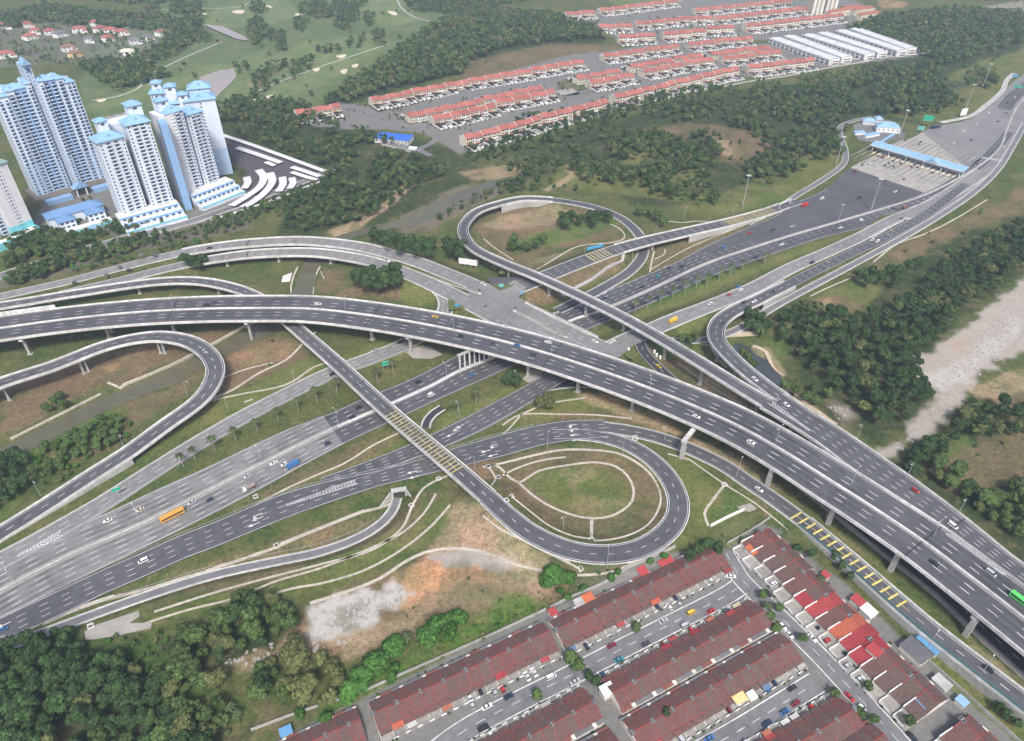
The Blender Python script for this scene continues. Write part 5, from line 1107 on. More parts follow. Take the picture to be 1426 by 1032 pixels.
# scattered bushes over the golf course and scrub, counted as ground cover
G = []
for px, sp, keep, R_, H_ in (([(120,90),(230,10),(620,-30),(640,25),(500,110),(420,150),(320,150),(200,170)], 26, .12, 3.8, 7), ([(0,350),(100,330),(170,335),(360,290),(400,285),(380,318),(280,345),(150,372),(0,398)], 9, .75, 2.7, 6),
    ([(650,210),(860,170),(1050,130),(1160,150),(1150,200),(1000,290),(800,270),(740,240)], 17, .35, 2.8, 5), ([(1190,330),(1426,250),(1426,310),(1250,390),(1130,430)], 18, .3, 2.2, 4), ([(1240,160),(1420,80),(1330,160)], 20, .3, 3, 6),
    ([(0,660),(170,590),(180,600),(0,740)], 7, .5, 1.8, 3), ([(120,885),(240,880),(300,900),(330,1020),(250,1040),(170,940)], 4.2, .75, 1.6, 2.4), ([(470,960),(560,890),(700,850),(780,840),(700,880),(600,930),(470,1000)], 4.2, .4, 1.2, 1.8),
    ([(0,372),(60,352),(120,332),(190,318),(250,306),(250,314),(190,330),(98,356),(0,388)], 5, .8, 2.2, 5), ([(0,392),(98,362),(190,338),(260,320),(330,298),(330,306),(260,330),(190,348),(98,374),(0,402)], 5.5, .75, 2.2, 4.5), ([(330,480),(420,400),(440,460),(350,540)], 14, .4, 1.2, 2), ([(1330,620),(1426,600),(1426,668),(1340,675)], 9, .25, 1.4, 2), ([(560,850),(640,800),(790,800),(760,840),(650,860),(560,900)], 6, .3, 1, 1.5),
    ([(410,165),(640,205),(860,145),(1140,88),(1140,70),(860,100),(640,140),(500,140)], 14, .5, 2, 4), ([(800,30),(1160,0),(1200,30),(1000,65),(860,60)], 16, .5, 2.2, 4.5), ([(0,45),(110,30),(220,55),(190,85),(100,90),(0,90)], 13, .6, 3.2, 6),
    ([(1280,50),(1426,60),(1426,75),(1330,100)], 12, .4, 3, 5), ([(60,290),(160,270),(170,320),(60,330)], 10, .3, 2.2, 4), ([(1000,745),(1060,712),(1085,728),(1015,762)], 6, .2, 1.3, 2), ([(500,965),(640,890),(780,830),(870,785),(875,792),(780,840),(640,900),(505,975)], 5, .55, 1.2, 2)):
    x, y = scatter(px, sp*.72, .48, 1.2, keep=keep, cl=60 if sp > 20 else 22)
    zz = terrain(x, y)
    for a, b, c in zip(x, y, zz): s = random.uniform(.6, 1.25); G.append(((a, b), R_*s, float(c)+H_*s, random.choice((0, 1, 1, 2, 3))))
bake('scrub', G, ('dark', 'mid', 'olive', 'lush'), True)
for key in list(PR): drop(PR[key])
# palms
def palm_proto(h=8.5, fr=2.7, n=11, seed=1, name='palm_tree'):
    t = thing(name, 'x', 'palm tree', uniq=False); r = random.Random(seed); mb = MB(); mb.cyl((0, 0, -.5), (.1, .05, h), .2, .12, mat('palm_trunk', (.30,.28,.24), .9, .1, 2), 6); obj('trunk', mb.mesh('trunk'), t)
    mb = MB(); up = Vector((.1, .05, h))
    for k in range(n):
        a = 2*pi*k/n+r.uniform(-.2, .2); el = r.uniform(.1, .75); L = fr*r.uniform(.85, 1.1); seg = 5; pts = []
        for i in range(seg+1):
            t_ = i/seg; pts.append(up+Vector((cos(a)*L*t_*cos(el*.6), sin(a)*L*t_*cos(el*.6), L*(sin(el)*t_-.95*t_*t_))))
        sd_ = Vector((-sin(a), cos(a), 0))
        for i in range(seg):
            w0 = .5*sin(pi*(.15+.8*i/seg))+.05; w1 = .5*sin(pi*(.15+.8*(i+1)/seg))+.03; d = Vector((0, 0, -.22))
            for sg in (-1, 1): mb.add([pts[i], pts[i+1], pts[i+1]+sd_*w1*sg+d*w1*2, pts[i]+sd_*w0*sg+d*w0*2], [(0, 1, 2, 3) if sg > 0 else (3, 2, 1, 0)], LEAF['palm'])
    obj('crown', mb.mesh('crown'), t); return proto(t)
pp = palm_proto(); 
def palms(pts, label, group, s=1.):
    for x, y in pts: q = PT(x, y); copy_tree(pp, tuple(q), random.uniform(0, 6), label, group, s*random.uniform(.9, 1.12), cat='palm tree')
palms([(272,641),(300,628),(329,614),(359,601),(388,586),(416,572),(442,560),(470,547),(256,650)], 'palm tree on the grass strip left of the straight ramp bridge', 'palm trees along the expressway', 1.2)
palms([(526,533),(548,520),(638,574.5),(663.5,561.5)], 'palm tree right of the straight ramp bridge', 'palm trees along the expressway', 1.25)
palms([(884,435),(901,429),(919,422.5),(936,416),(953,409),(969,402),(984,399),(1001,391.5),(1015.5,386),(1033,379),(1064,369)], 'palm tree along the median beyond the crossing road', 'palm trees along the expressway', 1.25)
drop(pp); pp = palm_proto(6, 4.2, 13, 3, 'coconut_palm'); palms([(566,897)], 'coconut palm in the scrub behind the terraces', None, 1.1); palms([(284,1015),(300,1022),(332,1000),(322,992),(262,1030)], 'broad leaved banana palm at the bottom left', 'banana palms', .75)
palms([(1066,850),(1140,812)], 'garden palm beside a terrace', 'garden palms', .7); palms([(72,335),(82,345),(150,318),(170,300),(190,322)], 'palm tree in the condominium grounds', 'condominium palms', 1.2); drop(pp)
# ================================================================== TERRACES NEAR THE CAMERA
M_TILE = mat('roof_tile', (1, 1, 1), .85, .2, 2.2, objcol=True, scale2=.7)
M_RIDGE = mat('ridge_tile', (.26, .05, .035), .8, .2, 2)
M_WALL = mat('render_wall', (.60, .57, .51), .85, .12, .8, rnd=.08); M_WALLC = mat('cream_wall', (.62, .56, .44), .85, .1, .5, rnd=.1)
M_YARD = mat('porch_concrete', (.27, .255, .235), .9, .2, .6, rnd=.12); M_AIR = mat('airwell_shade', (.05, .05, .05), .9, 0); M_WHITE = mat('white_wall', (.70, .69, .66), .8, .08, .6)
M_GATE = mat('gate_metal', (.25, .24, .24), .5, .1, 1)
M_SHEET = mat('awning_sheet', (1, 1, 1), .6, .1, 1, objcol=True)
ROOFS = [(.112, .065, .057), (.120, .066, .058), (.104, .064, .057), (.122, .062, .056), (.128, .058, .052), (.108, .070, .061)]
REDS = [(.26, .035, .04), (.30, .05, .05), (.22, .03, .035), (.34, .09, .05)]
W_, D_ = 4.88, 11.0; M_REDS0 = mat('old_red_sheet', (.20, .075, .06), .8, .2, 1)
def near_house(v, deep=False):
    """single storey terraced house; ridge along x, street side at -y"""
    t = thing('terraced_house', 'x', 'house', uniq=False); r = random.Random(v); w2 = W_/2-.004*(v+1)
    mb = MB(); mb.bx(-w2, w2, -5.2, 5.2, -.2, 3.1, M_WALL); mb.bx(-w2+.004, -w2+.18, -9.6, -5.21, -.2, 1.3, M_WHITE); obj('wall', mb.mesh('wall'), t)
    mb = MB(); xs = np.linspace(-w2, w2, 3)
    # two tiled slopes with sagging eaves, thick edge
    for sg in (-1, 1):
        pts = [(0, 5.25), (.35, 4.55), (.7, 3.75), (1, 3.05)]; V = [(x, sg*6.1*a, z) for a, z in pts for x in (-w2, w2)]+[(x, sg*6.1, 2.8) for x in (-w2, w2)]
        mb.add(V, [(2*i, 2*i+2, 2*i+3, 2*i+1) if sg < 0 else (2*i, 2*i+1, 2*i+3, 2*i+2) for i in range(4)], M_TILE)
    mb.add([(-w2, -6.1, 2.8), (w2, -6.1, 2.8), (w2, 6.1, 2.8), (-w2, 6.1, 2.8)], [(0, 1, 2, 3)], M_WALL)
    ro = obj('roof', mb.mesh('roof'), t)
    mb = MB(); 
    for sg in (-1, 1):                        # party wall ridge tiles running down the slopes
        for a in range(3):
            (y0, z0), (y1, z1) = [(0, 5.25), (.35, 4.55), (.7, 3.75), (1, 3.05)][a:a+2]; x0 = -w2
            mb.add([(x0, sg*6.1*y0, z0+.16), (x0+.22, sg*6.1*y0, z0+.16), (x0+.22, sg*6.1*y1, z1+.16), (x0, sg*6.1*y1, z1+.16)], [(0, 1, 2, 3) if sg > 0 else (0, 3, 2, 1)], M_RIDGE)
    mb.box((0, 0, 5.28), (w2*2, .34, .14), M_RIDGE); obj('ridge_tiles', mb.mesh('ridge_tiles'), ro)
    # lower porch roof
    mb = MB(); x0, x1 = -w2+.2, w2-.05
    mb.add([(x0, -5.9, 2.95), (x1, -5.9, 2.95), (x1, -8.3, 2.35), (x0, -8.3, 2.35), (x0, -8.3, 2.2), (x1, -8.3, 2.2), (x1, -5.9, 2.8), (x0, -5.9, 2.8)], [(0, 3, 2, 1), (3, 4, 5, 2), (4, 7, 6, 5), (0, 7, 4, 3), (1, 2, 5, 6)], M_TILE)
    mb.bx(x0, x1, -6.12, -5.95, 2.78, 3.12, M_RIDGE)
    obj('porch_roof', mb.mesh('porch_roof'), t)
    mb = MB(); mb.bx(-w2+.01, w2-.01, -10.6, -5.2, -.2, .12, M_YARD); 
    mb.bx(-w2+.01, -w2+1.5, -10.6, -10.42, .1, 1.25, M_WHITE); mb.bx(w2-.5, w2-.02, -10.6, -10.42, .1, 1.25, M_WHITE); obj('front_yard', mb.mesh('front_yard'), t)
    mb = MB(); 
    for k in range(8): mb.bx(-w2+1.6+k*.34, -w2+1.64+k*.34, -10.54, -10.5, .2, 1.3, M_GATE)
    mb.bx(-w2+1.5, w2-.55, -10.54, -10.5, 1.25, 1.32, M_GATE); obj('gate', mb.mesh('gate'), t)
    if deep:
        mb = MB(); mb.bx(-w2+.3, w2-.5, -11.8, -6.11, -.2, 2.7, M_WALL); mb.bx(-w2-.02, -w2+.24, -12.2, -5.0, -.2, 4.1, M_WHITE); mb.bx(-w2-.015, -w2+.2, -17, -12.21, -.2, 1.3, M_WHITE); mb.bx(-w2, w2-.05, -17.2, -11.81, -.2, .13, M_YARD); mb.bx(-w2+.21, w2-1.2, -17.2, -17.0, .14, 1.3, M_WHITE); obj('front_wing', mb.mesh('front_wing'), t)
        mb = MB(); a, b = -w2+.25, w2-.02; mb.add([(a, -6.0, 3.9), (b, -6.0, 3.9), (b, -12.0, 2.75), (a, -12.0, 2.75), (a, -12.0, 2.6), (b, -12.0, 2.6), (b, -6, 3.7), (a, -6, 3.7)], [(0,3,2,1), (3,4,5,2), (1,2,5,6), (0,7,4,3)], M_TILE); obj('porch_roof', mb.mesh('porch_roof'), t)
    mb = MB(); mb.bx(-1.9, -.9, -5.26, -5.18, .1, 2.1, MATS['bark']); obj('door', mb.mesh('door'), t)
    mb = MB(); mb.bx(-.4, 1.5, -5.26, -5.18, .9, 2.1, M_GLASS); mb.bx(-.5, 1.6, -5.23, -5.17, .8, .9, M_WHITE); obj('window', mb.mesh('window'), t)
    if v % 2 == 0:                            # shared airwell in the roof
        mb = MB(); mb.bx(-w2-.85, -w2+.9, -1.0, 1.0, 4.6, 5.4, M_ASPH2); mb.bx(-w2-.6, -w2+.65, -.8, .8, 5.41, 5.43, M_AIR); mb.bx(-w2-.1, -w2+.12, -.95, .95, 5.44, 5.52, M_CONC2); obj('airwell', mb.mesh('airwell'), t)
    mb = MB(); mb.bx(-w2+.01, w2-.01, 5.21, 7.5, -.2, 2.1, M_WALL); mb.bx(-w2+.0, w2-(.0 if v % 2 else 1.6), 5.3, 7.6, 2.11, 2.25, (M_ASPH2, M_REDS0, M_ASPH2, M_ASPH2)[v % 4]); obj('back_kitchen', mb.mesh('back_kitchen'), t)
    return proto(t)
NH = [near_house(v) for v in range(4)]+[near_house(v, True) for v in range(4)]
PORCH = []; PLANTS = []
def place_row(a, b, n, flip, label, group, h=5.2, step=0, u=W_, reds=.08, awn=.2, order='x'):
    A = P(*a, h); B = P(*b, h); d = (B-A)[:2]; L = np.hypot(*d); d /= L; ang = math.atan2(d[1], d[0])+(pi if flip else 0); n = n or max(int(round(L/u)), 1); u = L/n
    nn = np.array([-d[1], d[0]])
    for k in range(n):
        c = A[:2]+d*u*(k+.5)+nn*(step*((k//2) % 2)); src = NH[(k % 2)+2*((k//2) % 2)+(4 if step else 0)] if not flip else NH[((k+1) % 2)+2*((k//2) % 2)+(4 if step else 0)]
        col = random.choice(ROOFS); rr = random.random(); col = random.choice(REDS) if rr < reds*.25 else col
        t = copy_tree(src, (c[0], c[1], 0), ang, label, group, (u/W_*.999, 1, random.uniform(.98, 1.03)), cat='house'); t['_o'] = 1
        for ch in CH_OF[t.name]:
            kind = ch.name.split('.')[0]
            if kind in ('roof', 'porch_roof'): ch.color = (*(random.choice(REDS) if kind == 'porch_roof' and random.random() < .08 else col), 1)
        if random.random() < .2: PORCH.append((*(c+np.array([-sin(ang), cos(ang)])*-(8.6 if not step else 14.6)), math.degrees(ang)+90, step))
        for q_ in range(random.choice((0, 1, 1, 2))): PLANTS.append((*(c+np.array([-sin(ang), cos(ang)])*-(10.9 if not step else 17.4)+np.array([cos(ang), sin(ang)])*random.uniform(-2.2, 2.2)), random.uniform(.4, .95)))
        if random.random() < .6: PLANTS.append((*(c+np.array([-sin(ang), cos(ang)])*random.uniform(8.2, 9.5)+np.array([cos(ang), sin(ang)])*random.uniform(-2.2, 2.2)), random.uniform(.5, 1.1)))
        if random.random() < awn and not step:          # an added porch awning of a colour of its own
            ca, sa = cos(ang), sin(ang); mb = MB(); x0, x1 = -W_/2+.5, W_/2-.4; zz = random.uniform(2.25, 2.5)
            mb.add([(x0, -7.9, zz), (x1, -7.9, zz), (x1, -10.1, zz-.25), (x0, -10.1, zz-.25), (x0, -7.9, zz-.08), (x1, -7.9, zz-.08), (x1, -10.1, zz-.33), (x0, -10.1, zz-.33)], [(0, 3, 2, 1), (4, 5, 6, 7), (2, 3, 7, 6), (0, 4, 7, 3), (1, 2, 6, 5)], M_SHEET)
            for xx in (x0+.1, x1-.1): mb.bx(xx-.05, xx+.05, -9.9, -9.8, .1, zz-.25, M_GATE)
            o = obj('awning', mb.mesh('awning'), t); c3 = random.choice([(.30,.06,.06), (.35,.33,.30), (.46,.45,.43), (.34,.12,.07), (.22,.045,.045), (.10,.16,.24), (.42,.37,.24), (.42,.40,.38)]); o.color = (*c3, 1)
            t['label'] = t['label'].replace('terraced house', 'terraced house with %s awning' % AWN[c3])
AWN = {(.30,.06,.06): 'red', (.35,.33,.30): 'grey', (.46,.45,.43): 'white', (.34,.12,.07): 'rust red', (.22,.045,.045): 'dark red', (.10,.16,.24): 'blue', (.42,.37,.24): 'yellow', (.42,.40,.38): 'pale grey'}
CH_OF = {}
def copy_tree(src, loc, rz=0., label=None, group=None, scale=None, color=None, cat=None, uniq=True):
    kids = []
    def cp(o, par):
        c = o.copy(); COL.objects.link(c); c.parent = par
        if color: c.color = (*color, 1)
        if par is not None and par.parent is None: kids.append(c)
        for ch in KIDS.get(o.name, ()): cp(ch, c)
        return c
    r = cp(src, None); r.location = loc; r.rotation_euler = (0, 0, rz); CH_OF[r.name] = kids
    if scale: r.scale = scale if hasattr(scale, '__len__') else (scale,)*3
    if label: r['label'] = label
    if cat: r['category'] = cat
    if group: r['group'] = group
    if uniq: UNIQ.append(r)
    return r
G_ = 'terraced houses near the camera'
place_row((385,1055), (502,1001), 0, False, 'terraced house in the short row cut by the bottom edge', G_)
place_row((519,994), (766,878), 0, False, 'terraced house in the row behind the scrub strip', G_)
place_row((774,877), (1003,766), 0, False, 'maroon terraced house in the row below the grassy loop', G_, reds=.35)
place_row((853,965), (1066,849.5), 0, True, 'terraced house in the middle row across the street', G_)
place_row((880,1020), (1102,893.5), 0, False, 'terraced house in the row backing the middle row', G_)
place_row((640,1077), (828,976.5), 0, True, 'terraced house in the row at the bottom centre', G_)
place_row((700,1120), (862,1031), 0, False, 'terraced house in the lowest row at the bottom centre', G_)
place_row((1060,1066), (1190,988), 0, True, 'terraced house in the row at the bottom right', G_)
place_row((1100,1105), (1232,1022), 0, False, 'terraced house in the lowest row at the bottom right', G_)
place_row((1060,738), (1150,828), 0, False, 'terraced house high in the stepped row beside the ramp', G_, step=1.2, u=6.4, awn=.2)
place_row((1150,828), (1228,906), 0, False, 'terraced house midway in the stepped row beside the ramp', G_, step=1.2, u=6.4, reds=.3, awn=.2)
place_row((1228,906), (1306,982), 0, False, 'terraced house low in the stepped row beside the ramp', G_, step=1.2, u=6.4, awn=.2)
place_row((1340,1002), (1440,1102), 0, False, 'terraced house in the last stepped row at the lower right corner', G_, step=1.2, u=6.4)
for h in NH: drop(h)
bake('garden_plants', [((x, y), r_, r_*1.3, random.choice((0, 1, 1, 2))) for x, y, r_ in PLANTS], ('dark', 'mid', 'lush'), True)
# low boundary walls behind the rows, sheds and lean-tos
def wallrun(px, h, label, m=M_CONC2, w=.22, name='boundary_wall'):
    W = [PT(x, y) for x, y in px]; R = Road([(0,0,0,w)]*len(W), world=W, step=6); p = R.p[len(R.p)//2]; t = thing(name, label, 'wall', (p[0], p[1], 0), uniq=False, world=True)
    T0 = terrain(R.p[:, 0], R.p[:, 1]); mb = MB(); n = len(R.p); V = []
    for i in range(n):
        for o, dz in ((-.5, -.5), (-.5, h), (.5, h), (.5, -.5)): q = R.p[i, :2]+R.n[i]*o*w; V.append((q[0], q[1], T0[i]+dz))
    mb.add(V, [(a*4+b, (a+1)*4+b, (a+1)*4+b+1, a*4+b+1) for a in range(n-1) for b in range(3)], m); mb.build('wall_panel', t)
wallrun([(350,1018),(420,992),(500,966),(560,940),(640,905),(700,878),(760,850)], 1.8, 'long grey boundary wall between the green scrub and the rear of the terraces')
wallrun([(765,848),(790,835),(850,808),(873,793),(905,779),(939,762)], 2.0, 'pale boundary wall below the bottom of the grassy loop')
wallrun([(989,734),(1012,722),(1036,711)], 2.0, 'short white retaining wall on the grass above the terraces', M_WHITE, .5)
wallrun([(1012,758),(1045,740),(1072,722)], 1.8, 'thin garden wall behind the top of the stepped row')
wallrun([(1285,915),(1330,955),(1380,1000),(1426,1040)], 1.8, 'concrete garden wall along the grass strip under the ramp')
wallrun([(868,352),(866,363),(845,373),(825,388),(806,398),(782,412)], .5, 'broken rubble revetment beside the curved ramp road', M_CONC2, 3.0)
def box_thing(name, label, cat, x, y, dims, ang, body, roof, h0=0., hip=False, win=0):
    t = thing(name, label, cat, (x, y, h0), ang, uniq=False); L, D, H = dims
    mb = MB(); mb.bx(-L/2, L/2, -D/2, D/2, -.5, H, body); obj('wall', mb.mesh('wall'), t)
    mb = MB(); e = .35
    if hip:
        r = D*.32; mb.add([(-L/2-e, -D/2-e, H), (L/2+e, -D/2-e, H), (L/2+e, D/2+e, H), (-L/2-e, D/2+e, H), (-L/2+D/2, 0, H+r), (L/2-D/2, 0, H+r)], [(0,1,5,4), (2,3,4,5), (1,2,5), (3,0,4), (0,3,2,1)], roof)
    else: mb.add([(-L/2-e, -D/2-e, H), (L/2+e, -D/2-e, H), (L/2+e, D/2+e, H+.5), (-L/2-e, D/2+e, H+.5), (-L/2-e, -D/2-e, H-.1), (L/2+e, -D/2-e, H-.1), (L/2+e, D/2+e, H+.4), (-L/2-e, D/2+e, H+.4)], [(0,1,2,3), (7,6,5,4), (0,4,5,1), (1,5,6,2), (2,6,7,3), (3,7,4,0)], roof)
    obj('roof', mb.mesh('roof'), t)
    if win:
        for k in range(win):
            mb = MB(); xx = -L/2+(k+.5)*L/win; mb.bx(xx-.5, xx+.5, -D/2-.05, -D/2+.02, H*.35, H*.75, M_GLASS); obj('window', mb.mesh('window'), t)
    return t
M_BLUE = mat('blue_roof_sheet', (.10, .25, .42), .5, .08, .4); M_BLUE2 = mat('vivid_blue_roof', (.035, .13, .52), .5, .08, .4); M_PBLUE = mat('pale_blue_roof', (.23, .38, .52), .55, .08, .4); M_ORG = mat('orange_tile_roof', (.45, .12, .05), .8, .15, 1.2); M_REDS = mat('red_sheet_roof', (.33, .05, .05), .6, .12, 1); M_WSH = mat('white_sheet_roof', (.66, .66, .64), .6, .06, .5)
for px, (L, D, H), an, rf, label in (((398,1018),(4,3,2.3),28,M_BLUE,'small shed with a blue sheet roof behind the bottom left terrace'), ((808,838),(5,3.5,2.6),28,M_CONC2,'grey lean-to shed behind the maroon terrace row'), ((819,832),(4.5,3.5,2.8),28,M_ORG,'orange roofed shed behind the maroon terrace row'),
    ((770,852),(3,3,2.6),28,M_REDS,'small red roofed shed at the end of the terrace row'), ((895,795),(4,4,2.8),28,M_REDS,'red roofed lean-to behind the maroon terrace row near the loop'), ((928,783),(7,3.5,2.6),28,M_REDS,'long red lean-to under the loop road'), ((1048,765),(5,4,3.0),-60,M_ORG,'bright orange porch roof at the top corner of the stepped row'),
    ((1150,800),(3,2.4,2.5),-60,M_REDS,'tiny red roofed shed among trees beside the ramp'), ((1195,836),(5,4,2.6),-60,M_REDS,'pink red lean-to behind the stepped row'), ((1210,850),(5.5,4.5,2.7),-60,M_WSH,'white roofed lean-to behind the stepped row'), ((1276,905),(10,7,3.2),-60,mat('dark_sheet_roof',(.11,.11,.115),.7,.15,.6),'large dark grey roofed extension near the ramp wall'), ((1292,898),(9,2,3.4),-60,M_BLUE,'narrow blue awning strip beside the ramp wall'),
    ((1278,984),(4,3,3.0),-60,M_BLUE,'sky blue skylight roof low in the stepped row'), ((1340,976),(3.5,3,2.6),-60,M_PBLUE,'pale blue water tank shed in a garden at lower right'), ((1312,950),(6,4,2.8),-60,M_CONC2,'grey roofed kitchen shed at lower right'), ((846,960),(5,4,3.6),28,M_WSH,'bright white sheet roof at the end of the middle row'), ((1030,972),(5,3,2.6),28,mat('yellow_sheet_roof',(.55,.45,.20),.6,.1,1),'yellow porch roof in front of the row backing the middle row'), ((1047,968),(3,2.6,2.8),28,M_WSH,'small white porch roof beside the yellow one'),
    ((1218,905),(5,4,5.4),-60,M_REDS,'bright red house roof edged in yellow in the stepped row')):
    q = P(*px, H)[:2]; box_thing('shed', label, 'shed', q[0], q[1], (L, D, H), RAD(an), M_WALL, rf)
# ================================================================== FAR TERRACES
M_RED = mat('red_tile_roof', (.31, .105, .083), .85, .14, .6, rnd=.12, scale2=.08)
M_PED = mat('plinth_stone', (.3, .29, .27), .9, .1, 1)
def far_house(v, tall):
    t = thing('row_house', 'x', 'house', uniq=False); w = 11.; w2 = w/2; H = 8.6 if tall else 6.6; D = 6.4; wm = M_WALLC if v != 1 else M_WHITE
    mb = MB(); mb.bx(-w2, w2, -D, D, -.5, H, wm); mb.bx(-w2, -w2+.22, -D-.15, D+.15, H+.001, H+.9, M_WHITE)
    mb.add([(-w2, -D, H), (-w2, 0, H+3.3), (-w2, D, H), (-w2+.25, -D, H), (-w2+.25, 0, H+3.3), (-w2+.25, D, H)], [(0, 2, 1), (3, 4, 5), (0, 1, 4, 3), (1, 2, 5, 4)], M_WHITE); obj('wall', mb.mesh('wall'), t)
    mb = MB(); st = .35 if v == 0 else 0.
    for sg in (-1, 1): 
        V = [(-w2+.26, 0, H+3.05+st), (w2-.01, 0, H+3.05+st), (w2-.01, sg*(D+.7), H-.15+st), (-w2+.26, sg*(D+.7), H-.15+st), (-w2+.26, sg*(D+.7), H-.4+st), (w2-.01, sg*(D+.7), H-.4+st)]
        mb.add(V, [(0, 3, 2, 1), (3, 4, 5, 2)] if sg < 0 else [(0, 1, 2, 3), (3, 2, 5, 4)], M_RED)
    obj('roof', mb.mesh('roof'), t)
    mb = MB(); 
    for fl in range(3 if tall else 2):
        z = .9+fl*2.9
        for xx in (-3.7, -1.4, 1.4, 3.9):
            for sy in (-1, 1): mb.bx(xx-.95, xx+.75, sy*D-.06, sy*D+.06, z, z+1.5, M_GLASS)
    obj('windows', mb.mesh('windows'), t)
    mb = MB(); mb.bx(-w2+.3, w2-5.2, -D-2.6, -D-.01, 3.0, 3.3, M_RED if v != 2 else M_WHITE); mb.bx(-.1, .1, -D-8.5, -D-.2, -.3, 1.9, M_WHITE); mb.bx(-w2+.01, -w2+.2, -D-8.5, -D-.2, -.3, 1.9, M_WHITE); mb.bx(-w2+.3, w2-.3, -D-7.5, -D-3.6, 2.3, 2.45, M_CONC2 if v else M_DARK)
    for xx in (-w2+.4, w2-.5): mb.bx(xx, xx+.15, -D-7.4, -D-7.2, -.2, 2.3, M_WHITE)
    obj('porch', mb.mesh('porch'), t)
    mb = MB(); mb.bx(-w2+.25, -.15, -D-14.5, -D-2.7, .02, .16, (MATS['porch_concrete'], M_ASPH2, MATS['porch_concrete'])[v]); mb.bx(.15, w2-.1, -D-14.5, -D-2.7, .02, .15, M_ASPH2 if v == 2 else MATS['island_grass'])
    for xx in (-w2+.01, -.1): mb.bx(xx, xx+.22, -D-14.6, -D-8.51, -.3, 1.6, M_WHITE)
    mb.bx(-w2+.3, -2.5, -D-14.8, -D-14.61, -.3, 1.5, M_WHITE); mb.bx(.2, w2-2.5, -D-14.8, -D-14.61, -.3, 1.5, M_WHITE); mb.bx(-w2+1.2, -1.3, -D-12.5, -D-8.2, .17, 1.5, (M_DARK, M_WHITE, M_DARK)[v]); mb.bx(1.4, 3.2, -D-12, -D-7.9, .17, 1.4, (M_WHITE, M_DARK, M_CONC2)[v])
    obj('front_yard', mb.mesh('front_yard'), t); return proto(t)
FH = {(v, tl): far_house(v, tl) for v in range(3) for tl in (0, 1)}
def far_row(a, b, label, h=9, tall=0, flip=False, u=11.2, uy=1.9, n=None, group='red roofed row houses'):
    A = P(*a, h); B = P(*b, h); d = (B-A)[:2]; L = np.hypot(*d); d /= L; ang = math.atan2(d[1], d[0])+(pi if flip else 0); n = n or max(int(round(L/u)), 1); uu = L/n
    for k in range(n):
        c = A[:2]+d*uu*(k+.5); v = (0, 1, 0, 2)[k % 4]
        z = (.9, 0, .5, .2)[k % 4]
        copy_tree(FH[v, tall], (c[0], c[1], z), ang, label, group, (uu/11.*.998, 1, 1), cat='row house')
FR = [((410,155),(472,145),'row house of the detached block beside the dark wood',9,0,0),
 ((515,137),(572,126.5),'row house in the first block of the long upper row',9,0,0),((573,125),(652,111),'row house in the second block of the long upper row',9,0,0),((653,110),(737,96),'row house in the third block of the long upper row',9,0,0),((738,95),(811,83),'row house in the last block of the long upper row',9,0,0),
 ((566,159),(670,138),'row house in the left part of the second row, rear side',9,0,1),((671,136),(753,119),'row house in the right part of the second row, rear side',9,0,1),
 ((600,163),(687,144.5),'row house in the left part of the second row, street side',9,0,0),((688,140),(770,124.5),'row house in the right part of the second row, street side',9,0,0),
 ((644,190.5),(749,163),'row house in the left half of the front row above the scrub',10.5,1,0),((750,161),(843,139.5),'row house in the right half of the front row above the scrub',10.5,1,0),
 ((853,133.5),(937,114),'white walled row house in the middle front row',10.5,1,0),((938,113),(1001,98.5),'row house in the front row right of the white walled ones',10.5,1,0),((1002,98),(1026,94),'row house at the end of the middle front row',10.5,1,0),
 ((801,107),(862,95.5),'row house behind the playground, rear side',9,0,1),((819,113),(880,101.5),'row house behind the playground, street side',9,0,0),
 ((838,76),(897,67.5),'row house in the left block of the upper middle row',9,0,0),((898,67),(943,62),'row house in the right block of the upper middle row',9,0,0),
 ((876,91),(935,81),'row house in the centre row left block, rear side',9,0,1),((936,80),(976,74.5),'row house in the centre row right block, rear side',9,0,1),((893,97.5),(949,86.5),'row house in the centre row left block, street side',9,0,0),((950,85),(991,80),'row house in the centre row right block, street side',9,0,0),
 ((957,60),(1002,55),'row house in the left block left of the white workshops',9,0,0),((1003,54),(1047,51),'row house in the right block left of the white workshops',9,0,0),
 ((988,73.5),(1034,67.5),'row house near the workshops left block, rear side',9,0,1),((1035,67),(1071,64),'row house near the workshops right block, rear side',9,0,1),((1004,79),(1048,74.5),'row house near the workshops left block, street side',9,0,0),((1049,73),(1086,69),'row house near the workshops right block, street side',9,0,0),
 ((1040,91.5),(1086,87),'row house in the left block below the workshops',10.5,1,0),((1087,86),(1131,81.5),'row house in the right block below the workshops',10.5,1,0)]
FR2 = [((787,18),(827,14),'row house in the small block beside the upper wood',9,0,0),((834,12.5),(941,-1),'row house in the topmost long row, left',9,0,0),((833,35),(880,33),'row house tucked beside the wooded knoll',9,0,0),
 ((884,31),(944,25),'row house in the upper block left',9,0,0),((945,24),(992,22.5),'row house in the upper block right',9,0,0),((860,50.5),(911,47),'row house in the short row above the knoll',10,1,0),((922,46.5),(981,41),'row house in the row above the workshops street, left',10,1,0),((982,38.5),(1021,36),'row house in the row above the workshops street, right',10,1,0),
 ((966,12.5),(1100,-1),'row house in the topmost long row, right',9,0,0),((995,24),(1122,9.5),'row house in the second row from the top right',9,0,0),((1037,35),(1172,19.5),'row house in the long row ending at the school',10,1,0)]
for a, b, lb, h, tl, fl in FR: far_row(a, b, lb, h, tl, bool(fl))
for a, b, lb, h, tl, fl in FR2: far_row(a, b, lb, h, tl, bool(fl), u=13.5)
for h in FH.values(): drop(h)
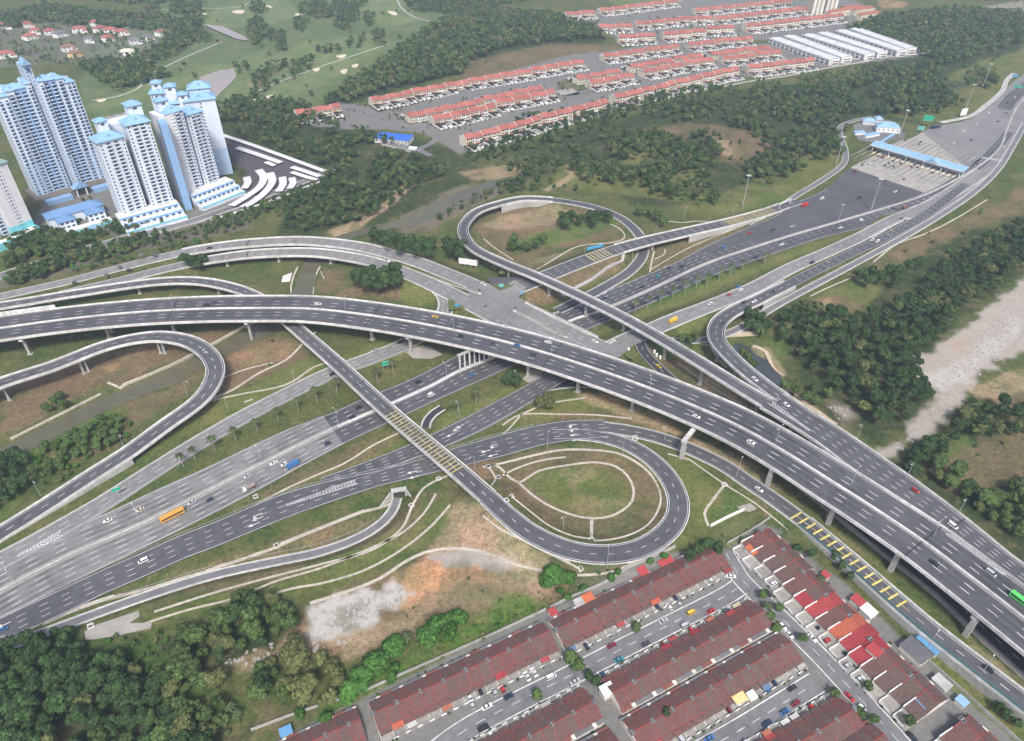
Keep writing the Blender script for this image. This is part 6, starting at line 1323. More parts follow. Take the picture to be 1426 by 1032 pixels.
# villas at the upper left
def villa(px, L, D, H, label, roof=M_RED, wall=M_WALLC, an=30):
    q = P(*px)[:2]; z = float(terrain(q[:1], q[1:])[0]); t = thing('villa', label, 'villa', (q[0], q[1], z), RAD(an), group='villas at the upper left', uniq=True)
    mb = MB(); mb.bx(-L/2, L/2, -D/2, D/2, -1, H, wall); mb.bx(L/2-.3*L, L/2+1.5, -D/2-2.5, D/2*.4, -1, H*.55, wall); obj('wall', mb.mesh('wall'), t)
    mb = MB()
    for (x0, x1, y0, y1, z0) in ((-L/2-.8, L/2+.8, -D/2-.8, D/2+.8, H), (L/2-.3*L-.5, L/2+2, -D/2-3.2, D/2*.4+.3, H*.551)):
        dx, dy = x1-x0, y1-y0; r = min(dx, dy)/2; k = min(dx, dy)*.25; c = [(x0+r, (y0+y1)/2, z0+k), (x1-r, (y0+y1)/2, z0+k)] if dx >= dy else [((x0+x1)/2, y0+r, z0+k), ((x0+x1)/2, y1-r, z0+k)]
        V = [(x0, y0, z0), (x1, y0, z0), (x1, y1, z0), (x0, y1, z0)]+c; mb.add(V, [(0,1,5,4), (1,2,5), (2,3,4,5), (3,0,4)] if dx >= dy else [(0,1,4), (1,2,5,4), (2,3,5), (3,0,4,5)], roof)
    obj('roof', mb.mesh('roof'), t)
    for fl in range(2):
        for k in range(3): mb = MB(); xx = -L/2+(k+.5)*L/3; mb.bx(xx-.9, xx+.9, -D/2-.06, -D/2+.05, 1+fl*3, 2.5+fl*3, M_GLASS); obj('window', mb.mesh('window'), t)
for k, (x, y, L, rf) in enumerate([(8,40,18,0),(10,80,20,0),(42,55,18,0),(50,47,14,0),(70,48,14,0),(84,51,18,1),(112,45,20,0),(96,70,18,2),(140,44,18,0),(155,46,18,0),(170,48,16,0),(150,56,14,0),(178,76,18,3),(188,60,14,1),(105,78,16,4),(125,58,12,1),(205,55,14,1),(225,48,18,2),(132,36,12,0),(40,38,12,0)]):
    villa((x, y), L, 11, 6.5, ('red roofed villa', 'grey roofed villa', 'brown roofed villa', 'cream flat roofed villa', 'yellow walled villa')[rf]+' in the hillside estate behind the tall tower', (M_RED, M_ASPH2, mat('brown_tile', (.22,.12,.09), .9, .1, .5), M_WALLC, MATS['brown_tile'])[rf], mat('yellow_wall', (.62,.48,.25), .8, .1, .5) if rf == 4 else M_WHITE, 20+25*(k % 3))
# white workshops
M_FRF = mat('workshop_roof', (.56, .57, .58), .6, .06, .3)
for k, (a, b) in enumerate([((1078,52),(1163,82)),((1098,49),(1180,79)),((1124,47),(1212,75)),((1144,44.5),(1230,72)),((1170,41.5),(1257,70)),((1190,39),(1270,67))]):
    A = P(*a, 8)[:2]; B = P(*b, 8)[:2]; d = B-A; L = np.hypot(*d); an = math.atan2(d[1], d[0]); c = (A+B)/2; n = 6
    t = thing('workshop_row', ('leftmost', 'second from left', 'third from left', 'fourth from left', 'fifth from left', 'rightmost')[k]+' long white workshop row with a pale grey roof', 'workshop', (c[0], c[1], 0), an, 'white workshop rows', uniq=False)
    mb = MB(); mb.bx(-L/2, L/2, -9, 9, -.5, 7.4, M_WHITE); mb.bx(-L/2, L/2, -9.3, -8.99, 6.2, 8.3, M_WHITE); mb.bx(-L/2, L/2, 8.99, 9.3, 6.2, 8.3, M_WHITE); mb.bx(L/2+.01, L/2+2.4, -6, 6, -.5, 7.2, M_WHITE); obj('wall', mb.mesh('wall'), t)
    mb = MB()
    for j in range(n): x0 = -L/2+j*L/n; mb.add([(x0+.4, -8.9, 7.5), (x0+L/n-.4, -8.9, 7.5), (x0+L/n-.4, 0, 8.6), (x0+.4, 0, 8.6), (x0+.4, 8.9, 7.5), (x0+L/n-.4, 8.9, 7.5)], [(0,1,2,3), (3,2,5,4)], M_FRF)
    obj('roof', mb.mesh('roof'), t)
    for j in range(14):
        for sy in (-1, 1):
            mb = MB(); xx = -L/2+(j+.5)*L/14; mb.bx(xx-2.6, xx+2.6, sy*9-.06, sy*9+.06, .5, 2.6, M_GLASS); mb.bx(xx-2.6, xx+2.6, sy*9-.06, sy*9+.06, 4.2, 5.6, M_GLASS); obj('window', mb.mesh('window'), t)
    mb = MB(); mb.bx(L/2+2.38, L/2+2.46, -5, 5, 1, 2.8, M_GLASS); mb.bx(L/2+2.38, L/2+2.46, -5, 5, 4.4, 5.8, M_GLASS); obj('window', mb.mesh('window'), t)
# school and pale flats at the top
for k, (x, y) in enumerate([(1166,22),(1184,17),(1200,19),(1208,26)]):
    q = P(x, y)[:2]; box_thing('school_block', ('first', 'second', 'third', 'fourth')[k]+' brown roofed school block from the left beside the pale flats', 'school', q[0], q[1], (48, 11, 8), RAD(28), M_WALLC, mat('school_roof', (.28,.11,.07), .85, .1, .4), 0, True, 12)
for k, (x, y, H) in enumerate([(1133,19,52),(1152,16,58)]):
    q = P(x, y)[:2]; t = thing('apartment_block', ('left', 'right')[k]+' pale apartment block cut by the top edge of the photo', 'building', (q[0], q[1], 0), RAD(15), uniq=False)
    mb = MB(); mb.bx(-11, 11, -9, 9, -1, H, M_WALLC); [mb.bx(x0, x0+3, -10.4, -8.9, -1, H, M_WHITE) for x0 in (-10, -2, 6)]; obj('wall', mb.mesh('wall'), t); mb = MB(); mb.bx(-11.5, 11.5, -10.6, 9.5, H+.01, H+.8, M_CONC2); obj('roof', mb.mesh('roof'), t)
    for fl in range(16):
        mb = MB(); 
        for x0 in (-5.6, 2.4): mb.bx(x0, x0+2.6, -9.1, -8.95, 2+fl*3.1, 3.6+fl*3.1, M_GLASS)
        obj('window', mb.mesh('window'), t)
# blue roofed pumping station
q = P(548,190,6)[:2]; t = box_thing('pump_house', 'low utility building with a vivid blue roof below the row houses', 'building', q[0], q[1]+2, (38, 17, 5), RAD(-14), M_CONC, M_BLUE2, 0, False, 9)
for k in range(7):
    q = P(538+k*7, 200+k*1.8)[:2]; tt = thing('settling_tank', 'grey tank in the row in front of the vivid blue roof', 'tank', (q[0], q[1], 0), RAD(-14), 'tanks at the pump house'); mb = MB(); mb.bx(-3, 3, -6, 6, -.5, 1.6, M_CONC2); obj('wall', mb.mesh('wall'), tt); mb = MB(); mb.bx(-2.6, 2.6, -5.6, 5.6, 1.61, 1.7, M_ASPH2); obj('cover', mb.mesh('cover'), tt)
q = P(575,206,3)[:2]; box_thing('pump_house', 'small white hut beside the tanks of the blue roofed station', 'building', q[0], q[1], (8, 5, 3), RAD(-14), M_WHITE, M_WSH)
# playground court
poly_sheet('playground_court', [(772,127),(797,123),(809,131),(785,134)], .12, M_SLAB)

# ================================================================== CONDOMINIUM TOWERS
M_TW = mat('tower_white', (.58, .63, .70), .7, .05, .15); M_TB = mat('tower_pale_blue', (.40, .52, .68), .7, .05, .15); M_TBM = mat('tower_mid_blue', (.24, .38, .60), .7, .05, .15); M_TBL = mat('tower_blue', (.22, .36, .56), .7, .06, .15); M_TG = mat('tower_blue_grey', (.40, .46, .56), .7, .05, .15); M_TC = mat('tower_cream', (.62, .61, .62), .7, .05, .2); M_TEALP = mat('tower_teal', (.17, .55, .60), .7, .05, .15)
M_TRF = mat('tower_blue_roof', (.22, .37, .52), .6, .06, .3); M_WIN = mat('tower_glass', (.06, .08, .12), .2, 0, spec=.5); M_TRIM = mat('blue_trim', (.20, .38, .66), .6, .05, .5)
def frame(ax, ay, bx_, by):
    d = np.array([bx_-ax, by-ay]); L = np.hypot(*d); return math.atan2(d[1], d[0]), L
def hiproof(mb, x0, x1, y0, y1, z, k, m, e=.8):
    x0 -= e; x1 += e; y0 -= e; y1 += e; dx, dy = x1-x0, y1-y0; r = min(dx, dy)/2*.96; h = k
    c = [(x0+r, (y0+y1)/2, z+h), (x1-r, (y0+y1)/2, z+h)] if dx >= dy else [((x0+x1)/2, y0+r, z+h), ((x0+x1)/2, y1-r, z+h)]
    V = [(x0, y0, z), (x1, y0, z), (x1, y1, z), (x0, y1, z)]+c+[(x0, y0, z-.5), (x1, y0, z-.5), (x1, y1, z-.5), (x0, y1, z-.5)]
    mb.add(V, ([(0,1,5,4), (1,2,5), (2,3,4,5), (3,0,4)] if dx >= dy else [(0,1,4), (1,2,5,4), (2,3,5), (3,0,4,5)])+[(6,7,1,0), (7,8,2,1), (8,9,3,2), (9,6,0,3), (9,8,7,6)], m)
_wm = {}
def window_mesh(w_, h_, style=0):
    k = (w_, h_, style)
    if k not in _wm:
        mb = MB(); mb.bx(-w_/2, w_/2, -.12, .08, 0, h_, M_WIN); 
        if style == 1: mb.bx(-w_/2-.25, w_/2+.25, -.75, .05, -.35, -.05, M_TRIM)
        elif style == 2: mb.bx(-w_/2-.15, w_/2+.15, -.3, .05, -.2, -.02, M_TW)
        elif style == 3: mb.bx(-w_/2-.4, w_/2+.4, -.9, .05, -.9, .25, M_TB); mb.bx(-w_/2-.2, w_/2+.2, -.75, -.1, .26, .3, M_WIN)
        elif style == 4: mb.bx(-w_/2-.4, w_/2+.4, -1.3, .05, -.3, -.1, M_TW); mb.bx(-w_/2-.4, w_/2+.4, -1.35, -1.2, -.1, .8, M_TW)
        _wm[k] = mb.mesh('window')
    return _wm[k]
def windows(t, items, name='window'):
    """items: (x, y, z, rz, w, h, style) in the tower's frame; the first 100 are parts, the others one part"""
    items = sorted(items, key=lambda q: -q[2]*0+q[1]*0-q[4]*q[5])
    for q in items[:100]: obj(name, window_mesh(q[4], q[5], q[6]), t, (q[0], q[1], q[2]), q[3])
    if items[100:]:
        V = []; F = []; MI = []; mats = []; o = 0
        for x, y, z, rz, w_, h_, st in items[100:]:
            me = window_mesh(w_, h_, st); v = np.array([tuple(a.co) for a in me.vertices]); ca, sa = cos(rz), sin(rz)
            V.append(np.stack([v[:, 0]*ca-v[:, 1]*sa+x, v[:, 0]*sa+v[:, 1]*ca+y, v[:, 2]+z], 1))
            for p in me.polygons: 
                F.append([o+k for k in p.vertices]); mm = me.materials[p.material_index]
                if mm not in mats: mats.append(mm)
                MI.append(mats.index(mm))
            o += len(v)
        me = np_mesh(name+'s', np.concatenate(V), np.array(F), mats, MI); ob = obj(name, me, t); ob['kind'] = 'stuff'
FLH = 3.0
# --- tall tower with a gabled clock house
ax, ay = -427.3, 606.6; an, L = frame(ax, ay, -382.5, 651.2); t1 = thing('apartment_tower', 'tallest pale blue and white apartment tower with a gabled top house, at the upper left', 'tower', (ax, ay, 0), an, uniq=False)
H1 = 98; bays = [(0, 9, 0, M_TW, H1-6, 'w'), (9, 15, 1.2, M_TW, H1-3, 'w'), (15, 25, 3.2, M_TBM, H1-3, 'b'), (25, 29, .8, M_TW, H1, 'w'), (29, 35, 4, M_TG, H1+13, 's'), (35, 39, .8, M_TW, H1, 'w'), (39, 49, 3.2, M_TBM, H1-1, 'b'), (49, 55, 1.2, M_TW, H1-1, 'w'), (55, 63, 0, M_TW, H1-5, 'w')]
mb = MB(); W = []; RF = MB(); LB = MB()
for x0, x1, dy, m, h, kd in bays:
    mb.bx(x0, x1, dy, 22, -1, h, m)
    if dy > 0 or True: LB.bx(x0+.003, x1-.003, dy-.06, dy, 1, 34 if kd != 's' else h-8, M_TB if kd == 'w' else m) if kd == 'w' else None
    nfl = int(h/FLH)-1
    for fl in range(nfl):
        z = 3+fl*FLH
        if kd == 'w':
            for xx in ((x0+2.2, x1-2.2) if x1-x0 > 5 else ((x0+x1)/2,)): W.append((xx, dy-.07, z, 0, 1.9, 1.5, 3 if fl > 10 else 2))
        elif kd == 'b':
            for xx in (x0+2.4, x1-2.4): W.append((xx, dy, z-.2, 0, 3.4, 1.9, 3))
        else:
            W.append((x0+1.6, dy, z, 0, 1.0, 1.2, 0)); W.append((x1-1.6, dy, z+1.4, 0, 1.0, .5, 0))
    if kd != 's': hiproof(RF, x0, x1, dy-.3, 11, h+.02, 2.6, M_TRF, .5); hiproof(RF, x0+.3, x1-.3, 12, 22, h-.6+.02, 2.4, M_TRF, .3)
mb.bx(29.5, 34.5, 2.6, 12, H1+13.01, H1+13.6, M_TW)
for fl in range(30):
    for yy in (5, 11, 17): W.append((-.02, yy, 3+fl*FLH, -pi/2, 1.2, 1.2, 0)); 
obj('wall', mb.mesh('wall'), t1); obj('lower_cladding', LB.mesh('lower_cladding'), t1)
x0, x1, z = 28.4, 35.6, H1+13.6; RF.add([(x0, 1.6, z), (x1, 1.6, z), (x1, 13, z), (x0, 13, z), (32, 1.6, z+5), (32, 13, z+5)], [(0, 4, 5, 3), (1, 2, 5, 4), (0, 1, 4), (2, 3, 5), (0, 3, 2, 1)], M_TRF); obj('roof', RF.mesh('roof'), t1)
mb = MB(); mb.cyl((32, 2.55, H1+9.5), (32, 3, H1+9.5), 1.3, 1.3, M_WIN, 16); mb.cyl((32, 3.94, H1+9.5), (32, 4.1, H1+9.5), 1.9, 1.9, M_TRIM, 16); obj('round_window', mb.mesh('round_window'), t1)
windows(t1, W)
mb = MB(); mb.bx(-4, 72, -9, 24, -1, 5, mat('podium_brown', (.16,.14,.12), .9, .15, .5)); mb.bx(2, 24, -16, -9.01, -1, 4, M_TBL); mb.bx(42, 70, -16, -9.01, -1, 4, M_TBL); obj('podium', mb.mesh('podium'), t1)
mb = MB(); [mb.bx(x_, x_+1, -15, -14, -1, 8, M_TW) for x_ in (28, 36)]; mb.add([(26, -16, 8), (39, -16, 8), (39, -8, 8), (26, -8, 8), (32.5, -16, 12.5), (32.5, -8, 12.5)], [(0, 4, 5, 3), (1, 2, 5, 4), (0, 1, 4), (2, 3, 5), (0, 3, 2, 1)], M_TBL); obj('entrance_gable', mb.mesh('entrance_gable'), t1)
# --- twin front tower and rear tower share a builder
def block(t, a, b, dep, H, kind, z0=10, col=M_TW, roofk=5, side=True, blue_low=0, flat=False):
    """one wing between photo-traced base corners a, b (world), in the tower's frame"""
    O = np.array([t.location[0], t.location[1]]); A = np.array(a)-O; B = np.array(b)-O; an, L = frame(*A, *B); ca, sa = cos(an), sin(an)
    def T(x, y): return (A[0]+ca*x-sa*y, A[1]+sa*x+ca*y)
    mb = BLK['wall']; c = T(L/2, dep/2); mb.box((c[0], c[1], (H-1)/2), (L, dep, H+1), col, an)
    if blue_low: mb.box((*T(L/2, -.03), blue_low/2), (L-.01, .05, blue_low), M_TB, an)
    if not flat:
        r = MB(); hiproof(r, 0, L, 0, dep, H+.02, roofk, M_TRF, 1.4); r.add([(L*.36, dep*.12, H+1.3), (L*.64, dep*.12, H+1.3), (L*.5, dep*.12, H+4), (L*.5, dep*.5, H+4)], [(0, 1, 2), (0, 2, 3), (1, 3, 2)], M_TRIM)
        BLK['roof'].add([(*T(x, y), z) for x, y, z in r.v], r.f, M_TRF)
    nfl = int((H-z0)/FLH)
    for fl in range(nfl):
        z = z0+1+fl*FLH
        if kind == 'f':
            xs = [(.09, 1.2, 0), (.36, 3.2, 4), (.66, 3.2, 4), (.92, 1.2, 0)] if L > 15 else [(.1, 1.1, 0), (.36, 2.6, 4), (.66, 2.6, 4), (.92, 1.1, 0)]
            for f_, w_, st in xs: x_, y_ = T(L*f_, -.02); BLK['win'].append((x_, y_, z, an, w_, 1.8 if st else 1.3, st))
        elif kind == 's':
            x_, y_ = T(L*.5, -.02); BLK['win'].append((x_, y_, z, an, 1.3, 1.3, 0))
        if side:
            for yy in (.3, .7): x_, y_ = T(-.02, dep*yy); BLK['win'].append((x_, y_, z, an-pi/2, .9, 1.2, 0))
def turret(t, wx, wy, sz, z0, z1, rz, kind=0):
    O = t.location; mb = BLK['wall']; x, y = wx-O[0], wy-O[1]; mb.box((x, y, (z0+z1)/2), (sz, sz, z1-z0), M_TW, rz); r = MB(); hiproof(r, -sz/2, sz/2, -sz/2, sz/2, z1+.02, sz*.28, M_TRF, 1.1); ca, sa = cos(rz), sin(rz)
    BLK['roof'].add([(x+ca*a-sa*b, y+sa*a+ca*b, c) for a, b, c in r.v], r.f, M_TRF); BLK['win'].append((x+sa*(sz/2+.05), y-ca*(sz/2+.05), z1-3.4, rz, sz*.3, 1.8, 0))
def begin(): 
    global BLK; BLK = {'wall': MB(), 'roof': MB(), 'win': []}
def end(t): obj('wall', BLK['wall'].mesh('wall'), t); obj('roof', BLK['roof'].mesh('roof'), t); windows(t, BLK['win'])
t2 = thing('apartment_tower', 'white apartment tower of four stepped wings with balconies and blue pyramid roofs, nearest the road', 'tower', (-310, 590, 0), uniq=False); begin()
block(t2, (-328.5,559.5), (-314,574), 15, 72, 'f'); block(t2, (-310.5,575.5), (-296,587), 15, 80, 'f', side=False); block(t2, (-290.5,606), (-280.5,617.5), 14, 79, 'f', side=True); block(t2, (-280,621.5), (-270.5,633), 14, 73, 'f', side=False)
BLK['wall'].box((-16, 8, 38), (26, 16, 78), M_TW, RAD(44)); BLK['wall'].box((17.5, 10.5, 37.5), (6, 26, 77), M_TBL, RAD(30)); BLK['wall'].box((14, 22, 39), (14, 18, 79), M_TC, RAD(46))
turret(t2, -330.5, 577, 8, 60, 84, RAD(44)); turret(t2, -312, 599, 11, 70, 90, RAD(40)); turret(t2, -296, 616, 9, 70, 88, RAD(46)); end(t2)
mb = MB(); an = RAD(44)                                   # stepped podium terraces
for k, (z1, off) in enumerate(((10, 6), (6.8, 13), (3.4, 20))):
    for a, b in (((-331,556), (-294,586)), ((-288,600), (-262,634))):
        A = np.array(a, float); B = np.array(b, float); d = B-A; Lp = np.hypot(*d); d /= Lp; nn = np.array([d[1], -d[0]]); c = (A+B)/2+nn*(off/2-4)-np.array([-310, 590]); ra = math.atan2(d[1], d[0])
        mb.box((c[0], c[1], z1/2-.5), (Lp+2, off+8, z1+1), M_TW if k else M_TC, ra); c2 = c+nn*((off+8)/2+.1); mb.box((c2[0], c2[1], z1-.3), (Lp+2.1, .3, 1.3), M_TRIM if k != 2 else M_TEALP, ra)
obj('podium', mb.mesh('podium'), t2)
mb = MB(); 
for k, (z1, off) in enumerate(((6.8, 13), (3.4, 20), (0, 27))):
    for a, b in (((-331,556), (-294,586)), ((-288,600), (-262,634))):
        A = np.array(a, float); B = np.array(b, float); d = B-A; Lp = np.hypot(*d); d /= Lp; nn = np.array([d[1], -d[0]]); ra = math.atan2(d[1], d[0])
        for j in range(9):
            c = A+d*Lp*(j+.5)/9+nn*(off-7-.0)-np.array([-310, 590]); mb.box((c[0]+nn[0]*.1, c[1]+nn[1]*.1, z1+1.4), (2.6, .3, 1.6), M_WIN, ra) if k < 2 else None
            c = A+d*Lp*j/9+nn*(off-3.5)-np.array([-310, 590]); mb.box((c[0], c[1], z1+.7), (.3, 6.6, 1.4), M_TW, ra) if k < 2 else None
obj('terrace_walls', mb.mesh('terrace_walls'), t2)
t3 = thing('apartment_tower', 'white apartment tower with pale blue roofs standing behind the four winged tower', 'tower', (-290, 690, 0), uniq=False); begin()
block(t3, (-327,664), (-312,668), 14, 78, 'f', col=M_TW); block(t3, (-312,662), (-296,664), 16, 70, 's', col=M_TW, side=False); block(t3, (-296,660), (-272,671), 17, 72, 's', col=M_TW, side=False, blue_low=26)
turret(t3, -322, 672, 8, 70, 86, RAD(15)); turret(t3, -309, 669, 9, 68, 84, RAD(15)); turret(t3, -298, 665, 8, 66, 78, RAD(20)); block(t3, (-300,684), (-282,690), 14, 76, 's', side=False); end(t3)
t0 = thing('apartment_tower', 'pinkish white apartment tower with a turquoise base, cut by the left edge', 'tower', (-400, 549, 0), uniq=False); begin()
O = (-400, 549)
def tb_(x0, x1, y0, y1, z0, z1, m): BLK['wall'].bx(x0, x1, y0, y1, z0, z1, m)
an0 = math.atan2(549-533.5, -399.9+408.8); ca, sa = cos(an0), sin(an0)   # right hand face direction
mb = BLK['wall']; L0 = 18; dep0 = 44
def b0(x0, x1, y0, y1, z0, z1, m, M=None): c = ((x0+x1)/2, (y0+y1)/2); (M or mb).box((c[0]*ca-c[1]*sa, c[0]*sa+c[1]*ca, (z0+z1)/2), (x1-x0, y1-y0, z1-z0), m, an0)
b0(-L0, 0, 0, dep0, -1, 60, M_TC); b0(-L0-.05, .05, -.05, dep0, -1, 11, M_TEALP); b0(-L0-16, -L0-.06, 4, dep0, -1, 58, M_TW); b0(-L0-30, .3, -9, -.06, -1, 6, M_TEALP); b0(-L0-30, -2, -8, -1, 6.01, 6.1, M_TC)
b0(-L0-1, 1, -1, dep0+1, 60.01, 61, mat('tower_green_roof', (.22,.34,.30), .6, .05, .5), BLK['roof'])
for fl in range(19):
    z = 3+fl*3; 
    for xx, w_ in ((-L0*.5, 1.1), (-L0*.5-2, .6), (-L0*.5+2, .6)): BLK['win'].append((xx*ca, xx*sa, z, an0, w_, 1.2 if w_ > 1 else .7, 0))
    for xx in (-L0-4, -L0-10): BLK['win'].append((xx*ca-3.98*sa, xx*sa+3.98*ca, z, an0, 3, 1.9, 4))
for xx in (-3, -8, -13.5, -19, -25): 
    for z in (1, 3.8): BLK['win'].append((xx*ca+9.02*sa, xx*sa-9.02*ca, z, an0, 2.6, 1.4, 0))
end(t0)
# clubhouse with pool
cl = thing('clubhouse', 'white clubhouse with slate blue hipped roofs and a balcony front beside the pool', 'clubhouse', (-372, 566, 0), RAD(42), uniq=False); mb = MB(); mb.bx(-22, 22, 2, 16, -1, 9, M_TW); mb.bx(-17, -4, -8, 2, -1, 7.5, M_TW); mb.bx(6, 20, -8, 2, -1, 7.5, M_TW); mb.bx(-20, 22, -15, -8.01, -1, 1, M_TC); obj('wall', mb.mesh('wall'), cl)
mb = MB(); M_SLB = mat('slate_blue_roof', (.13,.24,.42), .6, .1, .4); hiproof(mb, -22, 22, 2, 16, 9.02, 3.6, M_SLB, 1); hiproof(mb, -17, -4, -8, 2.5, 7.52, 2.8, M_SLB, .8); hiproof(mb, 6, 20, -8, 2.5, 7.52, 2.8, M_SLB, .8); obj('roof', mb.mesh('roof'), cl)
for xx in (-14.5, -10.5, -6.5, 8.5, 12.5, 17): 
    for z in (1.4, 4.8): obj('window', window_mesh(2.4, 1.7, 0), cl, (xx, -8.02, z))
pool = MB(); q = [(-18,-21),(20,-20),(22,-15.2),(8,-15.2),(2,-17),(-16,-16)]; pool.prism(q, -.3, .5, mat('pool_turquoise', (.10,.42,.42), .15, .08, .5, spec=.5)); obj('pool', pool.mesh('pool'), cl)
mb = MB(); mb.cyl((6,-18.5,.4), (6,-18.5,1.2), 4.4, 4.2, M_PBLUE, 20); obj('round_pool_cover', mb.mesh('round_pool_cover'), cl)
# car park shelters
M_SHEL = mat('shelter_roof', (.58, .575, .565), .6, .05, .4)
def shelter(px, w_, label, roof=M_SHEL):
    W = [P(x, y, 2.6) for x, y in px]; R = Road([(0,0,0,w_)]*len(W), world=W, step=3); p = R.p[len(R.p)//2]; t = thing('parking_shelter', label, 'shelter', (p[0], p[1], 0), group='car park shelters', uniq=False, world=True)
    mb = MB(); sweep(mb, R, 0, len(R.p)-1, [(1, 0, 0), (1, 0, -.25), (-1, 0, -.55), (-1, 0, -.3)], roof, True); mb.build('roof', t)
    ps = MB(); [ps.bx(R.p[i][0]-.1, R.p[i][0]+.1, R.p[i][1]-.1, R.p[i][1]+.1, -.2, 2.2, M_STEEL) for i in range(1, len(R.p), 3)]; o = ps.build('posts', t); o['kind'] = 'stuff' if o else None
shelter([(305,186),(350,201),(400,219),(455,239)], 5, 'long thin shelter along the back edge of the car park')
shelter([(330,205),(360,215),(391,226)], 6, 'straight shelter in the upper car park beside the trees'); shelter([(370,225),(382,230)], 5, 'short shelter below the upper straight one')
shelter([(406,232),(425,238),(445,245)], 5.5, 'upper of the paired straight shelters at the car park corner'); shelter([(406,239),(424,245),(441,250)], 5, 'lower of the paired straight shelters at the car park corner')
shelter([(343,246),(345,254),(340,262)], 7, 'shortest curved shelter next to the tower podium'); shelter([(360,236),(367,246),(362,259),(345,272),(322,286)], 7.5, 'longest curved shelter of the car park'); shelter([(376,240),(379,252),(370,266),(353,280),(338,288)], 7.5, 'second long curved shelter of the car park')
shelter([(393,246),(394,256),(388,266)], 7, 'third curved shelter of the car park'); shelter([(406,247),(408,255),(403,262)], 6.5, 'outermost curved shelter of the car park')
wallrun([(300,306),(340,293),(380,280),(405,270),(430,260),(445,254)], 1.6, 'pale wall along the lower edge of the car park', M_WHITE, .5)
wallrun([(0,390),(60,371),(120,352),(190,335),(250,318),(305,303)], 1.4, 'long pale wall along the road below the condominiums', M_CONC2, .5)
# ================================================================== VEHICLES
M_CAR = mat('car_paint', (1, 1, 1), .35, 0, objcol=True, spec=.5); M_CG = mat('car_glass', (.02, .025, .03), .1, 0, spec=.6); M_LAMP = mat('lamp_lens', (.75, .73, .68), .3, 0); M_TAIL = mat('tail_lens', (.35, .02, .02), .3, 0)
def wheels(t, xs, hw, r=.33, w=.24):
    for x in xs:
        for s in (-1, 1): mb = MB(); mb.cyl((x, s*hw-w/2*s, r), (x, s*hw+w/2*s, r), r, r, M_DARK, 10); obj('wheel', mb.mesh('wheel'), t)
def hull(mb, prof, hw, m, inset=None):
    """side profile (x, z) extruded over the width; upper points pulled in"""
    n = len(prof); V = []
    for s in (-1, 1):
        for i, (x, z) in enumerate(prof): V.append((x, s*(hw-(inset(z) if inset else 0)), z))
    mb.add(V, [tuple(range(n)), tuple(range(2*n-1, n-1, -1))]+[(i, n+i, n+(i+1) % n, (i+1) % n) for i in range(n)], m)
def car_proto(kind):
    t = thing('car', 'x', 'car', uniq=False); mb = MB()
    if kind == 'sedan':
        hull(mb, [(-2.15,.35),(-2.2,.62),(-2.1,.9),(-1.4,.98),(.9,.95),(1.95,.78),(2.15,.6),(2.15,.35)][::-1], .84, M_CAR, lambda z: .04 if z > .8 else 0); obj('body', mb.mesh('body'), t)
        mb = MB(); hull(mb, [(-1.55,.96),(-1.0,1.4),(.25,1.42),(.95,.94)][::-1], .76, M_CG, lambda z: .14 if z > 1.2 else 0); obj('window', mb.mesh('window'), t)
        mb = MB(); mb.bx(-.95, .2, -.6, .6, 1.405, 1.45, M_CAR); obj('roof', mb.mesh('roof'), t); xs = (-1.3, 1.35)
    elif kind == 'hatch':
        hull(mb, [(-1.75,.35),(-1.85,.7),(-1.75,1.0),(.9,.95),(1.7,.8),(1.85,.6),(1.85,.35)][::-1], .8, M_CAR, lambda z: .04 if z > .8 else 0); obj('body', mb.mesh('body'), t)
        mb = MB(); hull(mb, [(-1.75,.98),(-1.45,1.44),(.2,1.48),(.95,.94)][::-1], .73, M_CG, lambda z: .12 if z > 1.2 else 0); obj('window', mb.mesh('window'), t)
        mb = MB(); mb.bx(-1.4, .15, -.6, .6, 1.47, 1.52, M_CAR); obj('roof', mb.mesh('roof'), t); xs = (-1.15, 1.2)
    elif kind == 'van':
        hull(mb, [(-2.25,.4),(-2.3,1.1),(1.6,1.1),(2.15,.95),(2.25,.6),(2.25,.4)][::-1], .86, M_CAR); obj('body', mb.mesh('body'), t)
        mb = MB(); hull(mb, [(-2.28,1.1),(-2.15,1.75),(1.1,1.78),(1.75,1.1)][::-1], .82, M_CG, lambda z: .1 if z > 1.3 else 0); obj('window', mb.mesh('window'), t)
        mb = MB(); mb.bx(-2.1, 1.05, -.74, .74, 1.77, 1.86, M_CAR); obj('roof', mb.mesh('roof'), t); xs = (-1.4, 1.4)
    mb = MB(); e = 2.16 if kind == 'sedan' else 1.86 if kind == 'hatch' else 2.26
    for s in (-1, 1): mb = MB(); mb.bx(e-.04, e+.02, s*.6-.16, s*.6+.16, .58, .74, M_LAMP); obj('headlight', mb.mesh('headlight'), t)
    wheels(t, xs, .72); return proto(t)
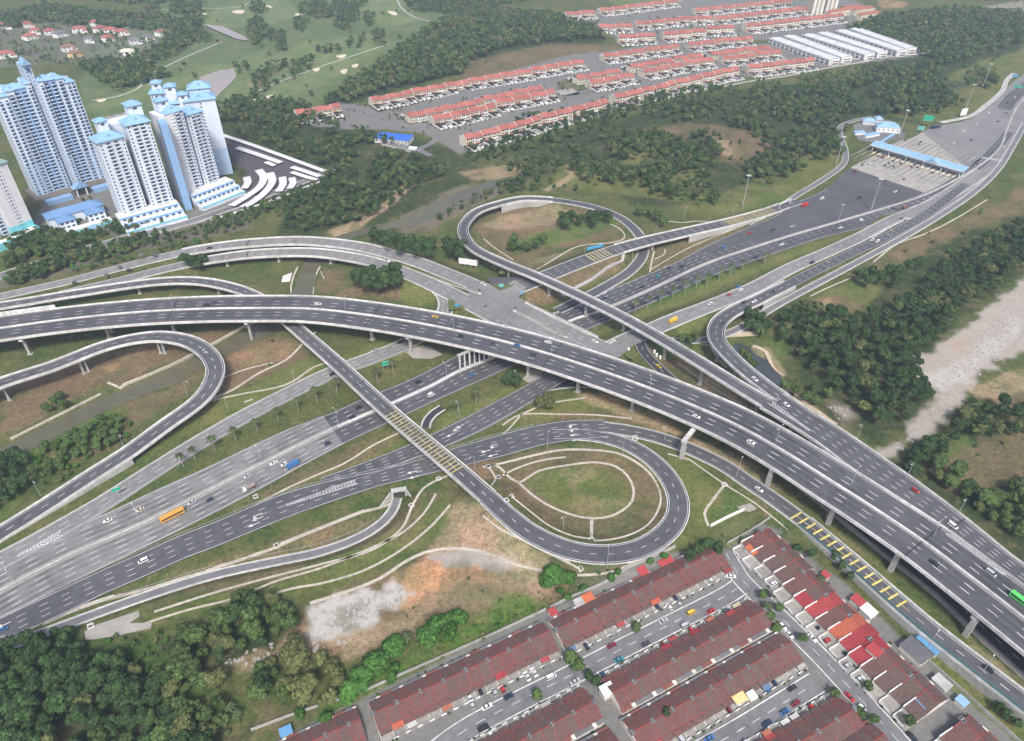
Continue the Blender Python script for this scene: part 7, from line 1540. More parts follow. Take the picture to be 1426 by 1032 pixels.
def truck_proto(kind):
    t = thing('truck', 'x', 'truck', uniq=False); mb = MB(); hull(mb, [(1.7,.5),(1.7,2.3),(2.9,2.3),(3.4,1.5),(3.5,.5)], 1.05, mat('cab_white', (.66,.66,.64), .4, 0) if kind != 'box' else M_CAR); obj('cab', mb.mesh('cab'), t)
    mb = MB(); mb.bx(3.1, 3.36, -.9, .9, 1.45, 2.0, M_CG); obj('windscreen', mb.mesh('windscreen'), t); mb = MB()
    if kind == 'tank': mb.cyl((-3.4,0,1.7), (1.5,0,1.7), 1.05, 1.05, mat('tank_brown', (.22,.17,.14), .5, .1, 1), 16); [mb.box((x, 0, 2.78), (.5, .9, .12), M_STEEL) for x in (-2.6, -1, .6)]
    else: mb.bx(-3.6, 1.6, -1.15, 1.15, .8, 2.9, M_CAR); mb.bx(-3.5, 1.5, -1.05, 1.05, 2.901, 2.95, M_CAR)
    obj('cargo', mb.mesh('cargo'), t); wheels(t, (-2.6, 2.5), .9, .48, .3); return proto(t)
def bus_proto():
    t = thing('bus', 'x', 'bus', uniq=False); mb = MB(); hull(mb, [(-5.9,.5),(-5.9,3.1),(5.5,3.1),(5.9,2.6),(5.95,.5)], 1.25, M_CAR, lambda z: .08 if z > 3 else 0); obj('body', mb.mesh('body'), t)
    for s in (-1, 1): mb = MB(); mb.bx(-5.4, 5.2, s*1.25-.03, s*1.25+.03, 1.6, 2.5, M_CG); obj('window_band', mb.mesh('window_band'), t)
    mb = MB(); mb.bx(5.86, 5.98, -1.1, 1.1, 1.3, 2.6, M_CG); obj('windscreen', mb.mesh('windscreen'), t)
    mb = MB(); [mb.bx(x, x+1, -.5, .5, 3.101, 3.22, M_CAR) for x in (-4, 0, 3.4)]; obj('roof_hatches', mb.mesh('roof_hatches'), t); wheels(t, (-3.6, 3.7), 1.05, .5, .3); return proto(t)
VP = {k: car_proto(k) for k in ('sedan', 'hatch', 'van')}; VP['tank'] = truck_proto('tank'); VP['box'] = truck_proto('box'); VP['bus'] = bus_proto()
CC = {'white': (.72,.72,.70), 'silver': (.42,.43,.44), 'black': (.025,.025,.03), 'navy': (.03,.045,.09), 'blue': (.05,.15,.34), 'red': (.42,.03,.03), 'yellow': (.62,.42,.05), 'brown': (.16,.08,.05), 'teal': (.05,.22,.26), 'dark grey': (.07,.07,.08), 'beige': (.55,.50,.40), 'green': (.10,.55,.12), 'orange': (.60,.30,.06), 'maroon': (.20,.02,.03)}
def veh(x, y, h, color, where, kind=None, road=None, rev=False, ang=None, off=0):
    q = P(x, y, h+.7); q[2] = h; kind = kind or random.choice(('sedan', 'sedan', 'hatch', 'hatch', 'van') if color != 'yellow' else ('sedan',))
    if ang is None:
        R = X[road]; S, d, i = R.near(q[0], q[1]); ang = math.atan2(R.t[i][1], R.t[i][0])+(pi if rev else 0)
        if d < R.w[i]/2+1 and road != 'exp': h2 = R.p[i][2]+(.13 if R.m[i] in 'dw' else ZL.get(road, .1)+.05); q[2] = h2
        elif road == 'exp': q[2] = .12
    else: ang = RAD(ang)
    word = {'bus': 'bus', 'tank': 'tanker truck', 'box': 'truck', 'van': 'van'}.get(kind, 'car')
    return copy_tree(VP[kind], (q[0], q[1], q[2]), ang, '%s %s %s' % (color, word, where), {'main': 'vehicles on the main flyover', 'exp': 'vehicles on the expressway'}.get(road, 'vehicles about the interchange') if road else 'cars in the residential streets', None, CC[color], cat={'bus': 'bus', 'tank': 'truck', 'box': 'truck', 'van': 'van'}.get(kind, 'car'))
for x, y, c, k in ((286.7,424.5,'black','sedan'),(298,421,'dark grey','sedan'),(442.8,423,'white','sedan'),(605.8,440.8,'yellow','sedan'),(703.6,454.5,'white','sedan'),(763,476.5,'white','sedan')): veh(x, y, 15.5, c, 'on the far carriageway of the main flyover', k, 'main', True)
for x, y, c, k in ((642,468,'black','sedan'),(687,478,'dark grey','hatch'),(720.5,480.7,'blue','sedan'),(743.5,494,'dark grey','van'),(969.8,580,'white','sedan'),(1045.7,615.8,'white','sedan'),(1301.5,784,'black','sedan'),(1379.6,798,'silver','van')): veh(x, y, 15.5, c, 'on the near carriageway of the main flyover', k, 'main', False)
veh(1422, 838, 15.5, 'green', 'at the right edge on the main flyover', 'bus', 'main', False).scale = (.8, .9, .9)
for x, y, c, k in ((1095,563.5,'white','hatch'),(1274.8,683,'red','hatch'),(1326.8,732,'white','van')): veh(x, y, 15.5, c, 'on the merging ramp flyover', k, 'm2')
veh(1051, 528, 15, 'white', 'on the ramp bending round the stream pool', 'sedan', 'r4'); veh(1008, 450, 10, 'dark grey', 'on the ramp bending round the stream pool', 'van', 'r4'); veh(1035.6, 421, 7, 'black', 'at the start of the sharp ramp bend', 'sedan', 'r4'); veh(1050.4, 420, 6, 'white', 'at the start of the sharp ramp bend', 'sedan', 'r4'); veh(1076, 406.7, 4, 'navy', 'before the sharp ramp bend', 'sedan', 'r4')
veh(1215, 334, 0, 'white', 'on the dark lane beside the chevrons', 'hatch', 'r4'); veh(1222, 336.5, 0, 'white', 'on the dark lane beside the chevrons', 'van', 'r4')
veh(1057, 682.7, 0, 'white', 'on the slip road before the yellow bars', 'sedan', 'r5'); veh(1377, 931.7, 5.5, 'black', 'on the walled ramp past the yellow bars', 'sedan', 'r5'); veh(285, 489, 12.5, 'silver', 'on the hairpin ramp flyover', 'hatch', 'rl')
for x, y, c, k in ((150,725,'white','sedan'),(195,710,'beige','sedan')): veh(x, y, 0, c, 'on the upper carriageway at the far left', k, 'exp', True)
for x, y, c, k in ((345,663,'silver','sedan'),(381,644.8,'white','sedan'),(396,646.5,'white','hatch'),(347,680,'white','tank'),(267,700,'silver','sedan'),(292,696,'navy','hatch'),(407.6,648.5,'blue','box'),(456,617.5,'navy','hatch')): veh(x, y, 0, c, 'on the pale lower carriageway', k, 'exp', True)
veh(240.3, 719, 0, 'orange', 'on the pale lower carriageway at left', 'bus', 'exp', True)
for x, y, c, k in ((499,567.5,'black','sedan'),(490.5,581.5,'black','sedan'),(582.7,531.5,'black','sedan'),(600,550,'white','van'),(657,522.5,'blue','sedan')): veh(x, y, 0, c, 'on the dark carriageways beside the straight ramp bridge', k, 'exp', y > 560)
veh(199.6, 781, 0, 'white', 'on the lower slip road at left', 'van', 'a2', False); veh(3, 877, 0, 'blue', 'at the left edge of the lower slip road', 'sedan', 'a2'); veh(462.4, 521, 0, 'black', 'on the left frontage road by the bridge', 'hatch', 'b'); veh(521.5, 488, 0, 'silver', 'on the left frontage road under the main flyover', 'sedan', 'b'); veh(558, 476.5, .6, 'black', 'on the left frontage road under the main flyover', 'sedan', 'b')
for x, y, c, k in ((837.7,441,'navy','sedan'),(945.7,389.6,'navy','sedan'),(1053,358,'navy','sedan'),(1089,340.4,'white','sedan'),(1170.7,317,'white','sedan'),(1199.5,306.8,'white','van'),(1244.4,290,'dark grey','sedan'),(1251,292,'dark grey','sedan'),(1260.6,290,'brown','box')): veh(x, y, 0, c, 'heading for the toll plaza side beyond the crossing road', k, 'exp', False)
for x, y, c, k in ((841,415.7,'navy','sedan'),(893,400,'black','sedan'),(916,386,'teal','van'),(949,371.4,'black','sedan'),(931,373,'black','hatch'),(1006,345.4,'blue','van'),(1043.4,325,'red','hatch'),(1075.7,320,'black','sedan')): veh(x, y, 0, c, 'coming from the toll plaza beyond the crossing road', k, 'exp', True)
for x, y, c, k in ((1104,315,'silver','sedan'),(1144.7,276.6,'white','van'),(1196.7,274.5,'black','sedan'),(1247,266.8,'white','hatch'),(1232,257,'dark grey','sedan')): veh(x, y, 0, c, 'on the dark asphalt in front of the toll plaza', k, 'exp', True)
veh(1120, 286.4, 0, 'red', 'beside the service road near the plaza', 'box', 'exp', True)
for x, y, c, k in ((1191,238.7,'brown','box'),(1201,229,'brown','van'),(1211.4,229,'white','van'),(1220.5,230,'white','hatch'),(1233,230,'black','sedan'),(1238,227,'black','sedan'),(1244,223.6,'black','sedan'),(1245,231.6,'black','sedan'),(1230,218.5,'brown','box'),(1223.5,217,'dark grey','sedan'),(1254.5,227,'black','sedan'),(1259.5,222.5,'blue','van'),(1269.7,231.6,'black','sedan'),(1273.5,228.8,'black','sedan'),(1278,232.3,'navy','sedan'),(1259,249,'brown','sedan'),(1299,240.3,'black','sedan')): veh(x, y, 0, c, 'on the pale concrete queueing at the toll booths', k, None, ang=61)
for x, y, c, k in ((1261,195.3,'dark grey','sedan'),(1279.4,200.8,'dark grey','sedan'),(1282.3,197.4,'black','sedan'),(1376.6,158,'white','van'),(1360.5,172,'white','sedan'),(1342,182,'white','sedan'),(1328.5,199,'white','sedan'),(1353,194.5,'black','sedan'),(1374,194,'silver','sedan'),(1390,168.8,'black','sedan'),(1401.5,157,'dark grey','sedan')): veh(x, y, 0, c, 'on the apron beyond the toll canopy', k, None, ang=48)
veh(1302.6, 178, 0, 'navy', 'on the apron edge beyond the canopy', 'bus', None, ang=20)
for x, y, c, k in ((1403,143,'black','sedan'),(1413.6,135,'white','sedan'),(1421.4,171.5,'white','sedan'),(1412,151,'silver','sedan'),(1398,204,'white','sedan')): veh(x, y, 0, c, 'on the merged road at the far right', k, None, ang=66)
for x, y, c, k in ((1028,400,'blue','sedan'),(1031.4,404.5,'white','sedan'),(1015,411.8,'red','hatch'),(988.5,425.7,'white','sedan'),(1256.4,301,'dark grey','sedan'),(1264,304.5,'white','sedan'),(1132,363.5,'navy','van')): veh(x, y, 2, c, 'on the pale right hand frontage road', k, 'e')
veh(936.5, 449, 4.5, 'yellow', 'with a dark load on the right hand frontage road', 'box', 'e', True)
veh(917, 510, 4, 'yellow', 'taxi beside the main flyover on the small curved slip', 'sedan', 'r6', True); veh(828.5, 475.5, 6.5, 'white', 'waiting on the crossing road', 'sedan', 'cn'); veh(853.8, 474.8, 6.5, 'white', 'turning into the frontage road', 'sedan', 'e'); veh(673, 395.5, 6.5, 'white', 'at the junction stop line', 'sedan', 'cn'); veh(292, 345.7, 5.5, 'black', 'on the pale bridge beside the condominiums', 'sedan', 'cn'); veh(179.5, 375.5, 3.5, 'dark grey', 'on the pale road left of the bridge', 'sedan', 'cn')
w3 = lambda x, y: (700+x/3.5575, 742+y/3.5575); w4 = lambda x, y: (1026+x/3.5575, 742+y/3.5575); w2_ = lambda x, y: (350+x/3.5575, 742+y/3.5575)
S_A = 28
for (fn, x, y, c, k, a) in ((w3,415,563,'navy','hatch',118),(w3,540,557,'maroon','sedan',28),(w3,577,628,'teal','sedan',28),(w3,712,550,'dark grey','sedan',28),(w3,905,457,'silver','van',28),(w3,935,394,'yellow','van',28),(w3,1033,387,'red','sedan',28),(w3,797,435,'silver','sedan',28),(w3,360,735,'silver','sedan',28),(w3,1133,215,'white','sedan',-5),(w3,1103,387,'dark grey','sedan',28),(w3,30,810,'navy','sedan',28),(w3,825,367,'white','hatch',118),(w3,872,350,'silver','hatch',118),
    (w3,120,710,'white','sedan',118),(w3,155,688,'white','sedan',118),(w3,240,712,'white','van',28),(w3,1025,1017,'blue','sedan',28),(w3,1313,942,'navy','sedan',28),(w3,1398,886,'blue','sedan',28),(w4,375,520,'white','sedan',-60),(w4,260,503,'white','sedan',-60),(w4,413,464,'black','sedan',28),(w4,275,768,'black','sedan',28),(w4,293,843,'maroon','sedan',28),(w4,240,885,'blue','sedan',28),(w4,150,947,'navy','sedan',28),(w4,560,813,'red','sedan',-60),(w4,548,592,'black','sedan',28),
    (w4,600,652,'dark grey','sedan',28),(w4,157,298,'black','sedan',-60),(w4,620,868,'white','hatch',-60),(w2_,1275,810,'navy','sedan',28),(w2_,1150,967,'black','van',28),(w2_,1168,860,'white','sedan',28),(w2_,1205,787,'silver','hatch',118),(w2_,1243,772,'red','hatch',118),(w2_,1365,708,'white','sedan',118),(w2_,1400,690,'white','sedan',118),(w2_,1092,850,'silver','hatch',118),(w4,870,1010,'black','sedan',-60),(w4,227,462,'white','hatch',-60)):
    x_, y_ = fn(x, y); near_ = 'parked in a porch among the red roofed terraces' if a == 118 else 'beside the stepped row of terraces' if a == -60 else 'in the street between the terraces'; veh(x_, y_, 0, c, near_, k, None, ang=a)
for x, y, a, stp in PORCH:
    c = random.choice(('white', 'silver', 'white', 'dark grey', 'black', 'navy', 'red', 'maroon', 'blue', 'silver')); k = random.choice(('sedan', 'hatch', 'hatch', 'van')); copy_tree(VP[k], (x, y, .14), RAD(a), '%s %s parked in a house porch' % (c, 'van' if k == 'van' else 'car'), 'cars parked in the porches', None, CC[c], cat='van' if k == 'van' else 'car')
for k in VP: drop(VP[k])
# motorcycles at the junction
for x, y, wh in ((667,404.3,'at the end of the grass median'),(676,427,'in the middle of the junction'),(717.5,429,'at the tip of the second median')):
    q = P(x, y, 6.9); t = thing('motorcycle', 'dark motorcycle '+wh, 'motorcycle', (q[0], q[1], 6.72), RAD(random.choice((-30, 150))), 'motorcycles at the junction', uniq=False); mb = MB(); hull(mb, [(-.6,.5),(-.6,.9),(0,.75),(.4,1.0),(.7,.6),(.3,.35)][::-1], .16, M_DARK); obj('body', mb.mesh('body'), t)
    for xx in (-.65, .65): mb = MB(); mb.cyl((xx, -.06, .3), (xx, .06, .3), .3, .3, M_DARK, 12); obj('wheel', mb.mesh('wheel'), t)
    p_ = thing('person', 'rider in dark clothes sitting on the motorcycle '+wh, 'person', (q[0], q[1], 6.72+.78), t.rotation_euler[2], 'motorcycle riders', uniq=False)
    me = bpy.data.meshes.new('body'); V = [(-.15,0,.05),(-.1,0,.35),(-.02,0,.62),(0,0,.74),(.03,0,.9),(-.02,.2,.58),(.15,.28,.35),(.38,.3,.3),(-.02,-.2,.58),(.15,-.28,.35),(.38,-.3,.3),(.15,.16,.02),(.3,.2,-.35),(.15,-.16,.02),(.3,-.2,-.35)]
    me.from_pydata(V, [(0,1),(1,2),(2,3),(3,4),(2,5),(5,6),(6,7),(2,8),(8,9),(9,10),(0,11),(11,12),(0,13),(13,14)], []); me.materials.append(mat('dark_cloth', (.05,.05,.07), .9, 0)); bo = obj('body', me, p_)
    md = bo.modifiers.new('skin', 'SKIN'); rr = [.17,.16,.17,.07,.13,.08,.06,.045,.08,.06,.045,.1,.07,.1,.07]
    for i, r_ in enumerate(rr): me.skin_vertices[0].data[i].radius = (r_, r_)
    bo.modifiers.new('smooth', 'SUBSURF').levels = 1
    mb = MB(); mb.cyl((.03,0,.86), (.02,0,1.02), .14, .08, M_WHITE, 10); obj('helmet', mb.mesh('helmet'), p_)

# ================================================================== TOLL PLAZA
A = P(1216,199,7)[:2]; B = P(1346,236.5,7)[:2]; d = B-A; L = np.hypot(*d); an = math.atan2(d[1], d[0]); d /= L; nn = np.array([-d[1], d[0]]); c = (A+B)/2
tc = thing('toll_canopy', 'long pale blue canopy over the toll booths with a small gable near its right end', 'canopy', (c[0], c[1], 0), an, uniq=False); mb = MB()
mb.add([(-L/2, -6, 6.4), (L/2, -6, 6.4), (L/2, -2, 7.6), (-L/2, -2, 7.6), (-L/2, 5.5, 8.1), (L/2, 5.5, 8.1), (L/2, 5.5, 7.7), (-L/2, 5.5, 7.7), (L/2, -6, 6.0), (-L/2, -6, 6.0)], [(0,1,2,3), (3,2,5,4), (4,5,6,7), (7,6,8,9), (9,8,1,0), (0,3,4,7,9), (1,8,6,5,2)], M_PBLUE); obj('roof', mb.mesh('roof'), tc)
mb = MB(); mb.bx(-L/2, L/2, -6.25, -6.02, 5.8, 6.6, M_CONC); mb.bx(-L/2, L/2, 5.52, 5.75, 7.5, 8.3, M_CONC); obj('fascia', mb.mesh('fascia'), tc)
mb = MB(); x0 = L*.18; mb.add([(x0-6, -6.3, 6.7), (x0+6, -6.3, 6.7), (x0+6, 2, 8.3), (x0-6, 2, 8.3), (x0, -6.3, 9.6), (x0, 2, 9.6)], [(0,4,5,3), (1,2,5,4), (0,1,4), (2,3,5)], M_PBLUE); obj('gable', mb.mesh('gable'), tc)
NB = 17
for k in range(6):
    xx = -L/2+3+(L-6)*k/5
    for yy in (-4.6, 4.4): mb = MB(); mb.cyl((xx, yy, -.3), (xx, yy, 6.4 if yy < 0 else 7.6), .38, .38, M_WHITE, 10); obj('column', mb.mesh('column'), tc)
for k in range(NB):
    xx = -L/2+4+(L-8)*(k+.5)/NB; w_ = c+d*xx
    t = thing('toll_booth', 'toll booth on a striped island under the blue canopy', 'toll booth', (w_[0], w_[1], 0), an, 'toll booths under the canopy'); mb = MB(); mb.bx(-.8, .8, -10, 9, 0, .28, M_CONC); mb.bx(-.8, .8, -11, -10.01, 0, .6, mat('booth_yellow', (.65,.45,.10), .6, .1, 1)); obj('island', mb.mesh('island'), t)
    mb = MB(); mb.bx(-.7, .7, -1.6, 1.4, .29, 1.2, M_ORG if k % 3 == 0 else M_WHITE); mb.bx(-.66, .66, -1.5, 1.3, 1.21, 2.2, M_GLASS); mb.bx(-.85, .85, -1.8, 1.6, 2.21, 2.5, M_WHITE); obj('cabin', mb.mesh('cabin'), t)
    mb = MB(); mb.cyl((0, -6.5, .2), (0, -6.5, 1.5), .12, .12, MATS['booth_yellow'], 8); mb.cyl((.2, -5, 1.1), (2.6, -5, 1.1), .06, .06, M_TAIL, 6); obj('barrier_arm', mb.mesh('barrier_arm'), t)
M_SIGN = mat('sign_green', (.02, .33, .20), .5, .05, 1); M_SGB = mat('sign_blue', (.06, .30, .50), .5, .05, 1); M_SR = mat('sign_teal', (.10, .38, .36), .5, .05, 1)
def sign(px, h, w_, hh_, ang, label, m, posts=2, border=True, words=None, plate=M_WHITE, base=None):
    q = PT(*px) if base is None else base; t = thing('road_sign', label, 'sign', tuple(q), RAD(ang), 'road signs', uniq=False)
    mb = MB(); mb.bx(-w_/2, w_/2, -.12, .02, h, h+hh_, m); obj('panel', mb.mesh('panel'), t)
    mb = MB(); 
    for k in range(posts): xx = (k-(posts-1)/2)*w_*.6; mb = MB(); mb.cyl((xx, .15, -.5), (xx, .15, h+hh_*.9), .12, .12, M_STEEL, 8); obj('post', mb.mesh('post'), t)
    if border: mb = MB(); [mb.bx(-w_/2+.15, w_/2-.15, -.15, -.121, h+z, h+z+.1, plate) for z in (.12, hh_-.22)]; obj('border', mb.mesh('border'), t)
    return t
sign((1289,177), 7, 10, 6, -20, 'large bright green direction sign above the apron left of the toll office', M_SIGN); sign((1281,184), 2.5, 7, 4, -20, 'smaller teal sign below the large green one', M_SR)
sign((1340,163), 2, 9, 8, 20, 'large white framed board beside the far tall lamp mast', M_WHITE, border=False); sign((1414,130), 7, 10, 3, -30, 'green gantry sign at the far right of the merged road', M_SIGN); sign((1411,112), 5, 7, 3, -30, 'blue sign at the far right edge beside the service road', M_SGB)
sign((699,403), 2, 3.6, 2.6, 0, 'small teal sign on the triangular traffic island', M_SR, 1, base=P(698,403,6.9)); sign((638,430), 2, 3.2, 2.4, 0, 'small blue sign on the corner island by the main flyover', M_SGB, 1, base=P(637,430,6.9)); sign((725,413), 2, 3, 2, 40, 'pale blue sign at the right corner of the junction', M_SGB, 1, base=P(727,413,6.9)); sign((538,516), 4, 4.5, 3.5, 20, 'green sign on two posts on the grass strip right of the ramp bridge', M_SIGN); sign((828,350), 2.5, 15, 2.6, 25, 'long teal blue name board beside the toll approach', M_SGB, 3, False)
sign((167,693), 5, 4, 2.4, 30, 'green sign at the tip between frontage road and expressway', M_SIGN, 1)
# billboard
q = PT(652,372); t = thing('billboard', 'blank white billboard on short posts behind the crossing road', 'billboard', tuple(q), RAD(-16), uniq=False); mb = MB(); mb.bx(-7.5, 7.5, -.2, .2, 2.2, 7, M_WHITE); obj('panel', mb.mesh('panel'), t)
for xx in (-6.5, -2.2, 2.2, 6.5): mb = MB(); mb.cyl((xx, 0, -1), (xx, 0, 2.4), .18, .18, M_STEEL, 8); obj('post', mb.mesh('post'), t)
q = PT(580,347); t = thing('billboard', 'dull grey billboard half hidden in the trees behind the crossing road', 'billboard', tuple(q), RAD(-10), uniq=False); mb = MB(); mb.bx(-6, 6, -.2, .2, 3, 7, M_CONC2); obj('panel', mb.mesh('panel'), t); mb = MB(); [mb.cyl((xx, 0, -1), (xx, 0, 3), .15, .15, M_STEEL, 8) for xx in (-5, 0, 5)]; obj('post', mb.mesh('post'), t)
# toll office
for px, dims, a, label, hip in (((1234,182),(24,14,5.5),-12,'white toll office with a pale blue hipped roof',True),((1209,172),(14,9,3.6),-12,'small blue roofed annex left of the toll office',True),((1196,187),(12,5,2.6),10,'blue roofed car shelter nearest the winding service road',False),((1213,190),(20,4.5,2.6),24,'long blue roofed car shelter below the toll office',False),((1222,169),(8,8,4),0,'little blue roofed hut behind the toll office',True)):
    q = P(*px)[:2]; box_thing('toll_office' if dims[0] > 20 and hip else 'outbuilding', label, 'building', q[0], q[1], dims, RAD(a), M_WHITE, M_PBLUE, 0, hip, 5 if hip else 0)
q0 = P(1245,187,4)[:2]; q1 = P(1220,201,6)[:2]; d = q1-q0; t = thing('covered_walkway', 'narrow blue roofed walkway from the toll office to the canopy', 'walkway', (*((q0+q1)/2), 0), math.atan2(d[1], d[0]), uniq=False); Lw = np.hypot(*d); mb = MB(); mb.bx(-Lw/2, Lw/2, -1.6, 1.6, 4.6, 4.9, M_PBLUE); obj('roof', mb.mesh('roof'), t)
for xx in (-Lw*.4, 0, Lw*.4): mb = MB(); mb.cyl((xx, 0, -.3), (xx, 0, 4.6), .15, .15, M_WHITE, 8); obj('post', mb.mesh('post'), t)
poly_sheet('office_yard', [(1188,175),(1210,164),(1240,168),(1252,178),(1262,190),(1225,200),(1195,195)], .08, M_ASPH2)
# overhead gantries
def gantry(a, b, h, label, signs=1, za=0, zb=0, m=M_STEEL):
    A = P(*a, za); B = P(*b, zb); d = (B-A)[:2]; L = np.hypot(*d); t = thing('gantry', label, 'gantry', (*((A+B)[:2]/2), za), math.atan2(d[1], d[0]), uniq=False)
    for sx in (-1, 1): mb = MB(); mb.cyl((sx*L/2, 0, -.4), (sx*L/2, 0, h+1), .28, .22, m, 8); obj('post', mb.mesh('post'), t)
    mb = MB()
    for zz in (h, h+1.1): 
        for yy in (-.5, .5): mb.cyl((-L/2, yy, zz), (L/2, yy, zz), .1, .1, m, 6)
    n = int(L/1.6)
    for k in range(n): x0, x1 = -L/2+L*k/n, -L/2+L*(k+1)/n; [mb.cyl((x0, yy, h), (x1, yy, h+1.1), .06, .06, m, 5) for yy in (-.5, .5)]
    obj('truss', mb.mesh('truss'), t)
    for k in range(signs): mb = MB(); xx = -L*.2+k*L*.4; mb.bx(xx-3, xx+3, -.75, -.62, h-1.4, h+1.8, M_SIGN); obj('sign_panel', mb.mesh('sign_panel'), t)
gantry((1363,229),(1392,233), 6.5, 'steel gantry spanning the dark strip right of the toll plaza', 0); gantry((1085,291),(1100,284), 4.5, 'white height bar with an orange plate over the plaza side lane', 0, m=M_WHITE)
# overhead highway sign masts, high mast lights and street lamps
def lamp(kind):
    t = thing('street_lamp' if kind != 'mast' else 'high_mast_light', 'x', 'lamp', uniq=False); mb = MB()
    if kind == 'mast':
        mb.cyl((0,0,-.5), (0,0,29), .42, .2, M_STEEL, 10); obj('pole', mb.mesh('pole'), t); mb = MB(); mb.cyl((0,0,28.6), (0,0,29.1), 1.3, 1.3, M_STEEL, 12)
        for k in range(8): a = pi*k/4; mb.box((1.7*cos(a), 1.7*sin(a), 28.7), (.8, .5, .35), M_WHITE, a)
        obj('lamp_head', mb.mesh('lamp_head'), t)
    else:
        mb.cyl((0,0,-.4), (0,0,11), .17, .09, M_STEEL, 8); obj('pole', mb.mesh('pole'), t)
        for sx in ((1,) if kind == 'one' else (1, -1)): mb = MB(); mb.cyl((0,0,10.8), (2.2*sx,0,11.5), .07, .06, M_STEEL, 6); mb.box((2.6*sx, 0, 11.5), (.9, .32, .16), M_WHITE); obj('lamp_arm', mb.mesh('lamp_arm'), t)
    return proto(t)
LP = {k: lamp(k) for k in ('mast', 'one', 'two')}
for (x, y), lb in (((1034,287),'tall mast light on the green slope below the dark wood'),((1164,230),'tall mast light beside the winding service road'),((1252,191),'tall mast light in front of the toll office'),((1344,153),'tall mast light beside the white framed board'),((1368,122),'farthest tall mast light on the slope at upper right'),((1167,309),'tall mast light on the median in front of the dark asphalt'),((1213,292),'tall mast light on the median near the plaza')):
    q = P(x, y); copy_tree(LP['mast'], tuple(q), 0, lb, 'high mast lights', cat='mast light', uniq=False, scale=1 if y < 300 else .55)
def lamps(pts, label, kind='one', road=None, z=None, face=0, group='street lamps'):
    for x, y in pts:
        q = PT(x, y) if z is None else P(x, y, z); a = RAD(face)
        if road: R = X[road]; _, _, i = R.near(q[0], q[1]); v = R.p[i, :2]-q[:2]; a = math.atan2(v[1], v[0]) if kind == 'one' else math.atan2(R.n[i][1], R.n[i][0])
        copy_tree(LP[kind], tuple(q), a, label, group, cat='street lamp')
lamps([(174,625),(57,690),(262,552)], 'single armed street lamp above the hairpin ramp descent', road='rl'); lamps([(318,572),(411,536)], 'single armed street lamp on the guard rail of the left frontage road', road='b')
lamps([(x, 0) for x in ()], ''); 
for x, y in ((20,810),(196,727),(365,645),(471,592),(622,527)): lamps([(x, y)], 'double armed street lamp on the expressway median', 'two', 'exp')
for x, y in ((243,434),(482,435),(632,463),(768,493),(905,541),(1080,617),(1185,675),(1300,746)): lamps([(x, y)], 'double armed street lamp on the main flyover median', 'two', 'main', z=15.5)
for x, y in ((1193,612),(1334,716),(1262,666)): lamps([(x, y)], 'single armed street lamp on the outer parapet of the merging flyover', 'one', 'm2', z=15.5)
for x, y in ((762,626),(867,632),(661,655),(925,613),(784,738),(845,788)): lamps([(x, y)], 'single armed street lamp round the grassy loop', 'one', 'r2')
for x, y in ((1365,940),(1290,905),(1150,720),(1026,662)): lamps([(x, y)], 'single armed street lamp beside the walled lower right ramp', 'one', 'r5', z=3)
for x, y in ((505,555),(640,583),(720,540),(1238,338),(1150,385),(880,365)): lamps([(x, y)], 'single armed street lamp between the carriageways', 'one', 'exp')
lamps([(912,330),(1020,301),(952,305)], 'single armed street lamp along the toll approach bridge', 'one', 'tb')
for k in LP: drop(LP[k])
# inspection chambers on the drains, portal of the underpass
for x, y in ((385,760),(680,650),(694,665),(611,667),(573,704),(712,692),(705,697),(824,752),(884,609),(1009,675),(808,792),(126,872),(356,692),(127,873),(884,612),(885,609)):
    q = PT(x, y); t = thing('inspection_chamber', 'square concrete inspection chamber on a slope drain', 'drain box', tuple(q), RAD(30), 'inspection chambers'); mb = MB()
    for a in ((-1.2,-.9,-1.2,1.2),(.9,1.2,-1.2,1.2),(-.899,.899,-1.2,-.9),(-.899,.899,.9,1.2)): mb.bx(*a, -.8, .55, M_CONC)
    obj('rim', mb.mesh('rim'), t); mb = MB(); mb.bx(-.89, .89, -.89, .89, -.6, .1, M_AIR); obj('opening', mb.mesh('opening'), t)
q = P(556,688,-2)[:2]; t = thing('underpass_portal', 'concrete underpass portal with splayed wing walls below the slip road', 'underpass', (q[0], q[1], -4.8), RAD(12), uniq=False); mb = MB(); mb.bx(-4, -3, -.6, 2, 0, 4.9, M_CONC2); mb.bx(3, 4, -.6, 2, 0, 4.9, M_CONC2); mb.bx(-4, 4, -.6, 2, 4.901, 5.7, M_CONC2); obj('frame', mb.mesh('frame'), t)
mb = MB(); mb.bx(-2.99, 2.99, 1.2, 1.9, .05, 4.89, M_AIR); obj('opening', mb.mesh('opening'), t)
mb = MB(); mb.add([(-4, -.6, 0), (-4, -.6, 5.5), (-13, -9, 1.2), (-13, -9, 0), (-4.5, -.2, 0), (-4.5, -.2, 5.5), (-13.4, -8.6, 1.2), (-13.4, -8.6, 0)], [(0,3,2,1), (4,5,6,7), (1,2,6,5), (2,3,7,6)], M_CONC2); obj('wing_wall', mb.mesh('wing_wall'), t)
mb = MB(); mb.add([(4, -.6, 0), (4, -.6, 5.5), (7.5, -8, 1.2), (7.5, -8, 0), (4.5, -.4, 0), (4.5, -.4, 5.5), (8, -7.8, 1.2), (8, -7.8, 0)], [(0,1,2,3), (7,6,5,4), (5,6,2,1), (6,7,3,2)], M_CONC2); obj('wing_wall', mb.mesh('wing_wall'), t)
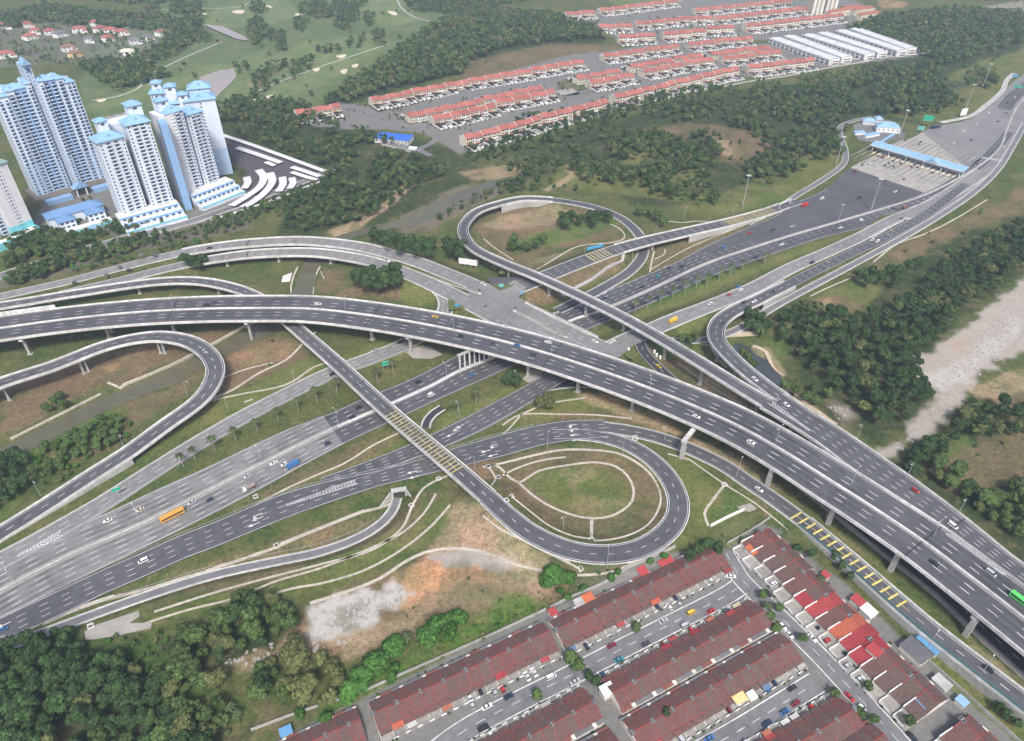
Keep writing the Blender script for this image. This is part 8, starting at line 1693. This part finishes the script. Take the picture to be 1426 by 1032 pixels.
# culvert at the stream pool, white tanks on the bank, rubble slabs
q = P(1034,468.5,-.5)[:2]; t = thing('culvert', 'low concrete culvert with dark openings above the stream pool', 'culvert', (q[0], q[1], -2.4), RAD(5), uniq=False); mb = MB(); mb.bx(-11, 11, -.8, 4, 1.9, 2.9, MATS['tan_concrete']); [mb.bx(-11+k*4.3, -10.2+k*4.3, -.78, 4, -1, 1.899, M_CONC2) for k in range(6)]; obj('frame', mb.mesh('frame'), t)
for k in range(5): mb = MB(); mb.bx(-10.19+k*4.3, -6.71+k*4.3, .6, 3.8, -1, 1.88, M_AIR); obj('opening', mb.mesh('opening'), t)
for x, y in ((911,492),(914,496.5),(919,500),(875,489)): q = PT(x, y); t = thing('water_tank', 'small white upright tank on the grass beside the curved slip', 'tank', tuple(q), 0, 'white tanks'); mb = MB(); mb.cyl((0,0,-.3), (0,0,2.4), .8, .8, M_WHITE, 12); obj('body', mb.mesh('body'), t); mb = MB(); mb.cyl((0,0,2.41), (0,0,2.8), .8, .25, M_WHITE, 12); obj('lid', mb.mesh('lid'), t)
# concrete aprons: beside the drain outlet, and paved bank slopes
def pave(name, px, m, lift=.25, z=None):
    pts = [PT(x, y) if z is None else P(x, y, z) for x, y in px]; mb = MB(); c = np.mean(pts, 0); V = [tuple(p+[0, 0, lift]) for p in pts]+[tuple(p-[0, 0, 1.2]) for p in pts]; n = len(pts)
    mb.add(V, [tuple(range(n-1, -1, -1)) if 0 else tuple(range(n))]+[(i, n+i, n+(i+1) % n, (i+1) % n) for i in range(n)], m); struct(name, mb.mesh(name))
pave('concrete_apron', [(118,880),(130,872),(193,851),(195,858),(180,868),(212,868),(210,875),(160,886),(120,892)], M_SLAB); pave('bank_slab', [(394,385),(407,380),(404,392),(392,393)], M_CONC, .4); pave('bank_slab', [(440,380),(447,378),(452,388),(438,390)], M_CONC, .4)
pave('concrete_apron', [(566,491),(574,478),(600,484),(616,494),(600,500),(575,499)], M_SLAB); pave('concrete_apron', [(727,528),(740,515),(770,520),(736,533)], M_SLAB)
pave('concrete_apron', [(1026,706),(1045,701),(1054,709),(1044,713),(1032,711)], M_SLAB)
# debris scattered on the rubble field and bare ground
mb = MB(); r = random.Random(5)
for px, n in (([(1235,630),(1300,560),(1330,500),(1426,400),(1426,470),(1350,540),(1260,625)], 260), ([(430,860),(500,835),(560,815),(560,840),(470,880)], 140), ([(1150,565),(1185,570),(1170,590)], 30), ([(300,925),(420,880),(500,890),(350,930)], 60)):
    pl = wpoly(px); lo = pl.min(0); hi = pl.max(0); k = 0
    while k < n:
        x, y = r.uniform(lo[0], hi[0]), r.uniform(lo[1], hi[1])
        if inside_dist(pl, np.array([x]), np.array([y]))[0] > 0: s = r.uniform(.3, 1.5); s *= .8; mb.box((x, y, float(terrain(np.array([x]), np.array([y]))[0])+r.uniform(-.12, .12)), (s*1.8, s*1.1, .5), M_SLAB if k % 3 else M_CONC2, r.uniform(0, 3)); k += 1
struct('rubble', mb.mesh('rubble'), 'stuff')

# ================================================================== AIR
hz = MB(); hz.bx(-9000, 9000, -950, 6600, -14, 300, M_WHITE); hb = obj('haze', hz.mesh('haze')); hb['kind'] = 'stuff'; hb.data.materials.clear()
hm = bpy.data.materials.new('haze_air'); hm.use_nodes = True; N = hm.node_tree.nodes; N.remove(N['Principled BSDF']); pv = N.new('ShaderNodeVolumePrincipled'); pv.inputs['Color'].default_value = (.64, .76, .95, 1); pv.inputs['Density'].default_value = .00013; pv.inputs['Anisotropy'].default_value = .0
hm.node_tree.links.new(pv.outputs[0], N['Material Output'].inputs['Volume']); hb.data.materials.append(hm); hb.hide_select = True

# ================================================================== labels that single each thing out
def ordn(k): return str(k)+('th' if 10 <= k % 100 <= 20 else {1: 'st', 2: 'nd', 3: 'rd'}.get(k % 10, 'th'))
from collections import defaultdict
GG = defaultdict(list)
for o in UNIQ:
    try: GG[o['label']].append(o)
    except ReferenceError: pass
for lb, L_ in GG.items():
    if len(L_) > 1:
        L_.sort(key=lambda o: proj(o.location[0], o.location[1], o.location[2])[0])
        for i, o in enumerate(L_): o['label'] = lb+(', leftmost' if i == 0 else ', rightmost' if i == len(L_)-1 else ', %s from left' % ordn(i+1))
for o in bpy.data.objects:
    for k in ('_o', '_w'):
        if k in o.keys(): del o[k]
print('things', sum(1 for o in bpy.data.objects if o.parent is None and 'label' in o.keys()))
